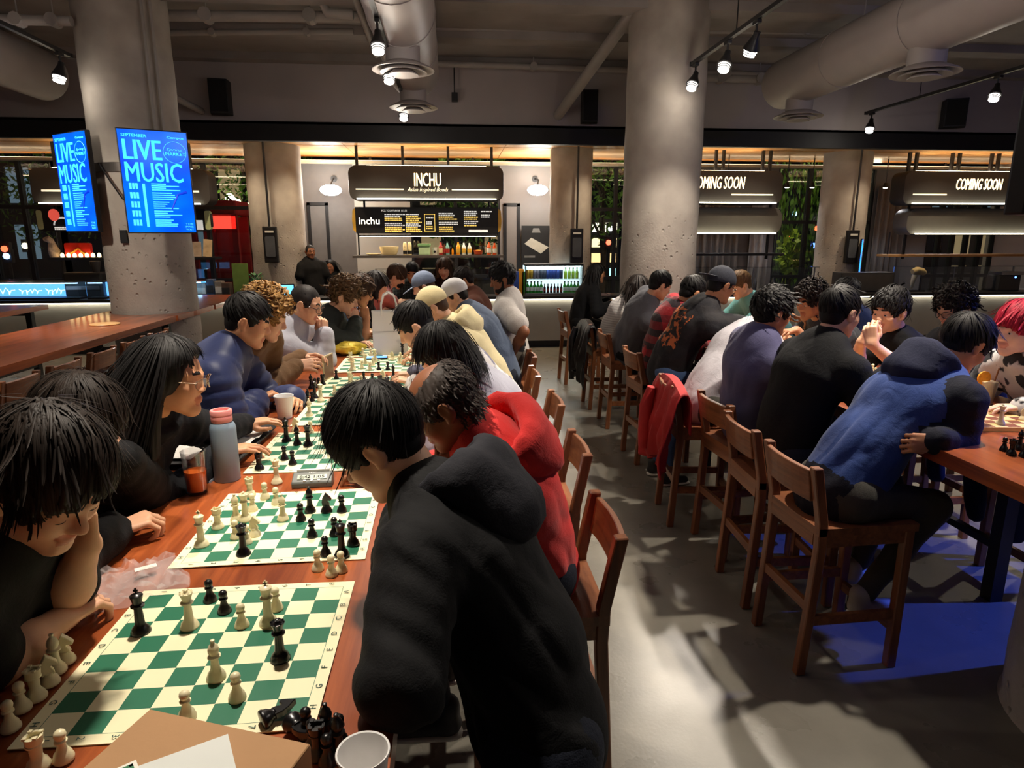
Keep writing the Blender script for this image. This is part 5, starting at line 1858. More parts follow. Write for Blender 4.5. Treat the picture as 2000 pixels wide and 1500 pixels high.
PROF = {
    'pawn': base_prof(0.82, [(0.0065, 0.030), (0.0062, 0.034), (0.0098, 0.0355), (0.0098, 0.0375), (0.006, 0.039), (0.0085, 0.043), (0.0096, 0.048), (0.0085, 0.053), (0.005, 0.0565), (0.0, 0.0575)]),
    'rook': base_prof(0.92, [(0.0095, 0.034), (0.0092, 0.042), (0.0135, 0.0445), (0.0135, 0.047), (0.0125, 0.048), (0.0138, 0.060), (0.0138, 0.0615), (0.0095, 0.0615), (0.0095, 0.055), (0.0, 0.055)]),
    'bishop': base_prof(0.92, [(0.0078, 0.034), (0.0068, 0.046), (0.0125, 0.0485), (0.0125, 0.051), (0.0075, 0.053), (0.0105, 0.060), (0.0108, 0.065), (0.0085, 0.072), (0.004, 0.078), (0.003, 0.0795), (0.0042, 0.082), (0.0042, 0.0845), (0.0, 0.087)]),
    'queen': base_prof(1.02, [(0.009, 0.036), (0.0075, 0.058), (0.0135, 0.061), (0.0135, 0.064), (0.0085, 0.066), (0.0105, 0.075), (0.0145, 0.086), (0.013, 0.0865), (0.009, 0.0845), (0.005, 0.088), (0.004, 0.0895), (0.0046, 0.093), (0.0, 0.096)]),
    'king': base_prof(1.05, [(0.0095, 0.036), (0.008, 0.062), (0.014, 0.065), (0.014, 0.068), (0.009, 0.070), (0.011, 0.080), (0.0135, 0.0905), (0.0115, 0.0925), (0.005, 0.0955), (0.0, 0.0965)]),
}


def piece_mesh(kind, m, n):
    mb = MB()
    if kind == 'knight':
        mb.lathe(base_prof(0.92, [(0.011, 0.026), (0.0, 0.027)]), (0, 0, 0), n)
        out = [(-0.011, 0.022), (-0.0125, 0.035), (-0.010, 0.048), (-0.004, 0.0585), (-0.001, 0.065), (0.002, 0.0605), (0.007, 0.056), (0.016, 0.046), (0.0175, 0.041), (0.014, 0.0385), (0.006, 0.041), (0.0045, 0.038), (0.0095, 0.030), (0.011, 0.022)]
        mb.prism(out[::-1], 'Y', -0.0062, 0.0062)
    else:
        mb.lathe(PROF[kind], (0, 0, 0), n)
        if kind == 'king':
            mb.box(-0.0018, 0.0018, -0.0014, 0.0014, 0.0945, 0.108)
            mb.box(-0.005, 0.005, -0.0014, 0.0014, 0.1, 0.104)
        if kind == 'queen':
            for i in range(8):
                a = 2 * PI * i / 8
                mb.lathe([(0.0, 0.084), (0.0026, 0.086), (0.0, 0.0895)], (0.0125 * math.cos(a), 0.0125 * math.sin(a), 0), 6)
        if kind == 'rook':
            for i in range(4):
                a = 2 * PI * (i + 0.5) / 4
                mb.box(0.0115 * math.cos(a) - 0.003, 0.0115 * math.cos(a) + 0.003, 0.0115 * math.sin(a) - 0.003, 0.0115 * math.sin(a) + 0.003, 0.061, 0.0645)
    me = mb.mesh(kind, bevel=0.0012 if kind == 'knight' else 0.0, segs=1, smooth=True)
    me.materials.append(m)
    return me


PM = {}
GRID = {}


def piece(kind, col, px, py, where, turn=0.0, lie=None, z=TH + 0.0035, board=None):
    """stands where its base is seen in the photograph on the table plane"""
    P_ = atz(px, py, z)
    return piece_at(kind, col, P_[0], P_[1], where, turn, lie, z, board)


ROWW = ['front', 'second', 'third', 'fourth', 'fifth', 'sixth', 'seventh', 'back']
SEEN = {}


def piece_at(kind, col, x, y, where, turn=0.0, lie=None, z=TH + 0.0035, board=None):
    near = y < 2.95
    key = (kind, col, near)
    if key not in PM:
        PM[key] = piece_mesh(kind, M_WHITE if col == 'white' else M_BLK, 22 if near else 12)
    o = link('chess_' + kind, PM[key], None, (x, y, z), (0, 0, turn))
    if lie is not None:
        o.rotation_euler = (PI / 2 - 0.12, 0, lie)
        o.location.z = z + 0.0165
    lab = '%s %s' % (col, kind)
    if board is not None:
        bx, by = (BD + [b[:4] for b in RB])[board][:2]
        c = int((x - bx + 0.2286) / 0.05715)
        rr = int((y - by + 0.2286) / 0.05715)
        c, rr = max(0, min(7, c)), max(0, min(7, rr))
        lab += ' on %s, %s row, %s file from left' % (where, ROWW[rr], ['first', 'second', 'third', 'fourth', 'fifth', 'sixth', 'seventh', 'eighth'][c])
    else:
        lab += ' ' + where
    SEEN[lab] = SEEN.get(lab, 0) + 1
    if SEEN[lab] > 1:
        lab += ', ' + ['', '', 'another one beside it', 'a third one beside it', 'a fourth one beside it', 'a fifth one beside it'][min(5, SEEN[lab])]
    tag(o, lab, 'chess piece', 'chess pieces, ' + (where if board is not None else 'off the boards'))
    return o


W1 = 'the nearest board'
for k, c, px, py in (('king', 'black', 276, 1236), ('queen', 'white', 371, 1226), ('pawn', 'black', 411, 1175), ('pawn', 'black', 439, 1197), ('pawn', 'white', 473, 1224), ('king', 'white', 525, 1219),
                     ('pawn', 'white', 540, 1191), ('queen', 'black', 548, 1289), ('bishop', 'white', 423, 1325), ('pawn', 'white', 464, 1366), ('pawn', 'white', 366, 1403)):
    piece(k, c, px, py, W1, board=0)
for k, px, py, t, w_ in (('pawn', 22, 1424, 0, 'left of the nearest board, closest to the camera'), ('pawn', 44, 1386, 0, 'left of the nearest board, second in the row of captured pieces'), ('rook', 72, 1364, 0, 'left of the nearest board among captured pieces'),
                         ('knight', 98, 1336, 0.6, 'left of the nearest board beside the rook'), ('bishop', 112, 1312, 0, 'left of the nearest board between the two knights'), ('knight', 130, 1293, 0.3, 'left of the nearest board, farthest captured piece'),
                         ('pawn', 125, 1484, 0, 'at the lower left corner of the nearest board'), ('rook', 76, 1500, 0, 'at the bottom edge of the frame')):
    piece(k, 'white', px, py, w_, t)
for k, px, py, t, l, w_ in (('knight', 512, 1424, 0.5, 2.2, 'lying behind the cardboard box'), ('knight', 570, 1424, 0.3, 0.7, 'lying at the front right of the nearest board'), ('pawn', 600, 1438, 0, None, 'standing behind the white cup, leftmost'),
                            ('bishop', 640, 1458, 0, None, 'tallest in the cluster behind the white cup'), ('pawn', 664, 1452, 0, None, 'in the cluster touching the white cup'), ('rook', 622, 1478, 0, None, 'in the cluster between box and white cup'),
                            ('pawn', 641, 1492, 0, None, 'in front of the cluster by the white cup'), ('bishop', 662, 1480, 0, None, 'half hidden by the white cup'), ('pawn', 612, 1462, 0, None, 'beside the corner of the cardboard box')):
    piece(k, 'black', px, py, w_, t, l, z=TH + 0.0005)
W2 = 'the second board'
for k, c, px, py in (('king', 'white', 394, 1067), ('rook', 'white', 426, 1032), ('rook', 'white', 489, 968), ('pawn', 'white', 518, 974), ('pawn', 'white', 540, 984), ('queen', 'white', 480, 1017), ('pawn', 'white', 494, 997),
                     ('bishop', 'white', 462, 1016), ('pawn', 'white', 461, 1052), ('knight', 'white', 498, 1047), ('pawn', 'white', 482, 1062), ('queen', 'black', 476, 1084), ('bishop', 'white', 553, 1016), ('pawn', 'black', 588, 1017),
                     ('bishop', 'black', 606, 1000), ('knight', 'black', 638, 1000), ('pawn', 'black', 610, 1049), ('pawn', 'black', 654, 1046), ('king', 'black', 668, 1086), ('pawn', 'black', 636, 1085), ('rook', 'black', 690, 1064), ('pawn', 'black', 668, 1000)):
    piece(k, c, px, py, W2, board=1)
for px, py, w_ in ((621, 1113, 'left of three on the wood between the two nearest boards'), (648, 1124, 'middle of three on the wood between the two nearest boards'), (667, 1116, 'right of three on the wood between the two nearest boards')):
    piece('pawn', 'white', px, py, w_, z=TH + 0.0005)
piece('queen', 'white', 541, 944, 'standing alone behind the second board beside the clock', z=TH + 0.0005)
W3 = 'the third board'
for k, c, px, py in (('king', 'black', 560, 862), ('knight', 'white', 577, 842), ('bishop', 'black', 581, 869), ('queen', 'black', 602, 871), ('pawn', 'white', 607, 846), ('pawn', 'black', 556, 898), ('pawn', 'black', 572, 907), ('rook', 'black', 507, 917)):
    piece(k, c, px, py, W3, board=2)
for i, (k, px, py) in enumerate((('rook', 591, 796), ('bishop', 602, 791), ('pawn', 610, 785), ('king', 615, 778), ('bishop', 608, 759), ('pawn', 616, 757), ('pawn', 623, 756), ('rook', 631, 752))):
    piece(k, 'black', px, py, 'off the board near the paper cup, %s of the captured black group' % ordn[i], z=TH + 0.0005)
rg = np.random.RandomState(21)
KS = ['pawn', 'pawn', 'pawn', 'rook', 'bishop', 'knight', 'queen', 'king', 'pawn', 'pawn']
for bi, name_ in ((3, 'the fourth board'), (4, 'the fifth board'), (5, 'the sixth board'), (6, 'the seventh board'), (7, 'the eighth board'), (8, 'the farthest board')):
    bx, by = BD[bi][:2]
    cells = [(i, j) for i in range(8) for j in range(8)]
    rg.shuffle(cells)
    used = 0
    for q, (i, j) in enumerate(cells):
        c = 'white' if (i < 4) == (q % 5 != 0) else 'black'
        piece_at(KS[q % 10], c, bx - 0.2 + 0.05715 * i, by - 0.2 + 0.05715 * j, name_, rg.rand() * 6, board=bi)
        used += 1
        if used >= (9 if bi == 3 else 14 if bi < 7 else 10):
            break
M_WWOOD = mat('light_piece_wood', srgb(206, 160, 92), 0.4)
M_BWOOD = mat('dark_piece_wood', srgb(64, 30, 16), 0.4)
for bi, name_ in ((0, 'the thick wooden board'), (1, 'the second right-hand board'), (2, 'the third right-hand board'), (3, 'the fourth right-hand board'), (4, 'the last right-hand board')):
    bx, by = RB[bi][:2]
    cells = [(i, j) for i in range(8) for j in range(8)]
    rg.shuffle(cells)
    for q, (i, j) in enumerate(cells[:16 if bi == 0 else 12]):
        piece_at(KS[q % 10], 'black' if i < 4 else 'white', bx - 0.19 + 0.054 * i, by - 0.19 + 0.054 * j, name_, rg.rand() * 6, z=TH + (0.0215 if RB[bi][4] else 0.0035), board=9 + bi)
for i, (px, py) in enumerate(((1960, 880), (1975, 888), (1990, 878), (1998, 892))):
    piece(['pawn', 'rook', 'bishop', 'pawn'][i], 'black', px, py, 'on the wood in front of the thick wooden board, %s from left' % ordn[i], z=TH + 0.0005)

# ================================================================== things on the tables
# cardboard box with papers on it
BZ = TH + 0.125
c = [atz(293, 1384, BZ), atz(606, 1452, BZ)]
ex = c[1] - c[0]
Lx = float(np.linalg.norm(ex))
ang = math.atan2(ex[1], ex[0])
r = empty('cardboard_box', (c[0][0], c[0][1], TH), ang)
M_CARD = mat('cardboard', srgb(168, 128, 88), 0.8, var=0.06, scale=6, bump=0.05, bscale=90)
bw, bd_, bh = Lx, 0.30, 0.125
MB().box(0, bw, -bd_, 0, 0.0, 0.004).build('bottom', M_CARD, r)
for (x0_, x1_, y0_, y1_) in ((0, bw, -0.004, 0), (0, bw, -bd_, -bd_ + 0.004), (0, 0.004, -bd_ + 0.004, -0.004), (bw - 0.004, bw, -bd_ + 0.004, -0.004)):
    MB().box(x0_, x1_, y0_, y1_, 0.004, bh - 0.004).build('side', M_CARD, r)
MB().box(0, bw, -bd_, 0, bh - 0.004, bh).build('lid_flap', M_CARD, r, bevel=0.0015, segs=1)
tag(r, 'closed brown cardboard box at the bottom edge of the frame', 'box')
P_ = atz(356, 1524, BZ)
o = MB().prism([(-0.075, -0.09), (0.075, -0.09), (0.075, 0.075), (-0.075, 0.075)], 'Z', 0.0, 0.0012).build('paper_sheet', mat('grey_paper', srgb(205, 208, 204), 0.7, var=0.03), loc=(P_[0], P_[1] - 0.02, BZ + 0.0006), rot=(0, 0, 0.45))
tag(o, 'blank pale paper sheet lying on the cardboard box', 'paper')
P_ = atz(205, 1556, BZ)
r = empty('score_card', (P_[0], P_[1] - 0.01, BZ + 0.0006), 0.6)
MB().box(-0.05, 0.05, -0.06, 0.05, 0, 0.0015).build('card', M_WHITEP, r)
mb = MB()
for (x0_, x1_, y0_, y1_) in ((-0.045, 0.045, 0.040, 0.045), (-0.045, -0.040, -0.055, 0.045), (0.040, 0.045, -0.055, 0.045)):
    mb.box(x0_, x1_, y0_, y1_, 0.0015, 0.002)
mb.build('printed_border', mat('green_print', srgb(20, 110, 70), 0.6), r)
tag(r, 'white card with a green printed border on the cardboard box', 'card')
# white paper cup bottom right
P_ = atz(709, 1468, TH + 0.095)
CUPP = [(0.0, 0.002), (0.031, 0.0), (0.033, 0.003), (0.044, 0.106), (0.047, 0.108), (0.0475, 0.111), (0.0465, 0.1135), (0.0435, 0.112), (0.0425, 0.106), (0.031, 0.012), (0.0, 0.010)]


def paper_cup(x, y, z, s, label, filling=None):
    r = empty('paper_cup', (x, y, z))
    MB().lathe([(a * s, b * s) for a, b in CUPP[1:]], (0, 0, 0), 40).build('cup_wall', mat('white_paper', srgb(232, 230, 228), 0.55, var=0.02), r, smooth=True)
    MB().lathe([(0.0325 * s, 0.002 * s), (0.0335 * s, 0.003 * s), (0.034 * s, 0.010 * s), (0.033 * s, 0.011 * s)], (0, 0, 0), 40).build('base_seam', MATS['white_paper'], r, smooth=True)
    tag(r, label, 'cup', 'paper cups')


paper_cup(P_[0], P_[1], TH, 0.86, 'empty white paper cup at the bottom edge beside the black pieces')
P_ = atz(557, 816, TH)
paper_cup(P_[0], P_[1], TH, 0.98, 'white paper cup beside the blue puffer jacket and captured pieces')
# flask
P_ = atz(445, 936, TH)
r = empty('water_flask', (P_[0], P_[1], TH))
MB().lathe([(0.0, 0), (0.041, 0.0), (0.044, 0.004), (0.044, 0.19), (0.041, 0.205), (0.034, 0.214), (0.032, 0.218), (0.0, 0.218)], (0, 0, 0), 36).build('flask_body', mat('blue_grey_paint', srgb(128, 148, 164), 0.5, var=0.03), r, smooth=True)
cp = MB().lathe([(0.033, 0.216), (0.0355, 0.219), (0.0355, 0.238), (0.034, 0.240), (0.034, 0.2405), (0.0365, 0.243), (0.0365, 0.256), (0.034, 0.259), (0.026, 0.259), (0.025, 0.250), (0.0, 0.250)], (0, 0, 0), 36).build('cap', mat('pink_plastic', srgb(228, 146, 140), 0.45, var=0.03), r, smooth=True)
tag(r, 'blue grey steel water flask with a pink screw cap', 'flask')
# glass of orange drink
P_ = atz(386, 963, TH)
r = empty('drink_glass', (P_[0], P_[1], TH))
MB().lathe([(0.0, 0.0), (0.030, 0.0), (0.032, 0.003), (0.040, 0.15), (0.0405, 0.1515), (0.0395, 0.1515), (0.0385, 0.148), (0.0305, 0.012), (0.0, 0.010)], (0, 0, 0), 36).build('glass_wall', glass('tumbler_glass', (0.93, 0.93, 0.93, 1), 0.1, k=0.5), r, smooth=True)
MB().lathe([(0.0, 0.0105), (0.030, 0.0122), (0.0348, 0.082), (0.0, 0.082)], (0, 0, 0), 32).build('orange_drink', mat('orange_juice', srgb(222, 104, 38), 0.25, var=0.06, scale=15), r, smooth=True)
tag(r, 'tall clear tumbler half full of orange drink', 'glass')
# phone lying by the flask
P_ = atz(386, 936, TH)
r = empty('smartphone', (P_[0] - 0.01, P_[1] + 0.0, TH + 0.0005), -0.15)
MB().prism(rrect(-0.075, 0.075, -0.036, 0.036, 0.01, 4), 'Z', 0, 0.008).build('phone_case', mat('pale_case', srgb(150, 160, 176), 0.4), r)
MB().prism(rrect(-0.072, 0.072, -0.033, 0.033, 0.008, 4), 'Z', 0.008, 0.0086).build('phone_glass', M_SPK, r)
tag(r, 'dark smartphone in a pale case behind the tumbler', 'phone')
P_ = atz(735, 700, TH + 0.004)
r = empty('smartphone', (P_[0], P_[1], TH + 0.006), 0.1)
MB().prism(rrect(-0.08, 0.08, -0.04, 0.04, 0.01, 4), 'Z', 0, 0.008).build('phone_case', M_SPK, r)
MB().prism(rrect(-0.075, 0.075, -0.036, 0.036, 0.008, 4), 'Z', 0.008, 0.0088).build('phone_screen', emis('phone_blue', (0.12, 0.35, 1.0, 1), 1.1), r)
tag(r, 'smartphone with a lit blue screen on the sixth board', 'phone')
# black food tray with paper, food scraps
r = empty('food_tray', (-0.985, 2.66, TH), -0.05)
MB().prism(rrect(-0.17, 0.17, -0.24, 0.24, 0.04, 6), 'Z', 0.0, 0.006).build('tray_base', M_SPK, r)
out, inn = rrect(-0.19, 0.19, -0.26, 0.26, 0.05, 6), rrect(-0.165, 0.165, -0.235, 0.235, 0.04, 6)
n = len(out)
MB().add([(x, y, 0.024) for x, y in out] + [(x, y, 0.006) for x, y in inn] + [(x, y, 0.02) for x, y in out], [(i, (i + 1) % n, n + (i + 1) % n, n + i) for i in range(n)] + [(i, 2 * n + i, 2 * n + (i + 1) % n, (i + 1) % n) for i in range(n)]).build('tray_rim', M_SPK, r)
tag(r, 'black plastic food tray in front of the woman with glasses', 'tray')
rg = np.random.RandomState(8)
nx = 12
vs, fs = [], []
for i in range(nx + 1):
    for j in range(nx + 1):
        vs.append((-0.15 + 0.3 * i / nx, -0.2 + 0.4 * j / nx, 0.008 + 0.006 * rg.rand() + 0.02 * (i in (0, nx)) * rg.rand()))
for i in range(nx):
    for j in range(nx):
        a = i * (nx + 1) + j
        fs.append((a, a + nx + 1, a + nx + 2, a + 1))
o = MB().add(vs, fs).build('wrapping_paper', mat('greaseproof', srgb(214, 210, 204), 0.6, var=0.08, scale=20), smooth=True, loc=(-0.975, 2.68, TH + 0.004), rot=(0, 0, -0.1))
o.modifiers.new('thickness', 'SOLIDIFY').thickness = 0.001
tag(o, 'crumpled white wrapping paper on the black tray', 'paper')
for i, (x, y, s_) in enumerate(((-1.06, 2.80, 0.032), (-0.86, 2.53, 0.026))):
    mb = MB()
    mb.lathe([(0.0, 0), (s_, s_ * 0.2), (s_ * 1.1, s_ * 0.7), (s_ * 0.7, s_ * 1.2), (0.0, s_ * 1.35)], (0, 0, 0), 14)
    o = mb.build('bread_roll', mat('bread', srgb(150, 110, 66), 0.8, var=0.35, scale=40, bump=0.6), smooth=True, loc=(x, y, TH + 0.018))
    tag(o, ['brown filled roll at the far side of the tray', 'small brown bun at the near right of the tray'][i], 'food')
P_ = np.array([-0.86, 2.62])
o = MB().lathe([(0.0, 0), (0.05, 0.0), (0.062, 0.01), (0.06, 0.011), (0.048, 0.003), (0, 0.003)], (0, 0, 0), 28).build('small_plate', M_WHITEP, smooth=True, loc=(-0.9, 2.44, TH + 0.012))
tag(o, 'small white plate at the near end of the tray', 'plate')
# digital chess clock
P_ = atz(612, 946, TH)
r = empty('chess_clock', (P_[0], P_[1], TH), 0.05)
r.scale = (0.8, 0.8, 0.8)
MB().prism([(-0.045, 0.0), (0.045, 0.0), (0.045, 0.045), (0.02, 0.052), (-0.04, 0.03), (-0.045, 0.022)], 'X', -0.085, 0.085).build('clock_body', mat('clock_grey', srgb(88, 92, 88), 0.45), r, bevel=0.005)
MB().box(-0.07, 0.07, 0.022, 0.036, 0.049, 0.062).build('rocker', mat('clock_white', srgb(210, 212, 206), 0.4), r, bevel=0.003)
tl = math.atan2(0.022, 0.06)
lcd = MB().box(-0.062, 0.062, -0.018, 0.010, 0, 0.002).build('display', mat('lcd', srgb(168, 178, 158), 0.3), r, loc=(0, -0.012, 0.0415), rot=(tl, 0, 0))
for s in (-1, 1):
    text('display_digits', '0:42' if s < 0 else '1:05', lcd, M_BLK, 0.045, 0.018, (s * 0.03, -0.004, 0.003), rot=(0, 0, 0), depth=0.0006, bold=0.02)
text('printed_name', 'LEAP', r, M_WHITEP, 0.03, 0.008, (0, 0.013, 0.0515), rot=(tl, 0, 0), depth=0.0006)
for i in range(3):
    MB().cyl((-0.03 + 0.03 * i, -0.036, 0.030), (-0.03 + 0.03 * i, -0.037, 0.0345), 0.006, 12).build('button', MATS['clock_white'], r)
tag(r, 'grey digital chess clock behind the second board', 'chess clock')
# clear plastic bag
rg = np.random.RandomState(31)
nx, ny = 22, 16
vs, fs = [], []
for lev in range(2):
    for i in range(nx + 1):
        for j in range(ny + 1):
            u, v_ = i / nx, j / ny
            z = 0.003 + 0.030 * abs(math.sin(9 * u + 4 * v_ + 2 * math.sin(6 * v_))) * rg.rand() + (0.01 * (1 - abs(2 * u - 1)) if lev == 0 else -0.0)
            if lev == 1:
                z = 0.001
            vs.append((-0.12 + 0.24 * u + 0.01 * math.sin(7 * v_), -0.10 + 0.2 * v_ + 0.012 * math.sin(8 * u), z))
k_ = (nx + 1) * (ny + 1)
for lev in range(2):
    for i in range(nx):
        for j in range(ny):
            a = lev * k_ + i * (ny + 1) + j
            fs.append((a, a + ny + 1, a + ny + 2, a + 1))
P_ = atz(252, 1148, TH)
r = empty('plastic_bag', (P_[0], P_[1], TH + 0.001), 0.55)


def film():
    m = bpy.data.materials.new('clear_film')
    m.use_nodes = True
    N, L = m.node_tree.nodes, m.node_tree.links
    b = N['Principled BSDF']
    b.inputs['Base Color'].default_value = (0.8, 0.78, 0.78, 1)
    b.inputs['Roughness'].default_value = 0.12
    b.inputs['Alpha'].default_value = 0.16
    b.inputs['Specular IOR Level'].default_value = 1.0
    nz = N.new('ShaderNodeTexNoise')
    nz.inputs['Scale'].default_value = 60
    bp = N.new('ShaderNodeBump')
    bp.inputs['Strength'].default_value = 0.5
    L.new(nz.outputs['Fac'], bp.inputs['Height'])
    L.new(bp.outputs[0], b.inputs['Normal'])
    return m


MB().add(vs, fs).build('film', film(), r, smooth=True)
MB().box(0.02, 0.07, 0.03, 0.05, 0.022, 0.0225).build('sticker', M_WHITEP, r)
tag(r, 'crumpled clear plastic bag with a white sticker beside the nearest board', 'plastic bag')
# paper carrier bag
P_ = atz(768, 692, TH)
r = empty('paper_bag', (P_[0] - 0.02, P_[1] + 0.02, TH), 0.12)
M_BAGP = mat('bag_paper', srgb(214, 212, 208), 0.65, var=0.03, scale=4)
bw, bd_, bh = 0.25, 0.12, 0.32
for (x0_, x1_, y0_, y1_, nm) in ((-bw / 2, bw / 2, -bd_ / 2, -bd_ / 2 + 0.002, 'front'), (-bw / 2, bw / 2, bd_ / 2 - 0.002, bd_ / 2, 'back'), (-bw / 2, -bw / 2 + 0.002, -bd_ / 2, bd_ / 2, 'side'), (bw / 2 - 0.002, bw / 2, -bd_ / 2, bd_ / 2, 'side')):
    MB().box(x0_, x1_, y0_, y1_, 0, bh).build('bag_' + nm, M_BAGP, r)
MB().box(-bw / 2 + 0.002, bw / 2 - 0.002, -bd_ / 2 + 0.002, bd_ / 2 - 0.002, 0, 0.002).build('bag_base', M_BAGP, r)
MB().box(-bw / 2 + 0.001, bw / 2 - 0.001, -bd_ / 2 - 0.001, -bd_ / 2, bh * 0.54, bh * 0.56).build('fold_line', mat('bag_fold', srgb(186, 184, 180), 0.7), r)
for y in (-bd_ / 2, bd_ / 2):
    MB().tube([(-0.055, y, bh - 0.03), (-0.055, y, bh + 0.05), (-0.035, y, bh + 0.115), (0, y, bh + 0.135), (0.035, y, bh + 0.115), (0.055, y, bh + 0.05), (0.055, y, bh - 0.03)], 0.006, 6).build('handle', M_BAGP, r, smooth=True)
tag(r, 'white paper carrier bag with twisted handles standing on the long table', 'bag')
# yellow snack bag
rg = np.random.RandomState(2)
mb = MB()
prof = []
P_ = atz(684, 693, TH)
r = empty('snack_bag', (P_[0], P_[1], TH + 0.002), 0.5)
n, k_ = 18, 9
vs, fs = [], []
for i in range(k_):
    t = i / (k_ - 1)
    for j in range(n):
        a = 2 * PI * j / n
        rr = 0.045 * math.sin(PI * (0.12 + 0.76 * t)) * (1 + 0.25 * rg.rand())
        vs.append((-0.12 + 0.24 * t, rr * 1.6 * math.cos(a), 0.05 + rr * math.sin(a)))
for i in range(k_ - 1):
    for j in range(n):
        fs.append((i * n + j, i * n + (j + 1) % n, (i + 1) * n + (j + 1) % n, (i + 1) * n + j))
fs += [tuple(range(n)), tuple(range((k_ - 1) * n, k_ * n))]
MB().add(vs, fs).build('foil', mat('yellow_foil', srgb(206, 180, 60), 0.3, 0.3, var=0.35, scale=18), r)
tag(r, 'crumpled yellow snack bag beside the grey hoodie', 'snack bag')
# coaster ring on the left counter table
P_ = atz(205, 634, TH)
o = MB().lathe([(0.0, 0.0), (0.13, 0.0), (0.135, 0.006), (0.13, 0.012), (0.0, 0.012)], (0, 0, 0), 30).build('round_board', mat('pale_wood', srgb(206, 160, 104), 0.4), smooth=True, loc=(P_[0], P_[1], TH))
tag(o, 'round pale wooden board on the left counter table', 'serving board')
# cocktail with orange slice, napkin on the right table
P_ = atz(1917, 790, TH)
r = empty('cocktail_glass', (P_[0] + 0.02, P_[1], TH))
MB().lathe([(0.0, 0.0), (0.032, 0.0), (0.033, 0.004), (0.045, 0.13), (0.0455, 0.132), (0.0435, 0.132), (0.031, 0.01), (0.0, 0.008)], (0, 0, 0), 28).build('glass_wall', MATS['tumbler_glass'], r, smooth=True)
MB().lathe([(0.0, 0.009), (0.0305, 0.0105), (0.042, 0.122), (0.0, 0.124)], (0, 0, 0), 28).build('milky_drink', mat('milky', srgb(226, 212, 176), 0.4, var=0.05), r, smooth=True)
sl = MB().cyl((-0.03, -0.004, 0.14), (-0.03, 0.004, 0.14), 0.036, 20)
sl.build('orange_slice', mat('orange_peel', srgb(236, 156, 36), 0.4, var=0.15, scale=60), r)
MB().tube([(0.02, 0.0, 0.06), (0.045, 0.0, 0.19)], 0.004, 6).build('straw', mat('straw_brown', srgb(140, 90, 50), 0.5), r)
tag(r, 'milky cocktail with an orange slice and straw', 'drink')
P_ = atz(1905, 800, TH)
o = MB().add([(-0.07, -0.05, 0.004), (0.06, -0.06, 0.004), (0.08, 0.05, 0.01), (-0.05, 0.06, 0.005), (0.0, 0.0, 0.05)], [(0, 1, 4), (1, 2, 4), (2, 3, 4), (3, 0, 4)]).build('napkin', M_WHITEP, loc=(P_[0] - 0.02, P_[1] + 0.02, TH))
tag(o, 'crumpled white napkin under the cocktail glass', 'napkin')

# ================================================================== jackets hung over stool backs
def draped_jacket(x, y, face, label, m, seed, w_=0.58, front=0.26, back=0.54, lining=None, sleeves=True):
    """cloth over the backrest of a stool whose sitter looks along face (degrees); origin at the floor"""
    rg = np.random.RandomState(seed)
    r = empty('jacket', (x, y, 0), math.radians(face - 90))
    nu, nv = 40, 34
    top = 0.985
    vs, fs = [], []
    ph = rg.rand(4) * 6
    for j in range(nv + 1):
        v_ = j / nv
        s_ = -front + (front + back) * v_
        for i in range(nu + 1):
            u = i / nu * 2 - 1
            h_ = abs(s_)
            wd = w_ / 2 * (1.0 + 0.10 * min(1, h_ / 0.3)) if s_ > 0 else w_ / 2 * 0.95
            fold = (0.012 + 0.075 * min(1, max(0, h_ - 0.04) / 0.35)) * (0.6 * math.sin(u * 7 + ph[0] + 0.8 * math.sin(h_ * 9 + ph[1])) + 0.4 * math.sin(u * 15 + ph[2] + h_ * 3))
            sh = -0.05 * u * u * (1 if s_ > -0.05 else 0.6)      # shoulders slope down from the collar
            if s_ < 0:
                yy, zz = -0.205 + 0.02 + max(0, fold) * 0.3, top - h_
            else:
                yy, zz = -0.285 - 0.03 * min(1, h_ / 0.25) - abs(fold) * 0.9, top - h_ * (1.0 + 0.12 * math.sin(u * 3 + ph[3]))
            if h_ < 0.045:
                t = (s_ + 0.045) / 0.09
                yy = -0.185 * (1 - t) + -0.29 * t
                zz = top + 0.012 * math.sin(PI * t)
            vs.append((u * wd + 0.012 * math.sin(h_ * 14 + ph[1]), yy, zz + sh))
    for j in range(nv):
        for i in range(nu):
            a = j * (nu + 1) + i
            fs.append((a, a + 1, a + nu + 2, a + nu + 1))
    o = MB().add(vs, fs).build('jacket_body', m, r, smooth=True)
    md = o.modifiers.new('thickness', 'SOLIDIFY')
    md.thickness = 0.012
    # one sleeve hangs free beside the fold
    x0_ = -w_ * 0.30
    pts = [(x0_, -0.335, top - 0.10), (x0_ - 0.02, -0.36, top - 0.24), (x0_ + 0.02, -0.375, top - 0.40), (x0_, -0.37, top - back * 0.98)]
    mb = MB().tube(pts, [0.03, 0.05, 0.045, 0.04], 14)
    mb.build('sleeve', m, r, smooth=True)
    tag(r, label, 'jacket', 'jackets hung on stools')
    return r


draped_jacket(1.69, 4.05, -6, 'red jacket hung over the back of a bar stool', mat('red_nylon', srgb(160, 24, 24), 0.8, var=0.12, scale=9, bump=0.25, bscale=30), 3, w_=0.66)
draped_jacket(1.76, 7.15, 0, 'black leather jacket hung over the back of a bar stool', mat('black_leather', srgb(18, 18, 20), 0.35, var=0.15, bump=0.3, bscale=60), 4, back=0.62)

# ================================================================== people: implicit surfaces turned into meshes
def nrm(v):
    v = np.asarray(v, float)
    return v / (np.linalg.norm(v) + 1e-12)


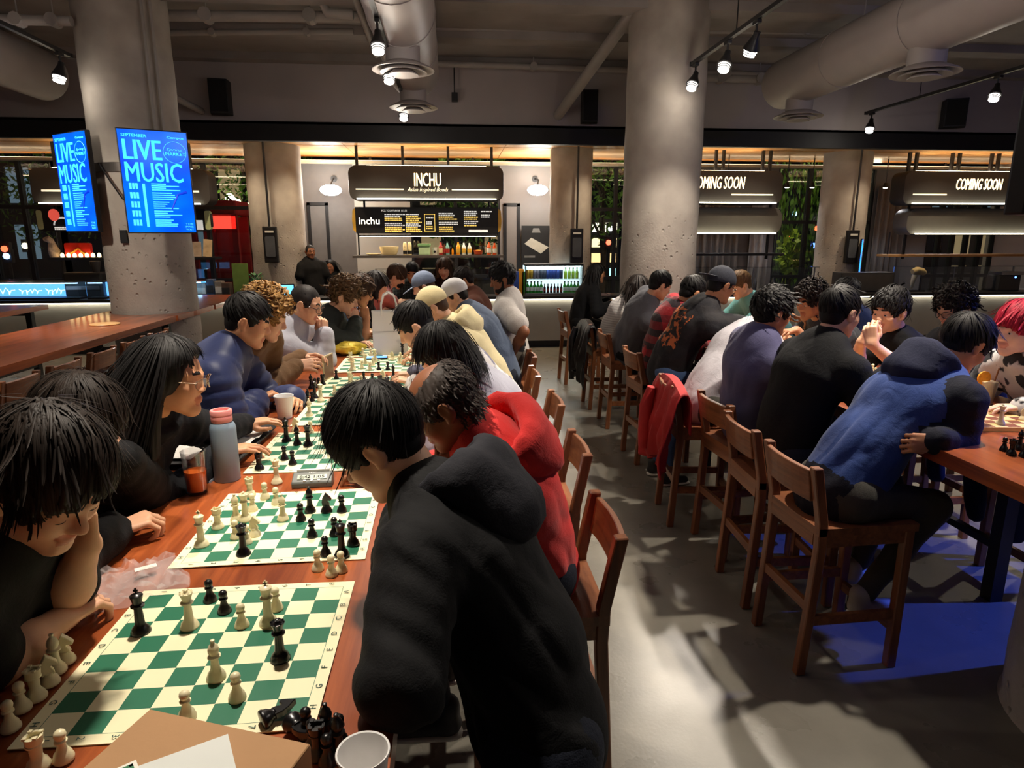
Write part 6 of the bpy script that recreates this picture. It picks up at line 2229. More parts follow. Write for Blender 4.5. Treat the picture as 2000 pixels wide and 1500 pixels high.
class Cone:
    """tapered capsule, optionally flattened by factor f along unit axis n"""
    def __init__(s, a, b, r1, r2, k=0.02, tag=0, n=None, f=1.0, sub=False):
        s.a, s.b, s.r1, s.r2, s.k, s.tag, s.f, s.sub = np.asarray(a, float), np.asarray(b, float), r1, r2, k, tag, f, sub
        s.n = None if n is None else nrm(n)
        R = max(r1, r2)
        s.lo, s.hi = np.minimum(s.a, s.b) - R, np.maximum(s.a, s.b) + R

    def d(s, X, Y, Z):
        ba = s.b - s.a
        px, py, pz = X - s.a[0], Y - s.a[1], Z - s.a[2]
        t = np.clip((px * ba[0] + py * ba[1] + pz * ba[2]) / (ba @ ba + 1e-12), 0, 1)
        vx, vy, vz = px - t * ba[0], py - t * ba[1], pz - t * ba[2]
        q = vx * vx + vy * vy + vz * vz
        if s.n is not None:
            w_ = vx * s.n[0] + vy * s.n[1] + vz * s.n[2]
            q = q + (s.f * s.f - 1) * w_ * w_
        s.t = t
        return np.sqrt(q) - (s.r1 + (s.r2 - s.r1) * t)


class Ell:
    def __init__(s, c, rad, R=None, k=0.02, tag=0, sub=False):
        s.c, s.rad, s.k, s.tag, s.sub = np.asarray(c, float), np.asarray(rad, float), k, tag, sub
        s.R = np.eye(3) if R is None else np.asarray(R, float)
        e = np.abs(s.R) @ s.rad
        s.lo, s.hi = s.c - e, s.c + e

    def d(s, X, Y, Z):
        p = (X - s.c[0], Y - s.c[1], Z - s.c[2])
        k0 = k1 = 0
        for i in range(3):
            q = (p[0] * s.R[0, i] + p[1] * s.R[1, i] + p[2] * s.R[2, i]) / s.rad[i]
            k0 = k0 + q * q
            k1 = k1 + (q / s.rad[i]) ** 2
        k0 = np.sqrt(k0)
        s.t = k0
        return k0 * (k0 - 1) / (np.sqrt(k1) + 1e-9)


def moved(prims, M):
    """prims defined in a local frame -> world (M: 4x4 numpy, rigid)"""
    R, T = M[:3, :3], M[:3, 3]
    out = []
    for p in prims:
        if isinstance(p, Cone):
            out.append(Cone(R @ p.a + T, R @ p.b + T, p.r1, p.r2, p.k, p.tag, None if p.n is None else R @ p.n, p.f, p.sub))
        else:
            out.append(Ell(R @ p.c + T, p.rad, R @ p.R, p.k, p.tag, p.sub))
    return out


def surf(prims, h):
    """surface nets of the smooth union; returns verts, quads"""
    lo = np.min([p.lo for p in prims if not p.sub], 0) - 3 * h
    hi = np.max([p.hi for p in prims if not p.sub], 0) + 3 * h
    n = np.ceil((hi - lo) / h).astype(int) + 1
    ax = [(lo[i] + h * np.arange(n[i])).astype(np.float32) for i in range(3)]
    D = np.full(n, 10.0, np.float32)
    for p in prims:
        m = p.k + 2.5 * h
        a = np.maximum(0, np.floor((p.lo - m - lo) / h).astype(int))
        b = np.minimum(n, np.ceil((p.hi + m - lo) / h).astype(int) + 1)
        if np.any(b <= a):
            continue
        sl = tuple(slice(a[i], b[i]) for i in range(3))
        X, Y, Z = ax[0][sl[0]][:, None, None], ax[1][sl[1]][None, :, None], ax[2][sl[2]][None, None, :]
        d = p.d(X, Y, Z).astype(np.float32)
        C = D[sl]
        k = p.k
        if p.sub:
            hh = np.clip(0.5 - 0.5 * (C + d) / k, 0, 1)
            D[sl] = C * (1 - hh) + (-d) * hh + k * hh * (1 - hh)
        else:
            hh = np.clip(0.5 + 0.5 * (d - C) / k, 0, 1)
            D[sl] = d * (1 - hh) + C * hh - k * hh * (1 - hh)
    S = D < 0
    cnt = np.zeros(n - 1, np.uint8)
    for i in (0, 1):
        for j in (0, 1):
            for q in (0, 1):
                cnt += S[i:n[0] - 1 + i, j:n[1] - 1 + j, q:n[2] - 1 + q]
    act = (cnt > 0) & (cnt < 8)
    I, J, K = np.nonzero(act)
    idx = np.full(n - 1, -1, np.int32)
    idx[I, J, K] = np.arange(len(I))
    pos = np.zeros((len(I), 3), np.float32)
    num = np.zeros(len(I), np.float32)
    cor = [(i, j, q) for i in (0, 1) for j in (0, 1) for q in (0, 1)]
    val = {c: D[I + c[0], J + c[1], K + c[2]] for c in cor}
    for c in cor:
        for a in range(3):
            if c[a] == 0:
                e = list(c)
                e[a] = 1
                e = tuple(e)
                da, db = val[c], val[e]
                cr = (da < 0) != (db < 0)
                t = np.where(cr, da / np.where(cr, da - db, 1), 0)
                for b in range(3):
                    pos[:, b] += np.where(cr, (c[b] + (t if b == a else 0)), 0)
                num += cr
    V = lo + h * (np.stack([I, J, K], 1) + pos / num[:, None])
    F = []
    for a in range(3):
        b, c = (a + 1) % 3, (a + 2) % 3
        s0 = [slice(1, -1)] * 3
        s1 = [slice(1, -1)] * 3
        s0[a], s1[a] = slice(0, -1), slice(1, None)
        A, B = S[tuple(s0)], S[tuple(s1)]
        e = np.nonzero(A != B)
        ins = A[e]
        q = [x.copy() for x in e]
        q[b] += 1
        q[c] += 1

        def cell(db, dc):
            r_ = [x.copy() for x in q]
            r_[b] += db
            r_[c] += dc
            return idx[r_[0], r_[1], r_[2]]
        quad = np.stack([cell(-1, -1), cell(0, -1), cell(0, 0), cell(-1, 0)], 1)
        quad[~ins] = quad[~ins][:, ::-1]
        F.append(quad)
    F = np.concatenate(F)
    F = F[(F >= 0).all(1)]
    return V.astype(float), F


def nearest_tag(prims, V):
    """tag and axial parameter of the closest primitive at each vertex"""
    best = np.full(len(V), 1e9)
    tg = np.zeros(len(V), int)
    tt = np.zeros(len(V))
    ii = np.zeros(len(V), int)
    for q, p in enumerate(prims):
        if p.sub:
            continue
        d = p.d(V[:, 0], V[:, 1], V[:, 2])
        m = d < best
        best[m] = d[m]
        tg[m] = p.tag
        tt[m] = p.t[m]
        ii[m] = q
    return tg, tt, ii


def vnormals(V, F):
    a, b, c, d = V[F[:, 0]], V[F[:, 1]], V[F[:, 2]], V[F[:, 3]]
    fn = np.cross(c - a, d - b)
    N = np.zeros_like(V)
    for i in range(4):
        np.add.at(N, F[:, i], fn)
    return N / (np.linalg.norm(N, axis=1, keepdims=True) + 1e-12)


def waves(V, scale, seed, n=6):
    """cheap folded noise in about -1..1"""
    rg = np.random.RandomState(seed)
    out = np.zeros(len(V))
    for i in range(n):
        k = rg.normal(size=3)
        k = k / np.linalg.norm(k) * scale * (0.6 + 0.9 * rg.rand())
        m = rg.normal(size=3)
        m = m / np.linalg.norm(m) * scale * 0.5
        out += np.sin(V @ k + 1.6 * np.sin(V @ m + rg.rand() * 6) + rg.rand() * 6)
    return out / n * 1.6


def smooth(V, F, it=1):
    for _ in range(it):
        S = np.zeros_like(V)
        C = np.zeros(len(V))
        for i in range(4):
            j = F[:, (i + 1) % 4]
            np.add.at(S, F[:, i], V[j])
            np.add.at(C, F[:, i], 1)
            np.add.at(S, j, V[F[:, i]])
            np.add.at(C, j, 1)
        V = 0.5 * V + 0.5 * S / np.maximum(C, 1)[:, None]
    return V


def npmesh(name, pieces, mats):
    """pieces = [(V, F(m,4), matidx(m,))]"""
    V = np.concatenate([p[0] for p in pieces])
    off = np.cumsum([0] + [len(p[0]) for p in pieces])
    F = np.concatenate([p[1] + o for p, o in zip(pieces, off)])
    M = np.concatenate([np.broadcast_to(p[2], len(p[1])) for p in pieces])
    me = bpy.data.meshes.new(name)
    me.vertices.add(len(V))
    me.vertices.foreach_set('co', V.astype(np.float32).ravel())
    me.loops.add(F.size)
    me.loops.foreach_set('vertex_index', F.astype(np.int32).ravel())
    me.polygons.add(len(F))
    me.polygons.foreach_set('loop_start', (np.arange(len(F)) * 4).astype(np.int32))
    me.polygons.foreach_set('material_index', M.astype(np.int32))
    me.polygons.foreach_set('use_smooth', np.ones(len(F), bool))
    me.update(calc_edges=True)
    for m in mats:
        me.materials.append(m)
    return me


# ------------------------------------------------------------------ head
SKIN, LIP, BROW, EYE, IRIS, EARC = 0, 1, 2, 3, 4, 0


def head_prims(fem=False, neck_to=None, open_eyes=True, jaw=1.0, nose=1.0):
    P = []
    P.append(Ell((0, -0.014, 0.034), (0.074, 0.094, 0.084), k=0.02))
    P.append(Ell((0, 0.028, -0.004), (0.063, 0.060, 0.078), k=0.03))
    P.append(Ell((0, 0.036, -0.050), (0.052 * jaw, 0.050, 0.052), k=0.03))
    for s in (-1, 1):
        P.append(Cone((s * 0.054 * jaw, -0.004, -0.046), (s * 0.014, 0.072, -0.094), 0.019, 0.016, 0.03))
        P.append(Ell((s * 0.038, 0.058, -0.022), (0.027, 0.026, 0.028), k=0.025))
        P.append(Cone((s * 0.050, 0.066, 0.027), (s * 0.014, 0.085, 0.021), 0.010, 0.010, 0.014))
    P.append(Ell((0, 0.076, -0.094), (0.020, 0.018, 0.016), k=0.02))
    P.append(Cone((0, 0.086, 0.016), (0, 0.106 * (0.5 + 0.5 * nose), -0.020), 0.008, 0.0125 * nose, 0.012))
    for s in (-1, 1):
        P.append(Ell((s * 0.0125, 0.096, -0.026), (0.009, 0.010, 0.008), k=0.008))
        P.append(Ell((s * 0.033, 0.097, 0.004), (0.019, 0.016, 0.012), k=0.012, sub=True))
        P.append(Ell((s * 0.032, 0.074, 0.003), (0.0155, 0.0145, 0.0125), k=0.006))
    P.append(Cone((-0.018, 0.088, -0.0545), (0.018, 0.088, -0.0545), 0.0052, 0.0052, 0.008, LIP))
    P.append(Ell((0, 0.093, -0.0530), (0.012, 0.0075, 0.0052), k=0.008, tag=LIP))
    P.append(Ell((0, 0.0905, -0.0635), (0.0165, 0.0085, 0.0062), k=0.008, tag=LIP))
    for s in (-1, 1):
        P.append(Cone((s * 0.047, 0.078, 0.032), (s * 0.018, 0.092, 0.031), 0.0042 if not fem else 0.003, 0.005 if not fem else 0.0032, 0.004, BROW))
        # ear: rim, lobe and hollow
        P.append(Ell((s * 0.084, -0.010, -0.003), (0.012, 0.021, 0.033), R=np.array([[1, 0, s * 0.2], [0, 1, 0.15], [-s * 0.2, -0.15, 1]]), k=0.006))
        P.append(Ell((s * 0.080, -0.001, -0.030), (0.009, 0.011, 0.010), k=0.008))
        P.append(Ell((s * 0.099, -0.005, 0.002), (0.010, 0.011, 0.018), k=0.005, sub=True))
    if neck_to is not None:
        P.append(Cone((0, -0.026, -0.050), neck_to, 0.053 if not fem else 0.047, 0.060 if not fem else 0.052, 0.03))
    return P


def eye_geo(open_):
    """small almond eye patches sitting on the eyeball bulge"""
    V, F, M = [], [], []
    for s in (-1, 1):
        for (rx, rz, y, mi) in ((0.0125, 0.0052 if open_ else 0.0016, 0.0885, EYE if open_ else BROW), (0.0052, 0.0048, 0.0892, IRIS)):
            if not open_ and mi == IRIS:
                continue
            o = len(V)
            n = 12
            c = np.array([s * 0.032, y, 0.0028 if open_ else -0.002])
            V.append(c)
            for i in range(n):
                a = 2 * PI * i / n
                V.append(c + np.array([rx * math.cos(a), -abs(rx * math.cos(a)) ** 2 * 28, rz * math.sin(a)]))
            for i in range(0, n, 2):
                F.append((o, o + 1 + i, o + 1 + (i + 1) % n, o + 1 + (i + 2) % n))
                M.append(mi)
    return np.array(V), np.array(F), np.array(M)


# ------------------------------------------------------------------ hand
def hand_prims(side, curl=0.35, spread=0.12, thumb=0.4, tag=0, s=1.0):
    """wrist at origin, fingers along +Y, palm faces -Z; side=+1 right hand (thumb at -X), -1 left hand"""
    P = []
    th = -side
    kn = []
    for i in range(4):
        x = th * (0.031 - 0.0205 * i) * s
        y = (0.088, 0.092, 0.087, 0.078)[i] * s
        kn.append(np.array([x, y, 0.003 * (i in (1, 2))]))
        P.append(Cone((th * (0.017 - 0.011 * i) * s, 0.0, 0), kn[i], 0.0155 * s, 0.0115 * s, 0.012, tag, (0, 0, 1), 1.15))
    lens = ((0.043, 0.026, 0.020), (0.048, 0.030, 0.021), (0.045, 0.028, 0.020), (0.034, 0.021, 0.018))
    for i in range(4):
        p = kn[i]
        a = 0.0
        sp = th * (1.5 - i) * spread
        c = curl * (1.0 + 0.06 * i) if np.isscalar(curl) else curl[i]
        for j in range(3):
            a += c * (1.0, 1.25, 0.8)[j]
            d = np.array([math.sin(sp) * math.cos(a), math.cos(sp) * math.cos(a), -math.sin(a)])
            q = p + d * lens[i][j] * s
            P.append(Cone(p, q, (0.0092, 0.0084, 0.0076)[j] * s, (0.0084, 0.0076, 0.0066)[j] * s, 0.004, tag))
            p = q
    b0 = np.array([th * 0.018, 0.016, -0.004]) * s
    b1 = b0 + np.array([th * (0.030 - 0.012 * thumb), 0.030, -0.012 - 0.014 * thumb]) * s
    b2 = b1 + np.array([th * (0.014 - 0.03 * thumb), 0.028, -0.010 * thumb]) * s
    b3 = b2 + np.array([th * (0.006 - 0.03 * thumb), 0.024, -0.006 * thumb]) * s
    P += [Cone(b0, b1, 0.0165 * s, 0.0118 * s, 0.012, tag), Cone(b1, b2, 0.0105 * s, 0.0094 * s, 0.005, tag), Cone(b2, b3, 0.0094 * s, 0.0078 * s, 0.004, tag)]
    return P


def frame(pos, y, z):
    """4x4 with +Y along y and +Z near z"""
    y = nrm(y)
    x = nrm(np.cross(y, z))
    z = np.cross(x, y)
    M = np.eye(4)
    M[:3, 0], M[:3, 1], M[:3, 2], M[:3, 3] = x, y, z, pos
    return M


def elbow_ik(S, W, L1, L2, hint):
    v = W - S
    d = np.linalg.norm(v)
    if d > (L1 + L2) * 0.995:
        sc = d / ((L1 + L2) * 0.99)
        L1, L2 = L1 * sc, L2 * sc
    u = v / d
    a = (L1 * L1 - L2 * L2 + d * d) / (2 * d)
    hgt = math.sqrt(max(0, L1 * L1 - a * a))
    n = hint - u * (hint @ u)
    return S + u * a + nrm(n) * hgt


# ------------------------------------------------------------------ hair
CRAN_C, CRAN_R = np.array([0, -0.014, 0.034]), np.array([0.074, 0.094, 0.084])


def face_carve(fringe, k=0.012, g=0.0):
    return [Ell((0, 0.118, -0.055 + (0.018 - fringe)), (0.098 - g, 0.085 - g, 0.112 - g), k=k, sub=True)]


def ear_carve(k=0.010, g=0.0, big=0.0):
    return [Ell((s * 0.094, 0.0 - big * 0.2, -0.020), (0.030 - g, 0.034 - g + big, 0.044 - g + big * 0.6), k=k, sub=True) for s in (-1, 1)]


def hair_cap(t, tt, fringe=0.0, low=0.0, ears=True, cut=None):
    """hair volume in head space: t side thickness, tt top thickness, cut = height where the long top layer ends"""
    P = [Ell(CRAN_C + np.array([0, -0.002, (tt - t) * 0.5]), CRAN_R + np.array([t, t, (tt + t) * 0.5]), k=0.02)]
    if cut is None:
        P.append(Ell((0, -0.046, -0.022 - low * 0.5), (0.064 + t * 0.8, 0.052 + t * 0.8, 0.062 + low), k=0.025))
        for s in (-1, 1):
            P.append(Ell((s * 0.058, 0.012, 0.02), (0.020 + t, 0.034, 0.045 + low * 0.5), k=0.02))
    P += face_carve(fringe)
    if ears:
        P += ear_carve()
    if cut is None:
        P.append(Ell((0, 0.03, -0.135 - low), (0.2, 0.2, 0.072), k=0.02, sub=True))
    else:
        P.append(Ell((0, -0.03, cut - 0.11), (0.22, 0.22, 0.11), k=0.014, sub=True))
    return P


def strands(rootsV, n, length, down, rg, crown=(0.008, -0.062, 0.112), sweep=(0, 0, 0), grav=0.35, w_=0.0022, K=7, lift=(0.001, 0.007), curl=0.0, turns=2.0, cap_r=None, clump=0.0, jit=0.08, forbid=()):
    """tapered three-sided locks flowing from the crown over the cap; head space"""
    idx = rg.randint(0, len(rootsV), n)
    p = rootsV[idx] + rg.normal(size=(n, 3)) * 0.003
    crown = np.asarray(crown)
    L = length * (0.6 + 0.6 * rg.rand(n))
    lift0 = lift[0] + (lift[1] - lift[0]) * rg.rand(n) ** 2.0
    C, R = cap_r
    out = []
    nr = []
    jt = rg.normal(size=(n, 3)) * jit
    if clump:
        ph = np.arctan2(p[:, 0] - crown[0], p[:, 1] - crown[1])
        jt += np.stack([np.sin(ph * 9 + 2 * np.sin(ph * 4)), np.cos(ph * 7), 0 * ph], 1) * clump
    dead = np.zeros(n, bool)
    for k in range(K):
        q = (p - C) / R
        f = np.linalg.norm(q, axis=1)
        g = q / R
        g /= np.linalg.norm(g, axis=1, keepdims=True) + 1e-9
        tgt = 1.0 + lift0 * (0.4 + k / K) / R.mean()
        push = np.where(f < tgt, tgt / np.maximum(f, 1e-3), 1.0)
        p2 = C + (p - C) * push[:, None]
        for e in forbid:
            dead |= e.d(p2[:, 0], p2[:, 1], p2[:, 2]) < 0
        p = np.where(dead[:, None] & (k > 0), out[-1] if out else p2, p2)
        out.append(p.copy())
        nr.append(g)
        d = (p - crown)
        d = d / (np.linalg.norm(d, axis=1, keepdims=True) + 1e-6) + np.asarray(sweep) + down * grav * (0.4 + k / K * 1.4) + jt
        near = np.clip((1.25 - f) / 0.2, 0, 1)[:, None]
        d = d - g * np.sum(d * g, 1, keepdims=True) * near
        d /= np.linalg.norm(d, axis=1, keepdims=True) + 1e-9
        p = p + d * (L / (K - 1))[:, None]
    Pk = np.stack(out, 1)
    G = np.stack(nr, 1)
    T = np.gradient(Pk, axis=1)
    T /= np.linalg.norm(T, axis=2, keepdims=True) + 1e-9
    Sd = np.cross(T, G)
    Sd /= np.linalg.norm(Sd, axis=2, keepdims=True) + 1e-9
    if curl:
        th = 2 * PI * turns * np.linspace(0, 1, K)[None, :] + rg.rand(n, 1) * 6.28
        Pk = Pk + curl * (Sd * np.cos(th)[..., None] + (G * (1 + np.sin(th)[..., None])))
    wd = w_ * np.sin(np.linspace(0.35, PI * 0.97, K)) ** 0.6
    wd = wd[None, :, None]
    ring = np.stack([Pk + Sd * wd, Pk + G * wd * 0.3, Pk - Sd * wd], 2)      # n,K,3,3
    V = ring.reshape(-1, 3)
    base = (np.arange(n)[:, None, None] * K + np.arange(K - 1)[None, :, None]) * 3
    F = []
    for a, b in ((0, 1), (1, 2)):
        F.append(np.concatenate([base + a, base + b, base + 3 + b, base + 3 + a], 2).reshape(-1, 4))
    return V, np.concatenate(F)


HAIRM = {}


def hair_mat(name, c, rough=0.58):
    return mat('hair_' + name, c, rough, var=0.35, scale=30, spec=0.22, stretch=(1, 1, 0.3))


def make_hair(style, Mh, seed, detail, col):
    """returns list of (V,F,mat) pieces in world space"""
    rg = np.random.RandomState(seed)
    down = Mh[:3, :3].T @ np.array([0, 0, -1.0])
    S = dict(t=0.012, tt=0.03, fringe=0.0, low=0.0, ears=True, n=1500, L=0.06, sweep=(0, 0.3, 0), grav=0.15, w=0.0024, lift=(0.0002, 0.002), curl=0.0, turns=2, K=7, amp=0.004, fr=19, clump=0.1, hcap=0.006, cut=None, jit=0.05)
    S.update({
        'short': dict(t=0.010, tt=0.026, L=0.055, sweep=(0.1, 0.5, 0), cut=0.022),
        'bowl': dict(t=0.020, tt=0.034, fringe=0.030, L=0.075, sweep=(0, 0.35, 0), grav=0.25, cut=0.004, n=2200),
        'messy': dict(t=0.026, tt=0.044, fringe=0.010, L=0.065, sweep=(0.3, 0.25, -0.1), grav=0.25, n=2600, lift=(0.0002, 0.0022), clump=0.22, amp=0.010, w=0.0036, jit=0.045, fr=13),
        'mop': dict(t=0.016, tt=0.032, fringe=0.006, L=0.06, sweep=(0.3, 0.25, -0.1), grav=0.25, n=2300, lift=(0.0002, 0.0022), clump=0.2, amp=0.007, w=0.0034, jit=0.045, fr=13),
        'wavy': dict(t=0.016, tt=0.036, fringe=0.012, L=0.07, sweep=(0.2, 0.2, 0.1), curl=0.005, turns=1.0, K=9, lift=(0.0005, 0.006), n=1500, w=0.0034, amp=0.007, cut=0.0),
        'curly': dict(t=0.020, tt=0.042, fringe=0.006, L=0.065, sweep=(0, 0, 0), grav=0.1, curl=0.009, turns=1.6, K=11, lift=(0.001, 0.012), n=1000, w=0.0042, amp=0.009, clump=0.6, jit=0.3, cut=-0.03),
        'buzz': dict(t=0.002, tt=0.006, L=0.012, n=500, lift=(0.0, 0.002), amp=0.0008, w=0.0012, hcap=0.005),
        'long': dict(t=0.016, tt=0.020, fringe=-0.03, L=0.30, sweep=(0, -0.7, 0), grav=1.3, n=1500, K=12, jit=0.03, lift=(0.0004, 0.004), ears=False, low=0.02, clump=0.03, w=0.0034, amp=0.0025),
        'bob': dict(t=0.018, tt=0.022, fringe=0.014, L=0.18, sweep=(0, 0.0, 0), grav=1.2, n=1300, K=9, ears=False, low=0.04, clump=0.1, w=0.003),
        'bald': dict(t=0.009, tt=0.002, L=0.03, n=1000, sweep=(0, -0.4, -0.2), grav=0.4, curl=0.003, turns=0.8, K=7, amp=0.005, lift=(0.0003, 0.003)),
    }[style])
    cap = hair_cap(S['t'], S['tt'], S['fringe'], S['low'], S['ears'], S['cut'])
    if style == 'bald':
        cap.append(Ell((0, 0.04, 0.135), (0.068, 0.11, 0.075), k=0.008, sub=True))
    if style == 'long':
        dl = nrm(down)
        b0 = np.array([0, -0.085, -0.01])
        cap.append(Cone(b0 + np.array([0, 0.02, 0]), b0 + dl * 0.30, 0.078, 0.055, 0.03, n=(0, 1, 0), f=1.7))
        for s in (-1, 1):
            cap.append(Cone((s * 0.070, -0.03, 0.0), np.array([s * 0.075, -0.06, 0]) + dl * 0.24, 0.034, 0.026, 0.03))
    if style == 'bob':
        dl = nrm(down)
        for x in (-0.05, 0, 0.05):
            cap.append(Cone((x, -0.075, 0.0), np.array([x * 1.1, -0.08, 0]) + dl * 0.10, 0.05, 0.045, 0.03))
        for s in (-1, 1):
            cap.append(Cone((s * 0.076, -0.005, 0.0), np.array([s * 0.082, 0.005, 0]) + dl * 0.10, 0.032, 0.024, 0.03))
    V, F = surf(cap, S['hcap'] if detail > 0.8 else 0.0085 if detail > 0.4 else 0.011)
    N = vnormals(V, F)
    rel = V - np.array([0.008, -0.062, 0.112])
    ph = np.arctan2(rel[:, 0], rel[:, 1])
    sd = np.linalg.norm(rel, axis=1)
    if style in ('curly', 'wavy'):
        dsp = waves(V, 75, seed) * S['amp'] * 0.7
    else:
        dsp = (np.sin(ph * S['fr'] + 2.2 * np.sin(ph * 5 + seed) + sd * 25) * 0.6 + np.sin(ph * S['fr'] * 2.3 + sd * 40 + seed)) * S['amp'] * 0.55 * np.clip(sd / 0.06, 0.2, 1)
    V = V + N * dsp[:, None]
    pcs = [(V, F, 0)]
    if S['cut'] is not None:
        # cropped layer below the long top
        v1, f1 = surf(hair_cap(0.0025, 0.006), 0.0065 if detail > 0.8 else 0.010)
        pcs.append((v1, f1, 0))
    up = V[(V[:, 2] > -0.03) | (V[:, 1] < 0)]
    n = int(S['n'] * (1.0 if detail > 0.8 else 0.45 if detail > 0.4 else 0.2))
    if detail > 0.8 and not S['curl']:
        S['w'] *= 0.58
    if style == 'long':
        up = up[(up[:, 1] < 0.035) & (up[:, 2] > -0.05)]
    if style == 'bald':
        up = up[(up[:, 2] < 0.065) | (up[:, 1] < -0.07)]
    capr = (CRAN_C + np.array([0, -0.002, (S['tt'] - S['t']) * 0.5]), CRAN_R + np.array([S['t'], S['t'], (S['tt'] + S['t']) * 0.5]))
    if n > 20:
        v2, f2 = strands(up, n, S['L'], down, rg, sweep=np.asarray(S['sweep'], float), grav=S['grav'], w_=S['w'] * (1 if detail > 0.8 else 1.6 if detail > 0.4 else 2.2), K=S['K'] if detail > 0.4 else max(5, S['K'] // 2), lift=S['lift'], curl=S['curl'], turns=S['turns'], cap_r=capr, clump=S['clump'], jit=S['jit'], forbid=face_carve(S['fringe'], g=0.006) + (ear_carve(g=0.004) if S['ears'] else []) + ([Ell((s_ * 0.085, 0.065, -0.07), (0.075, 0.062, 0.13)) for s_ in (-1, 1)] if style in ('long', 'bob') else [Ell((s_ * 0.10, 0.055, -0.085), (0.075, 0.085, 0.085)) for s_ in (-1, 1)]))
        pcs.append((v2, f2, 0))
    return [(a @ Mh[:3, :3].T + Mh[:3, 3], f, m) for a, f, m in pcs]


# ------------------------------------------------------------------ cloth materials
def cloth(name, c, rough=0.85, pattern=None, c2=None, scale=10.0, bump=0.25):
    key = 'cloth_' + name
    if key in MATS:
        return MATS[key]
    m, nt, b = newmat(key)
    N, L = nt.nodes, nt.links
    b.inputs['Roughness'].default_value = rough
    b.inputs['Specular IOR Level'].default_value = 0.25
    b.inputs['Sheen Weight'].default_value = 0.1 if sum(c[:3]) > 0.1 else 0.0
    tc = N.new('ShaderNodeTexCoord')
    nz = N.new('ShaderNodeTexNoise')
    nz.inputs['Scale'].default_value = 6
    nz.inputs['Detail'].default_value = 4
    L.new(tc.outputs['Object'], nz.inputs['Vector'])
    rp = N.new('ShaderNodeValToRGB')
    rp.color_ramp.elements[0].position = 0.3
    rp.color_ramp.elements[1].position = 0.7
    rp.color_ramp.elements[0].color = tuple(x * 0.85 for x in c[:3]) + (1,)
    rp.color_ramp.elements[1].color = tuple(min(1, x * 1.12) for x in c[:3]) + (1,)
    L.new(nz.outputs['Fac'], rp.inputs[0])
    src = rp.outputs[0]
    if pattern:
        mx = N.new('ShaderNodeMix')
        mx.data_type = 'RGBA'
        L.new(src, mx.inputs['A'])
        mx.inputs['B'].default_value = c2
        if pattern == 'plaid':
            fs = []
            for axis in ('X', 'Z'):
                wv = N.new('ShaderNodeTexWave')
                wv.bands_direction = axis
                wv.inputs['Scale'].default_value = scale
                wv.inputs['Distortion'].default_value = 0.6
                L.new(tc.outputs['Object'], wv.inputs['Vector'])
                gt = N.new('ShaderNodeMath')
                gt.operation = 'GREATER_THAN'
                gt.inputs[1].default_value = 0.55
                L.new(wv.outputs['Fac'], gt.inputs[0])
                fs.append(gt)
            ad = N.new('ShaderNodeMath')
            ad.operation = 'MULTIPLY_ADD'
            ad.inputs[1].default_value = 0.55
            L.new(fs[0].outputs[0], ad.inputs[0])
            m2 = N.new('ShaderNodeMath')
            m2.operation = 'MULTIPLY'
            m2.inputs[1].default_value = 0.45
            L.new(fs[1].outputs[0], m2.inputs[0])
            L.new(m2.outputs[0], ad.inputs[2])
            L.new(ad.outputs[0], mx.inputs['Factor'])
        elif pattern == 'blotch':
            n2 = N.new('ShaderNodeTexNoise')
            n2.inputs['Scale'].default_value = scale
            n2.inputs['Detail'].default_value = 3
            L.new(tc.outputs['Object'], n2.inputs['Vector'])
            r2 = N.new('ShaderNodeValToRGB')
            r2.color_ramp.elements[0].position = 0.53
            r2.color_ramp.elements[1].position = 0.56
            L.new(n2.outputs['Fac'], r2.inputs[0])
            L.new(r2.outputs[0], mx.inputs['Factor'])
        elif pattern == 'stripe':
            wv = N.new('ShaderNodeTexWave')
            wv.bands_direction = 'Z'
            wv.inputs['Scale'].default_value = scale
            L.new(tc.outputs['Object'], wv.inputs['Vector'])
            L.new(wv.outputs['Fac'], mx.inputs['Factor'])
        src = mx.outputs['Result']
    L.new(src, b.inputs['Base Color'])
    n3 = N.new('ShaderNodeTexNoise')
    n3.inputs['Scale'].default_value = 260
    L.new(tc.outputs['Object'], n3.inputs['Vector'])
    n4 = N.new('ShaderNodeTexNoise')
    n4.inputs['Scale'].default_value = 14
    n4.inputs['Detail'].default_value = 3
    n4.inputs['Distortion'].default_value = 1.5
    L.new(tc.outputs['Object'], n4.inputs['Vector'])
    ad = N.new('ShaderNodeMath')
    ad.operation = 'MULTIPLY_ADD'
    ad.inputs[1].default_value = 4.0
    L.new(n4.outputs['Fac'], ad.inputs[0])
    L.new(n3.outputs['Fac'], ad.inputs[2])
    bp = N.new('ShaderNodeBump')
    bp.inputs['Strength'].default_value = bump
    bp.inputs['Distance'].default_value = 0.004
    L.new(ad.outputs[0], bp.inputs['Height'])
    L.new(bp.outputs[0], b.inputs['Normal'])
    MATS[key] = m
    return m


SKINS = {'light': srgb(216, 166, 134), 'warm': srgb(206, 150, 112), 'tan': srgb(182, 126, 90), 'brown': srgb(134, 84, 56), 'pale': srgb(226, 184, 160)}


def skin_mats(k):
    c = SKINS[k]
    a = mat('skin_' + k, c, 0.5, var=0.06, scale=25, sss=0.06, bump=0.06, bscale=500, spec=0.4)
    b = mat('lip_' + k, (c[0] * 0.82, c[1] * 0.55, c[2] * 0.55, 1), 0.4, var=0.05)
    return a, b


M_EYEW = mat('eye_white', srgb(214, 208, 200), 0.25, var=0.02)
M_IRIS = mat('iris', srgb(30, 18, 12), 0.15, var=0.1)

TORSO, SLEEVE, HOOD, CUFF = 0, 1, 2, 3
GEO = {}


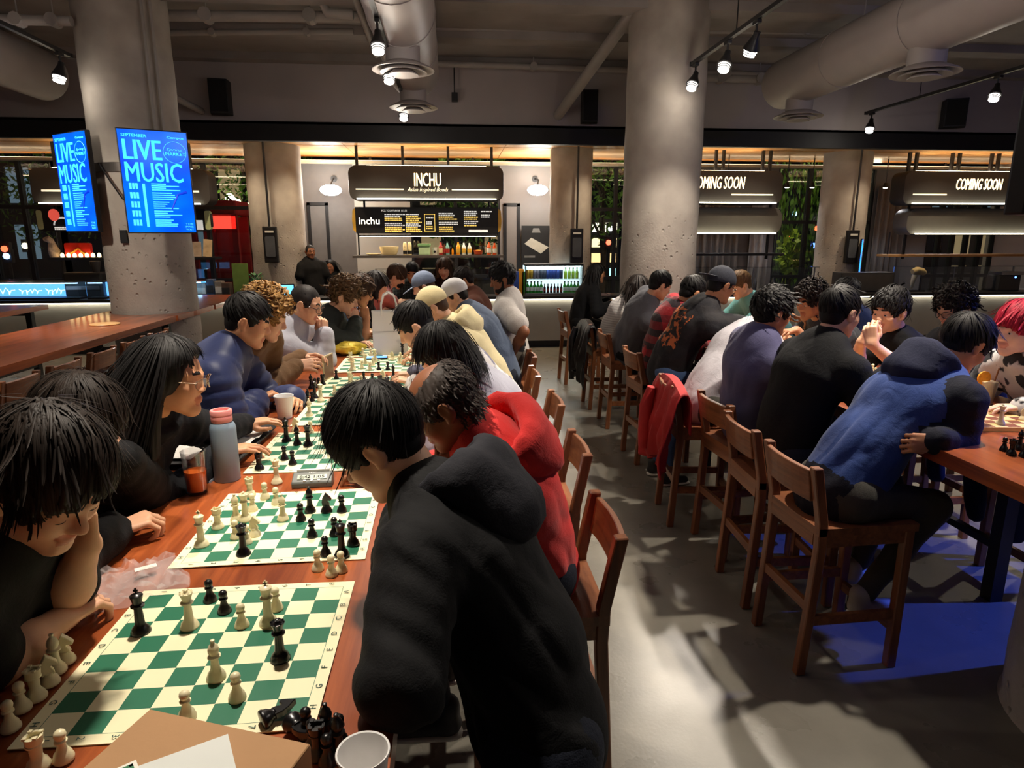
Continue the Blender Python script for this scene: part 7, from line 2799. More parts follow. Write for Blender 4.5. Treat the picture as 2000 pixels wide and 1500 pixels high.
def hood_mesh(nb, la, bk, u, hs, seed):
    """hood lying on the upper back: a sagging bowl with a thick rolled rim; bk points to the back"""
    na, ns = 44, 26
    V = np.zeros((na, ns, 3))
    for i in range(na):
        a = 2 * PI * i / na
        ca, sa = math.cos(a), math.sin(a)
        w = (0.5 + 0.5 * ca) ** 0.9                  # 1 at the back, 0 at the throat
        pts = np.array([[0.066 * sa, 0.050 * ca, -0.03],
                        [(0.074 + 0.010 * w) * sa, 0.052 * ca + 0.018 * w, -0.03 - 0.03 * w],
                        [(0.082 + 0.026 * w) * sa, 0.058 * ca + 0.052 * w, -0.02 - 0.035 * w],
                        [(0.090 + 0.040 * w) * sa, 0.064 * ca + 0.074 * w, 0.016 + 0.012 * w],
                        [(0.100 + 0.048 * w) * sa, 0.072 * ca + 0.092 * w, 0.022 + 0.016 * w],
                        [(0.110 + 0.050 * w) * sa, 0.078 * ca + 0.108 * w, 0.004 + 0.0 * w],
                        [(0.108 + 0.052 * w) * sa, 0.078 * ca + 0.112 * w, -0.030 - 0.050 * w],
                        [(0.100 + 0.036 * w) * sa, 0.074 * ca + 0.092 * w, -0.050 - 0.115 * w],
                        [(0.090 + 0.020 * w) * sa, 0.060 * ca + 0.035 * w, -0.055 - 0.140 * w]])
        t = np.linspace(0, len(pts) - 1, ns)
        k = np.minimum(t.astype(int), len(pts) - 2)
        f = (t - k)[:, None]
        p0, p1, p2, p3 = pts[np.maximum(k - 1, 0)], pts[k], pts[k + 1], pts[np.minimum(k + 2, len(pts) - 1)]
        V[i] = 0.5 * (2 * p1 + (p2 - p0) * f + (2 * p0 - 5 * p1 + 4 * p2 - p3) * f ** 2 + (3 * p1 - p0 - 3 * p2 + p3) * f ** 3)
    V = V.reshape(-1, 3) * hs
    F = []
    for i in range(na):
        j = (i + 1) % na
        for k in range(ns - 1):
            F.append((i * ns + k, i * ns + k + 1, j * ns + k + 1, j * ns + k))
    F = np.array(F)
    N = vnormals(V, F)
    ph = np.arctan2(V[:, 0], V[:, 1])
    w1 = waves(V * np.array([1, 1, 0.6]), 38, seed)
    sk = np.tile(np.linspace(0, 1, ns), na)
    dr = np.sin(sk * 26 + 2.2 * np.cos(ph) + 1.3 * w1) * np.clip((sk - 0.5) * 4, 0, 1) * np.clip((1 - sk) * 6, 0, 1)
    V = V + N * (0.006 * w1 - 0.009 * np.exp(-(w1 * 3) ** 2) + 0.007 * dr)[:, None]
    return nb + V @ np.stack([la, bk, u]), F


def print_patch(body, label, name, sel, m, off=0.0025):
    """printed area of a garment: the garment faces chosen by sel(x, y, z in torso axes), lifted a hair"""
    V, F, tg, Nn, g = GEO[label]
    c = V[F].mean(1)
    rel = c - g['N0']
    x, y, z = rel @ g['la'], rel @ g['fr'], rel @ g['u']
    k = sel(x, y, z) & (tg[F].max(1) == TORSO)
    ids, inv = np.unique(F[k], return_inverse=True)
    if len(ids) == 0:
        return None
    return link(name, npmesh(name, [(V[ids] + Nn[ids] * off, inv.reshape(-1, 4), 0)], [m]), body)


def person(label, seat, face, head, look, skin='light', hair=('short', 'black'), top=None, legs_c=None, shoes=None, hands=((None,), (None,)), detail=1.0, build=1.0, fem=False,
           standing=False, glasses=None, cap=None, eyes=False, bow=0.05, seed=1, twist=0.0, mask=None, beard=None, foot=None, pelvis_z=None, feet=None):
    """seat (x, y) ; face degrees from +X ; head centre xyz ; look = (yaw, pitch down, roll) degrees relative to face.
    hands = (left, right), each None or dict(w=wrist, d=finger dir, n=back-of-hand dir, curl, e=elbow hint or point)"""
    dist = float(np.linalg.norm(np.asarray(head) - np.array([0, 0, CAM_H])))
    detail = 1.0 if dist < 2.7 else (0.9 if dist < 3.4 else 0.6 if dist < 5.3 else 0.35)
    fa = math.radians(face)
    f = np.array([math.cos(fa), math.sin(fa), 0.0])
    l = np.array([-f[1], f[0], 0.0])
    up = np.array([0, 0, 1.0])
    H = np.asarray(head, float)
    ya, pi_, ro = [math.radians(a) for a in look]
    fwd = f * math.cos(ya) + l * math.sin(ya)
    hf = fwd * math.cos(pi_) - up * math.sin(pi_)
    hr = nrm(np.cross(hf, up))
    hu = np.cross(hr, hf)
    hr2 = hr * math.cos(ro) + hu * math.sin(ro)
    hu2 = np.cross(hr2, hf)
    Mh = np.eye(4)
    Mh[:3, 0], Mh[:3, 1], Mh[:3, 2], Mh[:3, 3] = hr2, hf, hu2, H
    pz = pelvis_z if pelvis_z is not None else (0.93 if standing else SEAT + 0.105)
    Pv = np.array([seat[0], seat[1], pz])
    neck_top = H - hf * 0.028 - hu2 * 0.085
    dirn = nrm(nrm(Pv - neck_top) * 0.8 - up * 0.25 - f * 0.12)
    N0 = neck_top + dirn * 0.085
    mid = (Pv + N0) / 2 - f * bow * 1.3 + up * bow * 0.5

    def sp(t):
        return (1 - t) ** 2 * Pv + 2 * t * (1 - t) * mid + t * t * N0

    def tan(t):
        return nrm(2 * (1 - t) * (mid - Pv) + 2 * t * (N0 - mid))
    tw = math.radians(twist)
    la = nrm(l * math.cos(tw) - f * math.sin(tw))
    u1 = tan(0.85)
    la = nrm(la - u1 * (la @ u1))
    fr1 = nrm(np.cross(la, u1))          # chest front direction
    if fr1 @ f < 0:
        fr1 = -fr1
    fr0 = nrm(f - tan(0.2) * (f @ tan(0.2)))
    b = build
    sw = (0.182 if not fem else 0.165) * b
    top = dict(top or {})
    slack = top.get('slack', 0.012)
    kind = top.get('kind', 'hoodie')
    tor = []

    def torso(extra, tagv=TORSO, kk=0.05):
        e = extra
        q = [Cone(Pv - up * 0.01, sp(0.32), (0.158 + e) * b, (0.148 + e) * b, kk, tagv, fr0, 1.25),
             Cone(sp(0.32), sp(0.72), (0.148 + e) * b, (0.170 + e) * b, kk, tagv, fr1, 1.42),
             Cone(sp(0.72), sp(0.90), (0.170 + e) * b, (0.125 + e) * b, kk, tagv, fr1, 1.45)]
        return q
    SJ = {}
    for s, nm in ((1, 'L'), (-1, 'R')):
        hd = hands[0 if s == 1 else 1]
        reach = 0.0
        if isinstance(hd, dict):
            reach = 0.035
        SJ[s] = sp(0.93) - u1 * 0.045 + la * s * sw + fr1 * reach + up * 0.0
    arms = {}
    for s in (1, -1):
        hd = hands[0 if s == 1 else 1]
        if isinstance(hd, dict):
            W = np.asarray(hd['w'], float)
            hint = np.asarray(hd.get('e', (la * s * 0.8 - up * 1.0 - f * 0.2)), float)
            if hd.get('ep') is not None:
                E = np.asarray(hd['ep'], float)
            else:
                E = elbow_ik(SJ[s], W, 0.285 * b, 0.255 * b, hint)
            arms[s] = (E, W, hd)
        else:
            E = SJ[s] - up * 0.24 + f * 0.08 + la * s * 0.05
            W = E + f * 0.20 - up * 0.10 - la * s * 0.08
            arms[s] = (E, W, None)
    # ---------------- clothes: top
    e = slack
    C = torso(e)
    for s in (1, -1):
        E, W, hd = arms[s]
        C.append(Cone(sp(0.95) + la * s * 0.035 + u1 * 0.0, SJ[s], 0.060 + e * 0.5, 0.064 * b + e * 0.6, 0.04, TORSO))
        if kind in ('tee', 'polo'):
            Q = SJ[s] + (E - SJ[s]) * 0.62
            C.append(Cone(SJ[s], Q, 0.064 * b + e, 0.063 * b + e, 0.025, SLEEVE))
            C.append(Ell(Q + nrm(E - SJ[s]) * 0.085, (0.09, 0.09, 0.06), k=0.004, sub=True) if False else Cone(Q, Q + nrm(E - SJ[s]) * 0.012, 0.060 * b + e, 0.060 * b + e, 0.01, SLEEVE))
        else:
            C.append(Cone(SJ[s], E, 0.062 * b + e, 0.052 * b + e, 0.03, SLEEVE))
            wl = W - nrm(W - E) * (0.01 + top.get('cuff', 0.0))
            C.append(Cone(E, wl, 0.052 * b + e, 0.036 * b + e * 0.8, 0.02, SLEEVE))
    nb = N0 - u1 * 0.005
    if kind in ('hoodie',):
        ring = [nb + la * 0.078 * math.sin(2 * PI * i / 14) - fr1 * (0.005 + 0.070 * math.cos(2 * PI * i / 14)) + u1 * 0.012 for i in range(15)]
        for p0, p1 in zip(ring[:-1], ring[1:]):
            C.append(Cone(p0, p1, 0.018, 0.018, 0.014, HOOD))
    elif kind in ('jacket', 'puffer', 'collar'):
        rr = 0.072 if kind != 'puffer' else 0.085
        for lev in (0, 1):
            ring = [nb + la * rr * math.sin(2 * PI * i / 12) + fr1 * (0.004 - rr * math.cos(2 * PI * i / 12)) + u1 * (0.012 + 0.028 * lev) for i in range(13)]
            for p0, p1 in zip(ring[:-1], ring[1:]):
                C.append(Cone(p0, p1, 0.016, 0.016, 0.012, HOOD))
    else:
        ring = [nb + la * 0.068 * math.sin(2 * PI * i / 12) + fr1 * (0.002 - 0.066 * math.cos(2 * PI * i / 12)) + u1 * (0.012 - 0.016 * (1 - math.cos(2 * PI * i / 12)) * -0.3) for i in range(13)]
        for p0, p1 in zip(ring[:-1], ring[1:]):
            C.append(Cone(p0, p1, 0.012, 0.012, 0.012, HOOD))
    hres = 0.011 if detail > 0.8 else (0.014 if detail > 0.4 else 0.02)
    V, F = surf(C, hres)
    tg, tt, ii = nearest_tag(C, V)
    Nn = vnormals(V, F)
    if kind == 'puffer':
        q = np.zeros(len(V))
        for j, p in enumerate(C):
            m = ii == j
            if isinstance(p, Cone) and m.any():
                Ln = np.linalg.norm(p.b - p.a)
                q[m] = 0.010 * (np.abs(np.sin(PI * tt[m] * max(1, round(Ln / 0.055)))) - 0.5) if p.tag != HOOD else 0.0
        dsp = q + waves(V, 30, seed) * 0.005
    else:
        amp = top.get('folds', 0.009)
        rel = V - Pv
        T3 = np.stack([rel @ la, rel @ fr1, (rel @ u1) * 0.45], 1)
        w1 = waves(T3, 30, seed)
        w2 = waves(T3, 62, seed + 3)
        lowb = 0.55 + 0.75 * np.exp(-((rel @ u1 - 0.06) / 0.20) ** 2)
        dsp = lowb * amp * (0.5 * w1 - 0.75 * np.exp(-(w1 * 3.2) ** 2)) + amp * 0.2 * w2
        # bunching near elbows and along sleeves
        for j, p in enumerate(C):
            m = (ii == j)
            if isinstance(p, Cone) and p.tag == SLEEVE and m.any():
                ax_ = nrm(p.b - p.a)
                sd_ = np.cross(ax_, up)
                dsp[m] += (0.0 if kind in ('tee', 'polo') else 1.0) * amp * 0.16 * np.sin(tt[m] * np.linalg.norm(p.b - p.a) * 105 + 2.5 * ((V[m] - p.a) @ sd_) / 0.05 + seed)
    V = V + Nn * dsp[:, None]
    mats_t = [top.get('m'), top.get('ms', top.get('m')), top.get('mh', top.get('ms', top.get('m')))]
    fm = tg[F].max(1)
    fm = np.minimum(fm, 2)
    GEO[label] = (V, F, tg, Nn, dict(Pv=Pv, N0=N0, la=la, fr=fr1, u=u1, sp=sp))
    # ---------------- skin body
    smat = skin_mats(skin)
    hcol = hair_mat(hair[1], {'black': srgb(16, 13, 12), 'dark': srgb(28, 20, 16), 'brown': srgb(66, 44, 28), 'blond': srgb(150, 112, 62), 'grey': srgb(58, 50, 46), 'red': srgb(150, 20, 44), 'lightbrown': srgb(98, 72, 44), 'stubble': srgb(40, 35, 33), 'umber': srgb(34, 25, 19)}[hair[1]])
    bm_mats = [smat[0], smat[1], hcol, M_EYEW, M_IRIS]
    pieces = []
    ntl = Mh[:3, :3].T @ (N0 - u1 * 0.03 - H)
    hp_ = head_prims(fem, ntl, jaw=1.0 if not fem else 0.93, nose=1.0 if not fem else 0.78)
    v, q = surf(hp_, 0.0046 if detail > 0.8 else (0.0065 if detail > 0.4 else 0.0105))
    t_, _, _ = nearest_tag(hp_, v)
    pieces.append((v @ Mh[:3, :3].T + H, q, np.where((t_[q] == LIP).sum(1) >= 3, LIP, np.where((t_[q] == BROW).sum(1) >= 3, BROW, 0))))
    ev, ef, em = eye_geo(eyes)
    pieces.append((ev @ Mh[:3, :3].T + H, ef, em))
    hh = 0.0046 if detail > 0.8 else (0.0062 if detail > 0.4 else 0.0085)
    for s in (1, -1):
        E, W, hd = arms[s]
        if hd is None:
            continue
        ax_ = nrm(W - E)
        d_ = np.asarray(hd.get('d', ax_), float)
        n_ = np.asarray(hd.get('n', up), float)
        Mhand = frame(W, d_, n_)
        A = moved(hand_prims(1 if s == -1 else -1, hd.get('curl', 0.35), hd.get('spread', 0.1), hd.get('thumb', 0.4)), Mhand)
        if kind in ('tee', 'polo') or top.get('cuff', 0) > 0.06:
            A.append(Cone(E, E + (W - E) * 0.4, 0.042 * b, 0.044 * b, 0.02))
            A.append(Cone(E + (W - E) * 0.4, W, 0.044 * b, 0.027 * b, 0.02))
            if kind in ('tee', 'polo'):
                A.append(Cone(SJ[s] + (E - SJ[s]) * 0.35, E, 0.050 * b, 0.042 * b, 0.02))
        else:
            A.append(Cone(W - ax_ * 0.07, W, 0.029, 0.026, 0.015))
        v, q = surf(A, hh)
        pieces.append((v, q, 0))
    v, q = surf(torso(-0.02), 0.03)
    pieces.append((v, q, 0))
    body = link('person', npmesh('person', pieces, bm_mats))
    tag(body, label, 'person', None)
    nm = {'hoodie': 'hoodie', 'tee': 'tee_shirt', 'polo': 'shirt', 'jacket': 'jacket', 'puffer': 'puffer_jacket', 'collar': 'shirt', 'sweater': 'sweater'}[kind]
    gar = link(nm, npmesh(nm, [(V, F, fm)], mats_t), body)
    if kind == 'hoodie':
        hv, hf_ = hood_mesh(nb, la, -fr1, u1, top.get('hood_size', 1.0), seed)
        link('hood', npmesh('hood', [(hv, hf_, 0)], [mats_t[2]]), gar)
    # ---------------- hair
    if hair[0]:
        det = detail if cap is None else min(detail, 0.5)
        hp = make_hair(hair[0] if cap is None else 'buzz', Mh, seed, max(0.25, det), hair[1])
        link('hair', npmesh('hair', hp, [hcol]), body)
    if beard:
        Bp = [Ell((0, 0.045, -0.075), (0.058, 0.050, 0.042), k=0.02)]
        for s in (-1, 1):
            Bp.append(Cone((s * 0.066, 0.004, -0.01), (s * 0.05, 0.03, -0.07), 0.014, 0.02, 0.02))
        Bp += [Ell((0, 0.105, -0.045), (0.022, 0.02, 0.03), k=0.01, sub=True), Ell((0, 0.10, 0.0), (0.07, 0.055, 0.05), k=0.015, sub=True)]
        v, q = surf(Bp, 0.006)
        link('beard', npmesh('beard', [(v @ Mh[:3, :3].T + H, q, 0)], [hcol]), body)
    if cap:
        cc = [Ell(CRAN_C + np.array([0, 0.0, 0.004]), CRAN_R + np.array([0.018, 0.018, 0.022]), k=0.01), Ell((0, 0.0, -0.075), (0.2, 0.2, 0.105), R=np.array([[1, 0, 0], [0, 0.985, -0.17], [0, 0.17, 0.985]]), k=0.006, sub=True)]
        v, q = surf(cc, 0.006)
        co = link('cap', npmesh('cap', [(v @ Mh[:3, :3].T + H, q, 0)], [cap['m']]), body)
        bk = -1 if cap.get('back') else 1
        bv = [Ell((0, bk * 0.125, 0.034), (0.072, 0.085, 0.006), R=np.array([[1, 0, 0], [0, 0.98, bk * 0.18], [0, -bk * 0.18, 0.98]]), k=0.004), Ell((0, bk * 0.02, 0.03), (0.075, 0.085, 0.05), k=0.004, sub=True)]
        v, q = surf(bv, 0.005)
        link('brim', npmesh('brim', [(v @ Mh[:3, :3].T + H, q, 0)], [cap.get('mb', cap['m'])]), co)
    if glasses:
        gm = mat('frame_' + glasses, srgb(150, 130, 110) if glasses == 'thin' else srgb(20, 18, 18), 0.3, 0.6 if glasses == 'thin' else 0.0)
        g = MB()
        rr = 0.0011 if glasses == 'thin' else 0.0022
        for s in (-1, 1):
            g.tube([(s * 0.033 + 0.024 * math.cos(t), 0.112 - 0.02 * abs(math.cos(t)) * (s * math.cos(t) > 0), 0.0 + 0.021 * math.sin(t)) for t in np.linspace(0, 2 * PI, 21)[:-1]], rr, 5, closed=True)
            g.tube([(s * 0.057, 0.094, 0.006), (s * 0.074, 0.05, 0.008), (s * 0.082, 0.0, 0.006)], rr, 5)
        g.tube([(-0.009, 0.112, 0.004), (0, 0.114, 0.008), (0.009, 0.112, 0.004)], rr, 5)
        g.v = [tuple(Mh[:3, :3] @ np.array(p) + H) for p in g.v]
        go = g.build('glasses', gm, body)
        ln = MB()
        for s in (-1, 1):
            ln.add([(s * 0.033 + 0.023 * math.cos(t), 0.112 - 0.02 * abs(math.cos(t)) * (s * math.cos(t) > 0), 0.02 * math.sin(t)) for t in np.linspace(0, 2 * PI, 17)[:-1]], [tuple(range(16))])
        ln.v = [tuple(Mh[:3, :3] @ np.array(p) + H) for p in ln.v]
        ln.build('lenses', glass('lens_glass', (0.97, 0.97, 0.97, 1), 0.1), go)
    if mask:
        Kp = [Ell((0, 0.058, -0.055), (0.058, 0.060, 0.048), k=0.01), Ell((0, 0.0, -0.05), (0.2, 0.055, 0.2), k=0.005, sub=True)]
        v, q = surf(Kp, 0.006)
        link('face_mask', npmesh('face_mask', [(v @ Mh[:3, :3].T + H, q, 0)], [mask]), body)
    # ---------------- legs
    if legs_c is not None:
        Q = []
        ank = []
        for s in (1, -1):
            hip = Pv + l * s * 0.085 * b - up * 0.02
            if standing:
                knee = np.array([hip[0], hip[1], 0.50]) + f * 0.02 + l * s * 0.02
                an = np.array([hip[0], hip[1], 0.09]) + l * s * 0.03
            else:
                knee = hip + f * 0.40 + l * s * 0.05 - up * 0.06
                an = knee - up * 0.40 - f * 0.06
                if feet is not None:
                    an = np.asarray(feet[0 if s == 1 else 1], float)
            Q += [Cone(hip, knee, 0.095 * b, 0.068 * b, 0.05), Cone(knee, an + up * 0.03, 0.066 * b, 0.048, 0.03)]
            ank.append(an)
        Q.append(Cone(Pv + l * 0.07 - up * 0.02, Pv - l * 0.07 - up * 0.02, 0.13 * b, 0.13 * b, 0.06, 0, f, 1.0))
        if not standing:
            Q.append(Ell((Pv[0], Pv[1], SEAT - 0.12), (0.5, 0.5, 0.123), k=0.01, sub=True) if False else Cone(Pv, Pv + up * 0.01, 0.1, 0.1, 0.05))
        v, q = surf(Q, 0.019 if detail > 0.5 else 0.03)
        nn = vnormals(v, q)
        v = v + nn * (0.005 * waves(v, 40, seed + 9))[:, None]
        if not standing:
            # flatten where the body rests on the seat plank
            m = (v[:, 2] < SEAT + 0.004) & (np.hypot(v[:, 0] - seat[0], v[:, 1] - seat[1]) < 0.30) & (v[:, 2] > SEAT - 0.09)
            v[m, 2] = SEAT + 0.002
        link('trousers', npmesh('trousers', [(v, q, 0)], [legs_c]), body)
        if shoes is not None:
            for an in ank:
                sh = [Cone(an + up * 0.02 - f * 0.03, an - up * 0.035 - f * 0.03, 0.045, 0.042, 0.02), Cone(an - up * 0.045 - f * 0.035, an - up * 0.052 + f * 0.13, 0.043, 0.036, 0.02, 0, up, 1.25)]
                so = [Cone(an - up * 0.078 - f * 0.04, an - up * 0.078 + f * 0.14, 0.047, 0.042, 0.01, 1, up, 3.2)]
                v1, q1 = surf(sh, 0.012)
                v2, q2 = surf(so, 0.011)
                link('shoe', npmesh('shoe', [(v1, q1, 0), (v2, q2, 1)], [shoes, mat('shoe_sole', srgb(220, 216, 206), 0.6)]), body)
    return body

# ================================================================== the people
BLACKC = cloth('black', srgb(15, 15, 17))
BLACKJ = cloth('black_fleece', srgb(15, 15, 17), bump=0.2)
NAVYT = cloth('navy_trousers', srgb(28, 32, 44))
GREYT = cloth('grey_trousers', srgb(62, 60, 54))
KHAKI = cloth('khaki_trousers', srgb(88, 81, 70))
JEANS = cloth('jeans', srgb(62, 84, 122))
SHOE = mat('shoe_white', srgb(176, 168, 152), 0.6, var=0.08)
SHOED = mat('shoe_dark', srgb(40, 40, 42), 0.6)


def hand(w, d, n=(0, 0, 1), curl=0.35, ep=None, e=None, spread=0.1, thumb=0.4):
    h = dict(w=w, d=d, n=n, curl=curl, spread=spread, thumb=thumb)
    if ep is not None:
        h['ep'] = ep
    if e is not None:
        h['e'] = np.asarray(e, float)
    return h


A3 = np.array
# ---- left side of the long table
person('messy haired person in a black tee resting the face in a hand', (-1.22, 1.30), 0, atz(90, 946, 1.445), (-22, 38, 0), 'light', ('messy', 'umber'),
       dict(kind='tee', m=BLACKC, slack=0.02), NAVYT, SHOED,
       (hand(A3([-0.785, 1.36, 1.26]), (0.05, -0.15, 1), (0.4, 1, 0), 0.5, ep=atz(118, 1192, 1.10)), hand(atz(112, 1214, 1.105), (0.25, 1, 0), (0, -0.3, 1), 0.6, ep=atz(-10, 1300, 1.095))), seed=5)
L2 = 'person in a black sweatshirt hiding the face in one hand, second on the left'
b2 = person('person in a black sweatshirt hiding the face in one hand, second on the left', (-1.38, 1.84), 0, atz(143, 836, 1.42), (5, 42, 0), 'light', ('mop', 'umber'),
            dict(kind='sweater', m=cloth('black_sweat', srgb(16, 16, 18)), slack=0.026), NAVYT, SHOED,
            (hand(aty(236, 893, 1.86), (-0.25, -0.12, 1), (1, 0.2, 0.2), 0.25, ep=atz(262, 985, 1.10) + A3([-0.02, 0.12, 0])), hand(atz(222, 1038, 1.10), (0.62, 0.5, 0.12), (-0.2, -0.3, 1), 0.75, ep=atz(120, 1105, 1.10), thumb=0.8)), seed=8)
b3 = person('woman with long black hair and thin round glasses in a black jacket', (-1.33, 2.36), 0, atz(332, 738, 1.465), (4, 10, 0), 'warm', ('long', 'black'),
       dict(kind='collar', m=cloth('black_jacket', srgb(19, 20, 25)), slack=0.02), NAVYT, SHOED,
       (hand(atz(478, 828, 1.115), (0.9, 0.35, 0.05), (0, 0, 1), 0.3), hand(atz(432, 882, 1.12), (0.9, 0.5, 0), (0, 0, 1), 0.25)), fem=True, glasses='thin', eyes=True, seed=13, build=0.95)
person('dark haired man in a blue puffer jacket looking down at the board', (-1.38, 3.22), 5, atz(484, 628, 1.50), (3, 22, 0), 'warm', ('short', 'black'),
       dict(kind='puffer', m=cloth('blue_puffer', srgb(34, 44, 84), 0.5, bump=0.1), slack=0.045), NAVYT, SHOED,
       (hand(atz(572, 778, 1.10), (0.35, -0.9, 0.1), (0.5, 0, 1), 0.55), hand(atz(500, 782, 1.12), (0.7, 0.6, 0.25), (-0.2, 0, 1), 0.8, thumb=0.8)), build=1.06, seed=17)
person('curly blond person in a brown jacket holding a small card with both hands', (-1.42, 3.92), 0, atz(518, 617, 1.505), (10, 25, 0), 'light', ('curly', 'blond'),
       dict(kind='jacket', m=cloth('brown_jacket', srgb(104, 76, 48)), slack=0.025), NAVYT, SHOED,
       (hand(atz(590, 698, 1.19), (0.95, 0, 0.1), (0, 0.5, 1), 0.45), hand(atz(578, 716, 1.17), (0.95, 0.2, 0.1), (0, -0.8, 0.6), 0.5)), seed=21, detail=0.9)
person('crop haired man in a light grey hoodie and glasses, chin on fist', (-1.32, 4.52), 0, atz(597, 594, 1.468), (-6, 22, 0), 'light', ('buzz', 'stubble'),
       dict(kind='hoodie', m=cloth('grey_hoodie', srgb(170, 170, 180)), slack=0.035), NAVYT, SHOED,
       (hand(A3([-1.0, 4.75, 1.10]), (0.6, -0.7, 0), (0, 0, 1), 0.5), hand(aty(634, 652, 4.42), (-0.15, 0.05, 1), (0.6, -0.8, 0), 0.9, ep=atz(630, 703, 1.09), thumb=0.8)), glasses='thick', seed=23, detail=0.9, build=1.08)
person('curly brown haired person in a dark green jacket, hand at the mouth', (-1.25, 5.2), 0, atz(673, 580, 1.45), (-5, 26, 0), 'light', ('curly', 'lightbrown'),
       dict(kind='jacket', m=cloth('dark_green_jacket', srgb(44, 48, 44)), slack=0.03), NAVYT, SHOED,
       (hand(atz(700, 668, 1.09), (0.9, -0.5, 0), (0, 0, 1), 0.5), hand(aty(695, 628, 5.1), (-0.2, 0, 1), (0.5, -0.8, 0), 0.8, ep=atz(682, 676, 1.10))), seed=27, detail=0.6)
person('person in a blue shirt half hidden behind the dark green jacket', (-1.28, 5.75), 0, atz(703, 570, 1.45), (-5, 25, 0), 'tan', ('wavy', 'brown'),
       dict(kind='polo', m=cloth('blue_shirt', srgb(70, 90, 130)), slack=0.02), NAVYT, None,
       (hand(atz(722, 650, 1.10), (0.8, -0.6, 0), (0, 0, 1), 0.4), hand(aty(716, 622, 5.6), (-0.2, 0, 1), (0.5, -0.8, 0), 0.7)), seed=29, detail=0.5)
person('dark haired person in a black tee further along the left side', (-1.22, 6.35), 0, atz(735, 558, 1.45), (0, 25, 0), 'light', ('bob', 'dark'),
       dict(kind='tee', m=BLACKC, slack=0.02), NAVYT, None,
       (hand(atz(752, 630, 1.10), (0.9, -0.3, 0), (0, 0, 1), 0.4), hand(atz(745, 628, 1.10), (0.9, 0.2, 0), (0, 0, 1), 0.4)), seed=31, detail=0.5)
person('masked person in a pink shirt near the far end of the long table', (-1.15, 7.35), -5, atz(774, 541, 1.455), (0, 30, 0), 'light', ('bowl', 'brown'),
       dict(kind='polo', m=cloth('pink_shirt', srgb(190, 120, 116)), slack=0.02), NAVYT, None,
       (hand(atz(800, 588, 1.10), (0.9, -0.3, 0), (0, 0, 1), 0.4), hand(atz(795, 594, 1.10), (0.9, 0.2, 0), (0, 0, 1), 0.4)), seed=33, detail=0.5, mask=BLACKC)
person('person in a dark checked shirt at the far end of the long table', (-0.55, 8.75), -90, atz(805, 533, 1.45), (0, 25, 0), 'tan', ('short', 'black'),
       dict(kind='collar', m=cloth('dark_check', srgb(30, 30, 32), pattern='plaid', c2=srgb(60, 66, 60), scale=9), slack=0.02), NAVYT, None,
       (hand(A3([-0.42, 8.1, 1.1]), (-0.3, -0.9, 0), (0, 0, 1), 0.4), hand(A3([-0.72, 8.1, 1.1]), (0.3, -0.9, 0), (0, 0, 1), 0.4)), seed=35, detail=0.4)
# ---- right side of the long table
person('person in a black hoodie bending over the nearest board, seen from behind', (0.18, 1.27), 178, atz(742, 868, 1.43), (-6, 40, 0), 'light', ('bowl', 'black'),
       dict(kind='hoodie', m=BLACKJ, mh=cloth('lit_black_hood', srgb(36, 36, 42)), slack=0.028, folds=0.010, hood_size=1.12), NAVYT, SHOED,  # black hood, light falling on it put into a lighter colour
       (hand(A3([-0.06, 1.33, 1.10]), (0.15, 1, -0.05), (0, 0, 1), 0.5, ep=atz(782, 1335, 1.11)), hand(A3([-0.155, 1.50, 1.095]), (0.05, -1, 0), (-0.3, 0, 1), 0.55, ep=A3([-0.13, 1.72, 1.11]))), build=1.05, seed=11, standing=True, pelvis_z=0.84)
person('balding man in a red hoodie resting his cheek on a hand', (0.27, 2.06), 180, atz(866, 792, 1.425), (0, 38, 0), 'brown', ('bald', 'grey'),
       dict(kind='hoodie', m=cloth('red_hoodie', srgb(214, 52, 50)), slack=0.03, folds=0.010, hood_size=1.08), NAVYT, SHOED,
       (hand(aty(872, 945, 1.84), (0.05, 0.1, 1), (-0.3, -1, 0), 0.25, ep=A3([-0.05, 1.78, 1.10])), hand(A3([-0.25, 2.2, 1.10]), (-0.9, 0.1, 0), (0, 0, 1), 0.5)), build=1.05, seed=41)
person('person with long straight black hair in a pale grey top, head bent down', (0.33, 2.86), 180, atz(866, 693, 1.42), (0, 42, 0), 'light', ('bob', 'black'),
       dict(kind='sweater', m=cloth('pale_grey_top', srgb(186, 186, 198)), slack=0.025, folds=0.010), NAVYT, SHOED,
       (hand(A3([-0.12, 2.66, 1.10]), (-0.9, 0.2, 0), (0, 0, 1), 0.5), hand(A3([-0.15, 2.95, 1.10]), (-0.9, 0, 0), (0, 0, 1), 0.5)), fem=True, seed=43)
b6 = person('dark haired person in a white shirt with coloured print, head bent down', (0.36, 3.72), 180, atz(812, 638, 1.425), (0, 38, 0), 'light', ('short', 'black'),
       dict(kind='collar', m=cloth('printed_shirt', srgb(206, 202, 200), pattern='blotch', c2=srgb(104, 104, 124), scale=7), slack=0.03), NAVYT, SHOED,
       (hand(A3([-0.2, 3.5, 1.12]), (-0.8, 0.2, 0.2), (0, 0, 1), 0.6), hand(A3([-0.22, 3.85, 1.10]), (-0.9, 0, 0), (0, 0, 1), 0.5)), seed=45)
person('person in a beige cap and cream top, third cap from the far end', (0.33, 4.5), 180, atz(846, 600, 1.43), (0, 35, 0), 'light', ('short', 'brown'),
       dict(kind='hoodie', m=cloth('cream_top', srgb(206, 192, 150)), slack=0.03), NAVYT, None,
       (hand(A3([-0.2, 4.35, 1.10]), (-0.9, 0.2, 0), (0, 0, 1), 0.5), hand(A3([-0.2, 4.65, 1.10]), (-0.9, 0, 0), (0, 0, 1), 0.5)), seed=47, detail=0.6, cap=dict(m=cloth('beige_cap', srgb(212, 196, 150))))
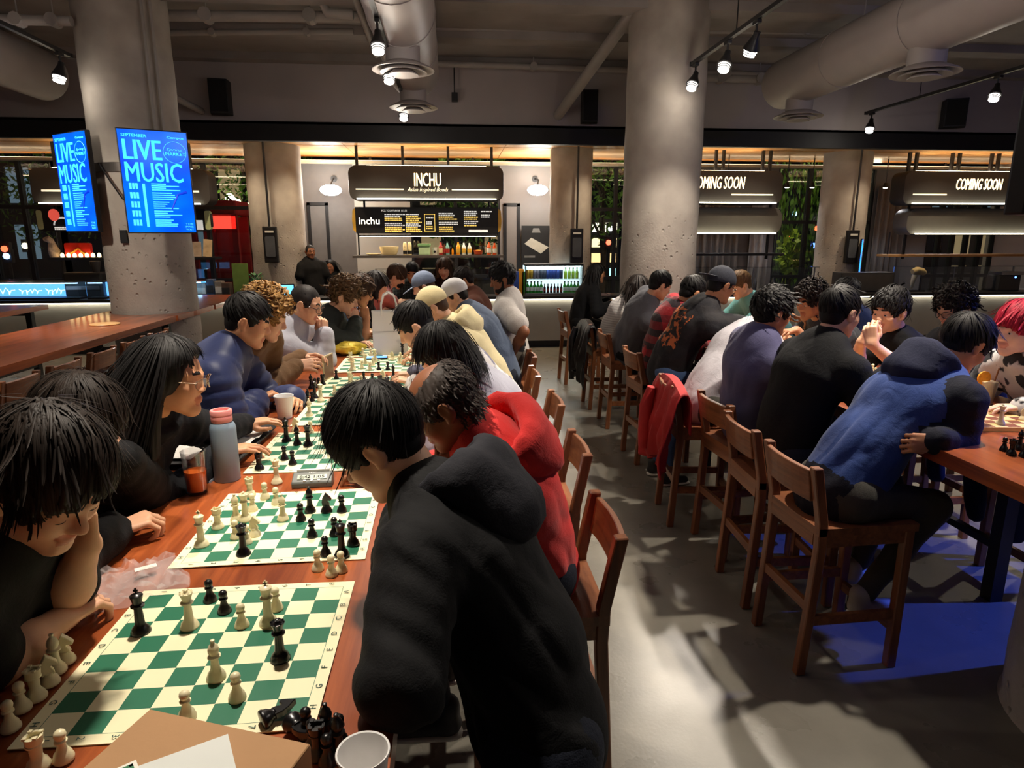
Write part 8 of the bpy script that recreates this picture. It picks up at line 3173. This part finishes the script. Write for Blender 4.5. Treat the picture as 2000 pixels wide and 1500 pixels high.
person('person in a white cap and blue denim jacket leaning over the table', (0.40, 5.22), 180, atz(889, 578, 1.435), (0, 30, 0), 'light', ('short', 'dark'),
       dict(kind='jacket', m=cloth('denim_jacket', srgb(72, 84, 104)), slack=0.035), NAVYT, None,
       (hand(A3([-0.1, 5.1, 1.10]), (-0.9, 0.2, 0), (0, 0, 1), 0.5), hand(A3([-0.12, 5.4, 1.10]), (-0.9, 0, 0), (0, 0, 1), 0.5)), seed=49, detail=0.6, build=1.1, cap=dict(m=cloth('white_cap', srgb(214, 212, 212))))
person('person in a grey blue cap facing the standing man', (0.27, 6.1), 180, atz(828, 560, 1.45), (0, 25, 0), 'pale', ('short', 'brown'),
       dict(kind='tee', m=cloth('grey_tee', srgb(120, 118, 116)), slack=0.02), NAVYT, None,
       (hand(A3([-0.3, 5.95, 1.10]), (-0.9, 0.2, 0), (0, 0, 1), 0.5), hand(A3([-0.3, 6.25, 1.10]), (-0.9, 0, 0), (0, 0, 1), 0.5)), seed=51, detail=0.6, cap=dict(m=cloth('grey_blue_cap', srgb(104, 116, 138))))
person('dark haired person in a rust brown jacket on the right side of the long table', (0.36, 7.0), 180, atz(906, 547, 1.45), (0, 25, 0), 'tan', ('short', 'dark'),
       dict(kind='jacket', m=cloth('rust_jacket', srgb(92, 50, 34)), slack=0.03), NAVYT, None,
       (hand(A3([-0.1, 6.9, 1.10]), (-0.9, 0.2, 0), (0, 0, 1), 0.5), hand(A3([-0.1, 7.2, 1.10]), (-0.9, 0, 0), (0, 0, 1), 0.5)), seed=53, detail=0.45)
person('person with brown hair tied back standing behind the caps', (0.0, 8.95), -100, atz(868, 524, 1.51), (0, 22, 0), 'light', ('bob', 'brown'),
       dict(kind='sweater', m=cloth('dark_brown_knit', srgb(58, 42, 36)), slack=0.02), NAVYT, SHOED, (None, None), seed=55, detail=0.45, standing=True)
b7 = person('bearded man standing in a white tee with a black strap across the chest', (0.53, 5.62), 175, aty(981, 546, 5.6), (10, 18, 0), 'brown', ('wavy', 'black'),
       dict(kind='tee', m=cloth('white_tee', srgb(184, 178, 172)), slack=0.03), KHAKI, SHOED,
       (hand(A3([0.50, 5.34, 0.93]), (-0.2, 0.1, -1), (-0.2, -1, 0), 0.4, e=(0.5, -0.7, 0)), hand(A3([0.38, 5.86, 0.98]), (-0.3, 0, -1), (0, 1, 0), 0.4)), seed=57, detail=0.7, standing=True, build=1.02, beard=True, bow=-0.03)
# ---- right table, near side
b8 = person('person in a blue and navy two tone hoodie leaning over the wooden board', (1.72, 2.61), 8, atz(1884, 674, 1.42), (-4, 34, 0), 'tan', ('bowl', 'black'),
       dict(kind='hoodie', m=cloth('royal_blue', srgb(42, 66, 124)), ms=cloth('navy_sleeve', srgb(22, 24, 36)), mh=cloth('navy_hood', srgb(30, 34, 58)), slack=0.03, folds=0.010, hood_size=1.02), GREYT, SHOE,
       (hand(A3([2.35, 2.95, 1.10]), (0.6, -0.6, 0), (0, 0, 1), 0.5), hand(aty(1826, 862, 2.40), (-0.9, 0.15, -0.1), (0.1, -1, 0.35), 0.9, ep=aty(1862, 868, 2.48), thumb=0.8)), seed=61, build=1.04, feet=(A3([2.02, 2.82, 0.27]), A3([1.86, 2.52, 0.29])))
person('short haired person in a black sweater seen from behind', (1.75, 3.12), 12, atz(1640, 612, 1.52), (4, 12, 0), 'light', ('short', 'black'),
       dict(kind='sweater', m=BLACKC, slack=0.025, folds=0.007), NAVYT, SHOED,
       (hand(A3([2.25, 3.35, 1.10]), (0.9, -0.3, 0), (0, 0, 1), 0.5), hand(A3([2.22, 3.05, 1.10]), (0.9, 0.3, 0), (0, 0, 1), 0.5)), seed=63, build=1.08)
person('wavy haired person in a violet grey long tee seen in profile', (1.80, 3.66), 5, atz(1508, 612, 1.475), (0, 14, 0), 'tan', ('wavy', 'black'),
       dict(kind='tee', m=cloth('violet_tee', srgb(86, 84, 116)), slack=0.035), GREYT, SHOE,
       (hand(A3([2.25, 3.85, 1.10]), (0.9, -0.3, 0), (0, 0, 1), 0.4), hand(A3([2.22, 3.55, 1.10]), (0.9, 0.3, 0), (0, 0, 1), 0.5)), seed=65, build=1.04)
person('person in a pale grey tee leaning behind the violet grey tee', (1.68, 4.12), 8, A3([2.22, 4.36, 1.40]), (0, 35, 0), 'tan', ('short', 'black'),
       dict(kind='tee', m=cloth('pale_tee', srgb(176, 172, 178)), slack=0.03), GREYT, SHOE,
       (hand(A3([2.4, 4.5, 1.10]), (0.9, -0.3, 0), (0, 0, 1), 0.5), hand(A3([2.35, 4.15, 1.10]), (0.9, 0.3, 0), (0, 0, 1), 0.5)), seed=67)
b5 = person('person in a black tee with orange back print and cap reaching over the board', (1.66, 4.78), 6, atz(1408, 558, 1.55), (6, 22, 0), 'tan', ('short', 'black'),
       dict(kind='tee', m=cloth('black_print_tee', srgb(34, 33, 37), pattern='blotch', c2=srgb(40, 38, 40), scale=6), slack=0.03), JEANS, SHOED,
       (hand(A3([2.45, 4.98, 1.12]), (0.9, 0, -0.3), (0, 0, 1), 0.5), hand(aty(1545, 618, 4.62), (0.9, 0.1, -0.2), (0, 0, 1), 0.5, e=(-0.2, -0.4, -0.8))), seed=69, standing=True, pelvis_z=0.90, cap=dict(m=cloth('dark_cap', srgb(44, 46, 54)), back=True), glasses='thick', detail=0.9)
person('person in a red and black plaid shirt bent over the board', (1.76, 5.34), 5, atz(1352, 573, 1.465), (5, 30, 0), 'tan', ('short', 'black'),
       dict(kind='collar', m=cloth('red_plaid', srgb(158, 26, 36), pattern='plaid', c2=srgb(36, 22, 30), scale=2.6), slack=0.03), NAVYT, SHOED,
       (hand(A3([2.25, 5.5, 1.10]), (0.9, -0.3, 0), (0, 0, 1), 0.5), hand(A3([2.2, 5.2, 1.10]), (0.9, 0.3, 0), (0, 0, 1), 0.5)), seed=71, build=1.06, detail=0.9)
person('person in a grey shirt resting the cheek on a hand', (1.74, 6.3), 5, atz(1289, 558, 1.46), (0, 25, 0), 'light', ('short', 'black'),
       dict(kind='collar', m=cloth('grey_shirt', srgb(84, 84, 90)), slack=0.03), BLACKC, SHOED,
       (hand(A3([2.2, 6.45, 1.10]), (0.9, -0.3, 0), (0, 0, 1), 0.5), hand(aty(1284, 600, 6.0), (-0.1, 0.05, 1), (0.2, -1, 0), 0.35, ep=A3([2.04, 5.98, 1.10]))), seed=73, detail=0.8)
person('person with dark hair in a white ribbed sweater beside the column', (1.78, 7.12), 5, atz(1246, 562, 1.365), (0, 25, 0), 'light', ('bob', 'dark'),
       dict(kind='sweater', m=cloth('white_rib', srgb(198, 194, 192), pattern='stripe', c2=srgb(168, 164, 162), scale=12), slack=0.02), BLACKC, SHOED,
       (hand(A3([2.2, 7.25, 1.10]), (0.9, -0.3, 0), (0, 0, 1), 0.5), hand(A3([2.2, 6.95, 1.10]), (0.9, 0.3, 0), (0, 0, 1), 0.5)), fem=True, seed=75, detail=0.7, build=0.95)
person('person in a black jacket with an orange collar on the farthest stool', (1.70, 8.45), 0, atz(1166, 534, 1.43), (0, 8, 0), 'tan', ('bob', 'black'),
       dict(kind='jacket', m=BLACKC, mh=cloth('orange_collar', srgb(180, 70, 30)), slack=0.03), BLACKC, SHOED,
       (hand(A3([2.1, 8.62, 1.06]), (0.9, -0.3, 0), (0, 0, 1), 0.5), hand(A3([2.05, 8.25, 1.04]), (0.9, 0.3, 0), (0, 0, 1), 0.5)), seed=77, detail=0.7)
# ---- right table, far side
person('person in a teal shirt leaning in from across the right table', (3.32, 6.15), 180, atz(1446, 557, 1.45), (5, 28, 0), 'light', ('short', 'lightbrown'),
       dict(kind='tee', m=cloth('teal_shirt', srgb(96, 154, 154)), slack=0.03), NAVYT, None,
       (hand(A3([2.5, 5.9, 1.12]), (-0.9, -0.2, 0), (0, 0, 1), 0.4), hand(A3([2.55, 6.3, 1.10]), (-0.9, 0, 0), (0, 0, 1), 0.4)), seed=79, detail=0.7)
person('smiling curly haired person in a dark tee reaching an arm across', (3.22, 4.72), 180, atz(1584, 590, 1.44), (15, 16, 0), 'tan', ('curly', 'dark'),
       dict(kind='tee', m=cloth('dark_grey_tee', srgb(52, 54, 60)), slack=0.02), NAVYT, None,
       (hand(aty(1556, 644, 4.35), (-0.9, -0.2, -0.1), (0, 0, 1), 0.4), hand(A3([2.7, 4.95, 1.10]), (-0.9, 0, 0), (0, 0, 1), 0.4)), seed=81, detail=0.8, eyes=True)
person('dark haired person in a blue top half hidden behind the black sweater', (3.62, 5.3), 180, atz(1652, 577, 1.45), (0, 22, 0), 'tan', ('short', 'black'),
       dict(kind='sweater', m=cloth('blue_top', srgb(54, 70, 116)), slack=0.02), NAVYT, None, (hand(A3([3.0, 5.1, 1.10]), (-0.9, -0.2, 0), (0, 0, 1), 0.4), hand(A3([3.0, 5.4, 1.10]), (-0.9, 0, 0), (0, 0, 1), 0.4)), seed=83, detail=0.5)
person('wavy haired person in a black tee with folded hands before the mouth', (3.02, 3.78), 180, atz(1738, 610, 1.45), (20, 10, 0), 'light', ('wavy', 'black'),
       dict(kind='tee', m=BLACKC, slack=0.02), NAVYT, None,
       (hand(aty(1702, 672, 3.42), (-0.1, 0.25, 1), (-0.8, -0.6, 0), 0.7, ep=A3([2.62, 3.36, 1.10])), hand(aty(1682, 668, 3.62), (0.2, -0.1, 1), (-0.9, 0.4, 0), 0.7, ep=A3([2.52, 3.78, 1.10]))), seed=85, eyes=True)
person('curly haired person with glasses behind the two tone hoodie', (3.52, 3.92), 180, atz(1864, 603, 1.45), (10, 20, 0), 'light', ('curly', 'dark'),
       dict(kind='tee', m=cloth('dark_tee', srgb(44, 44, 48)), slack=0.02), NAVYT, None,
       (hand(A3([3.0, 3.75, 1.10]), (-0.9, -0.2, 0), (0, 0, 1), 0.4), hand(A3([3.0, 4.1, 1.10]), (-0.9, 0, 0), (0, 0, 1), 0.4)), seed=87, glasses='thick', detail=0.8)
person('pink haired person in a black and white patterned shirt at the right edge', (3.30, 3.06), 180, atz(1988, 645, 1.45), (8, 8, 0), 'pale', ('bowl', 'red'),
       dict(kind='collar', m=cloth('bw_pattern', srgb(190, 188, 186), pattern='blotch', c2=srgb(28, 28, 32), scale=9), slack=0.03), NAVYT, None,
       (hand(A3([2.72, 2.78, 1.10]), (-0.9, 0.1, 0), (0, 0, 1), 0.4), hand(A3([2.74, 3.2, 1.10]), (-0.9, -0.2, 0), (0, 0, 1), 0.4)), seed=89, eyes=True, fem=True)
# ---- staff behind the left counter
person('dark figure standing behind the counter below the left wall lamp', (float(aty(610, 520, 12.0)[0]), 12.0), -60, aty(606, 492, 12.0), (0, 5, 0), 'brown', ('buzz', 'black'),
       dict(kind='tee', m=BLACKC, slack=0.02), BLACKC, SHOED, (None, None), seed=91, detail=0.4, standing=True, bow=0.0, build=1.1, pelvis_z=1.0)
person('long haired dark figure standing behind the counter by the service door', (float(aty(645, 540, 12.4)[0]), 12.45), -90, aty(645, 522, 12.4), (0, 5, 0), 'brown', ('long', 'black'),
       dict(kind='sweater', m=BLACKC, slack=0.02), BLACKC, SHOED, (None, None), seed=93, detail=0.4, standing=True, bow=0.0, fem=True)

# ---- prints, badges and straps on clothes
b = b5
print_patch(b, b['label'], 'printed_graphic', lambda x, y, z: (y < -0.05) & (np.abs(x) < 0.14) & (z < -0.10) & (z > -0.42),
            cloth('back_print', srgb(40, 36, 36), pattern='blotch', c2=srgb(176, 96, 56), scale=22))
b = b7
print_patch(b, b['label'], 'bag_strap', lambda x, y, z: np.abs(x * 0.75 + z * 0.66 + 0.14) < 0.028, BLACKC, 0.006)
b = b8
print_patch(b, b['label'], 'hem_band', lambda x, y, z: z < -0.695, cloth('navy_hem', srgb(22, 24, 36)), 0.003)
b = b3
V_, F_, tg_, Nn_, g_ = GEO[b['label']]
P_ = g_['sp'](0.62) + g_['fr'] * 0.135 - g_['la'] * 0.07
Mx = Matrix(((-g_['la'][0], g_['u'][0], g_['fr'][0], P_[0]), (-g_['la'][1], g_['u'][1], g_['fr'][1], P_[1]), (-g_['la'][2], g_['u'][2], g_['fr'][2], P_[2]), (0, 0, 0, 1)))
o = MB().box(-0.028, 0.028, -0.035, 0.035, 0, 0.002).xform(Mx).build('name_badge', mat('badge_white', srgb(214, 216, 226), 0.5), b)
MB().box(-0.026, 0.026, 0.018, 0.033, 0.002, 0.0025).xform(Mx).build('badge_band', mat('badge_blue', srgb(90, 110, 180), 0.5), o)
# card held by the curly blond person
P_ = atz(640, 706, 1.16)
r = empty('small_card', (P_[0], P_[1], 1.052), 1.35)
MB().box(-0.075, 0.075, -0.004, 0.004, 0, 0.15).build('card_frame', mat('card_edge', srgb(206, 190, 150), 0.5), r, bevel=0.002)
MB().box(-0.066, 0.066, -0.005, 0.005, 0.009, 0.141).build('card_face', mat('card_face', srgb(120, 90, 70), 0.4), r)
tag(r, 'small framed card held upright over the long table', 'card')

V_, F_, tg_, Nn_, g_ = GEO[b2['label']]
P_ = g_['sp'](0.60) + g_['fr'] * 0.150 - g_['la'] * 0.05
Mx = Matrix(((-g_['la'][0], g_['u'][0], g_['fr'][0], P_[0]), (-g_['la'][1], g_['u'][1], g_['fr'][1], P_[1]), (-g_['la'][2], g_['u'][2], g_['fr'][2], P_[2]), (0, 0, 0, 1)))
link('printed_letter', join_meshes('printed_letter', [(text_mesh('B', 0.05, 0.001), Mx, 0)], [mat('print_white', srgb(190, 188, 184), 0.6)]), b2)
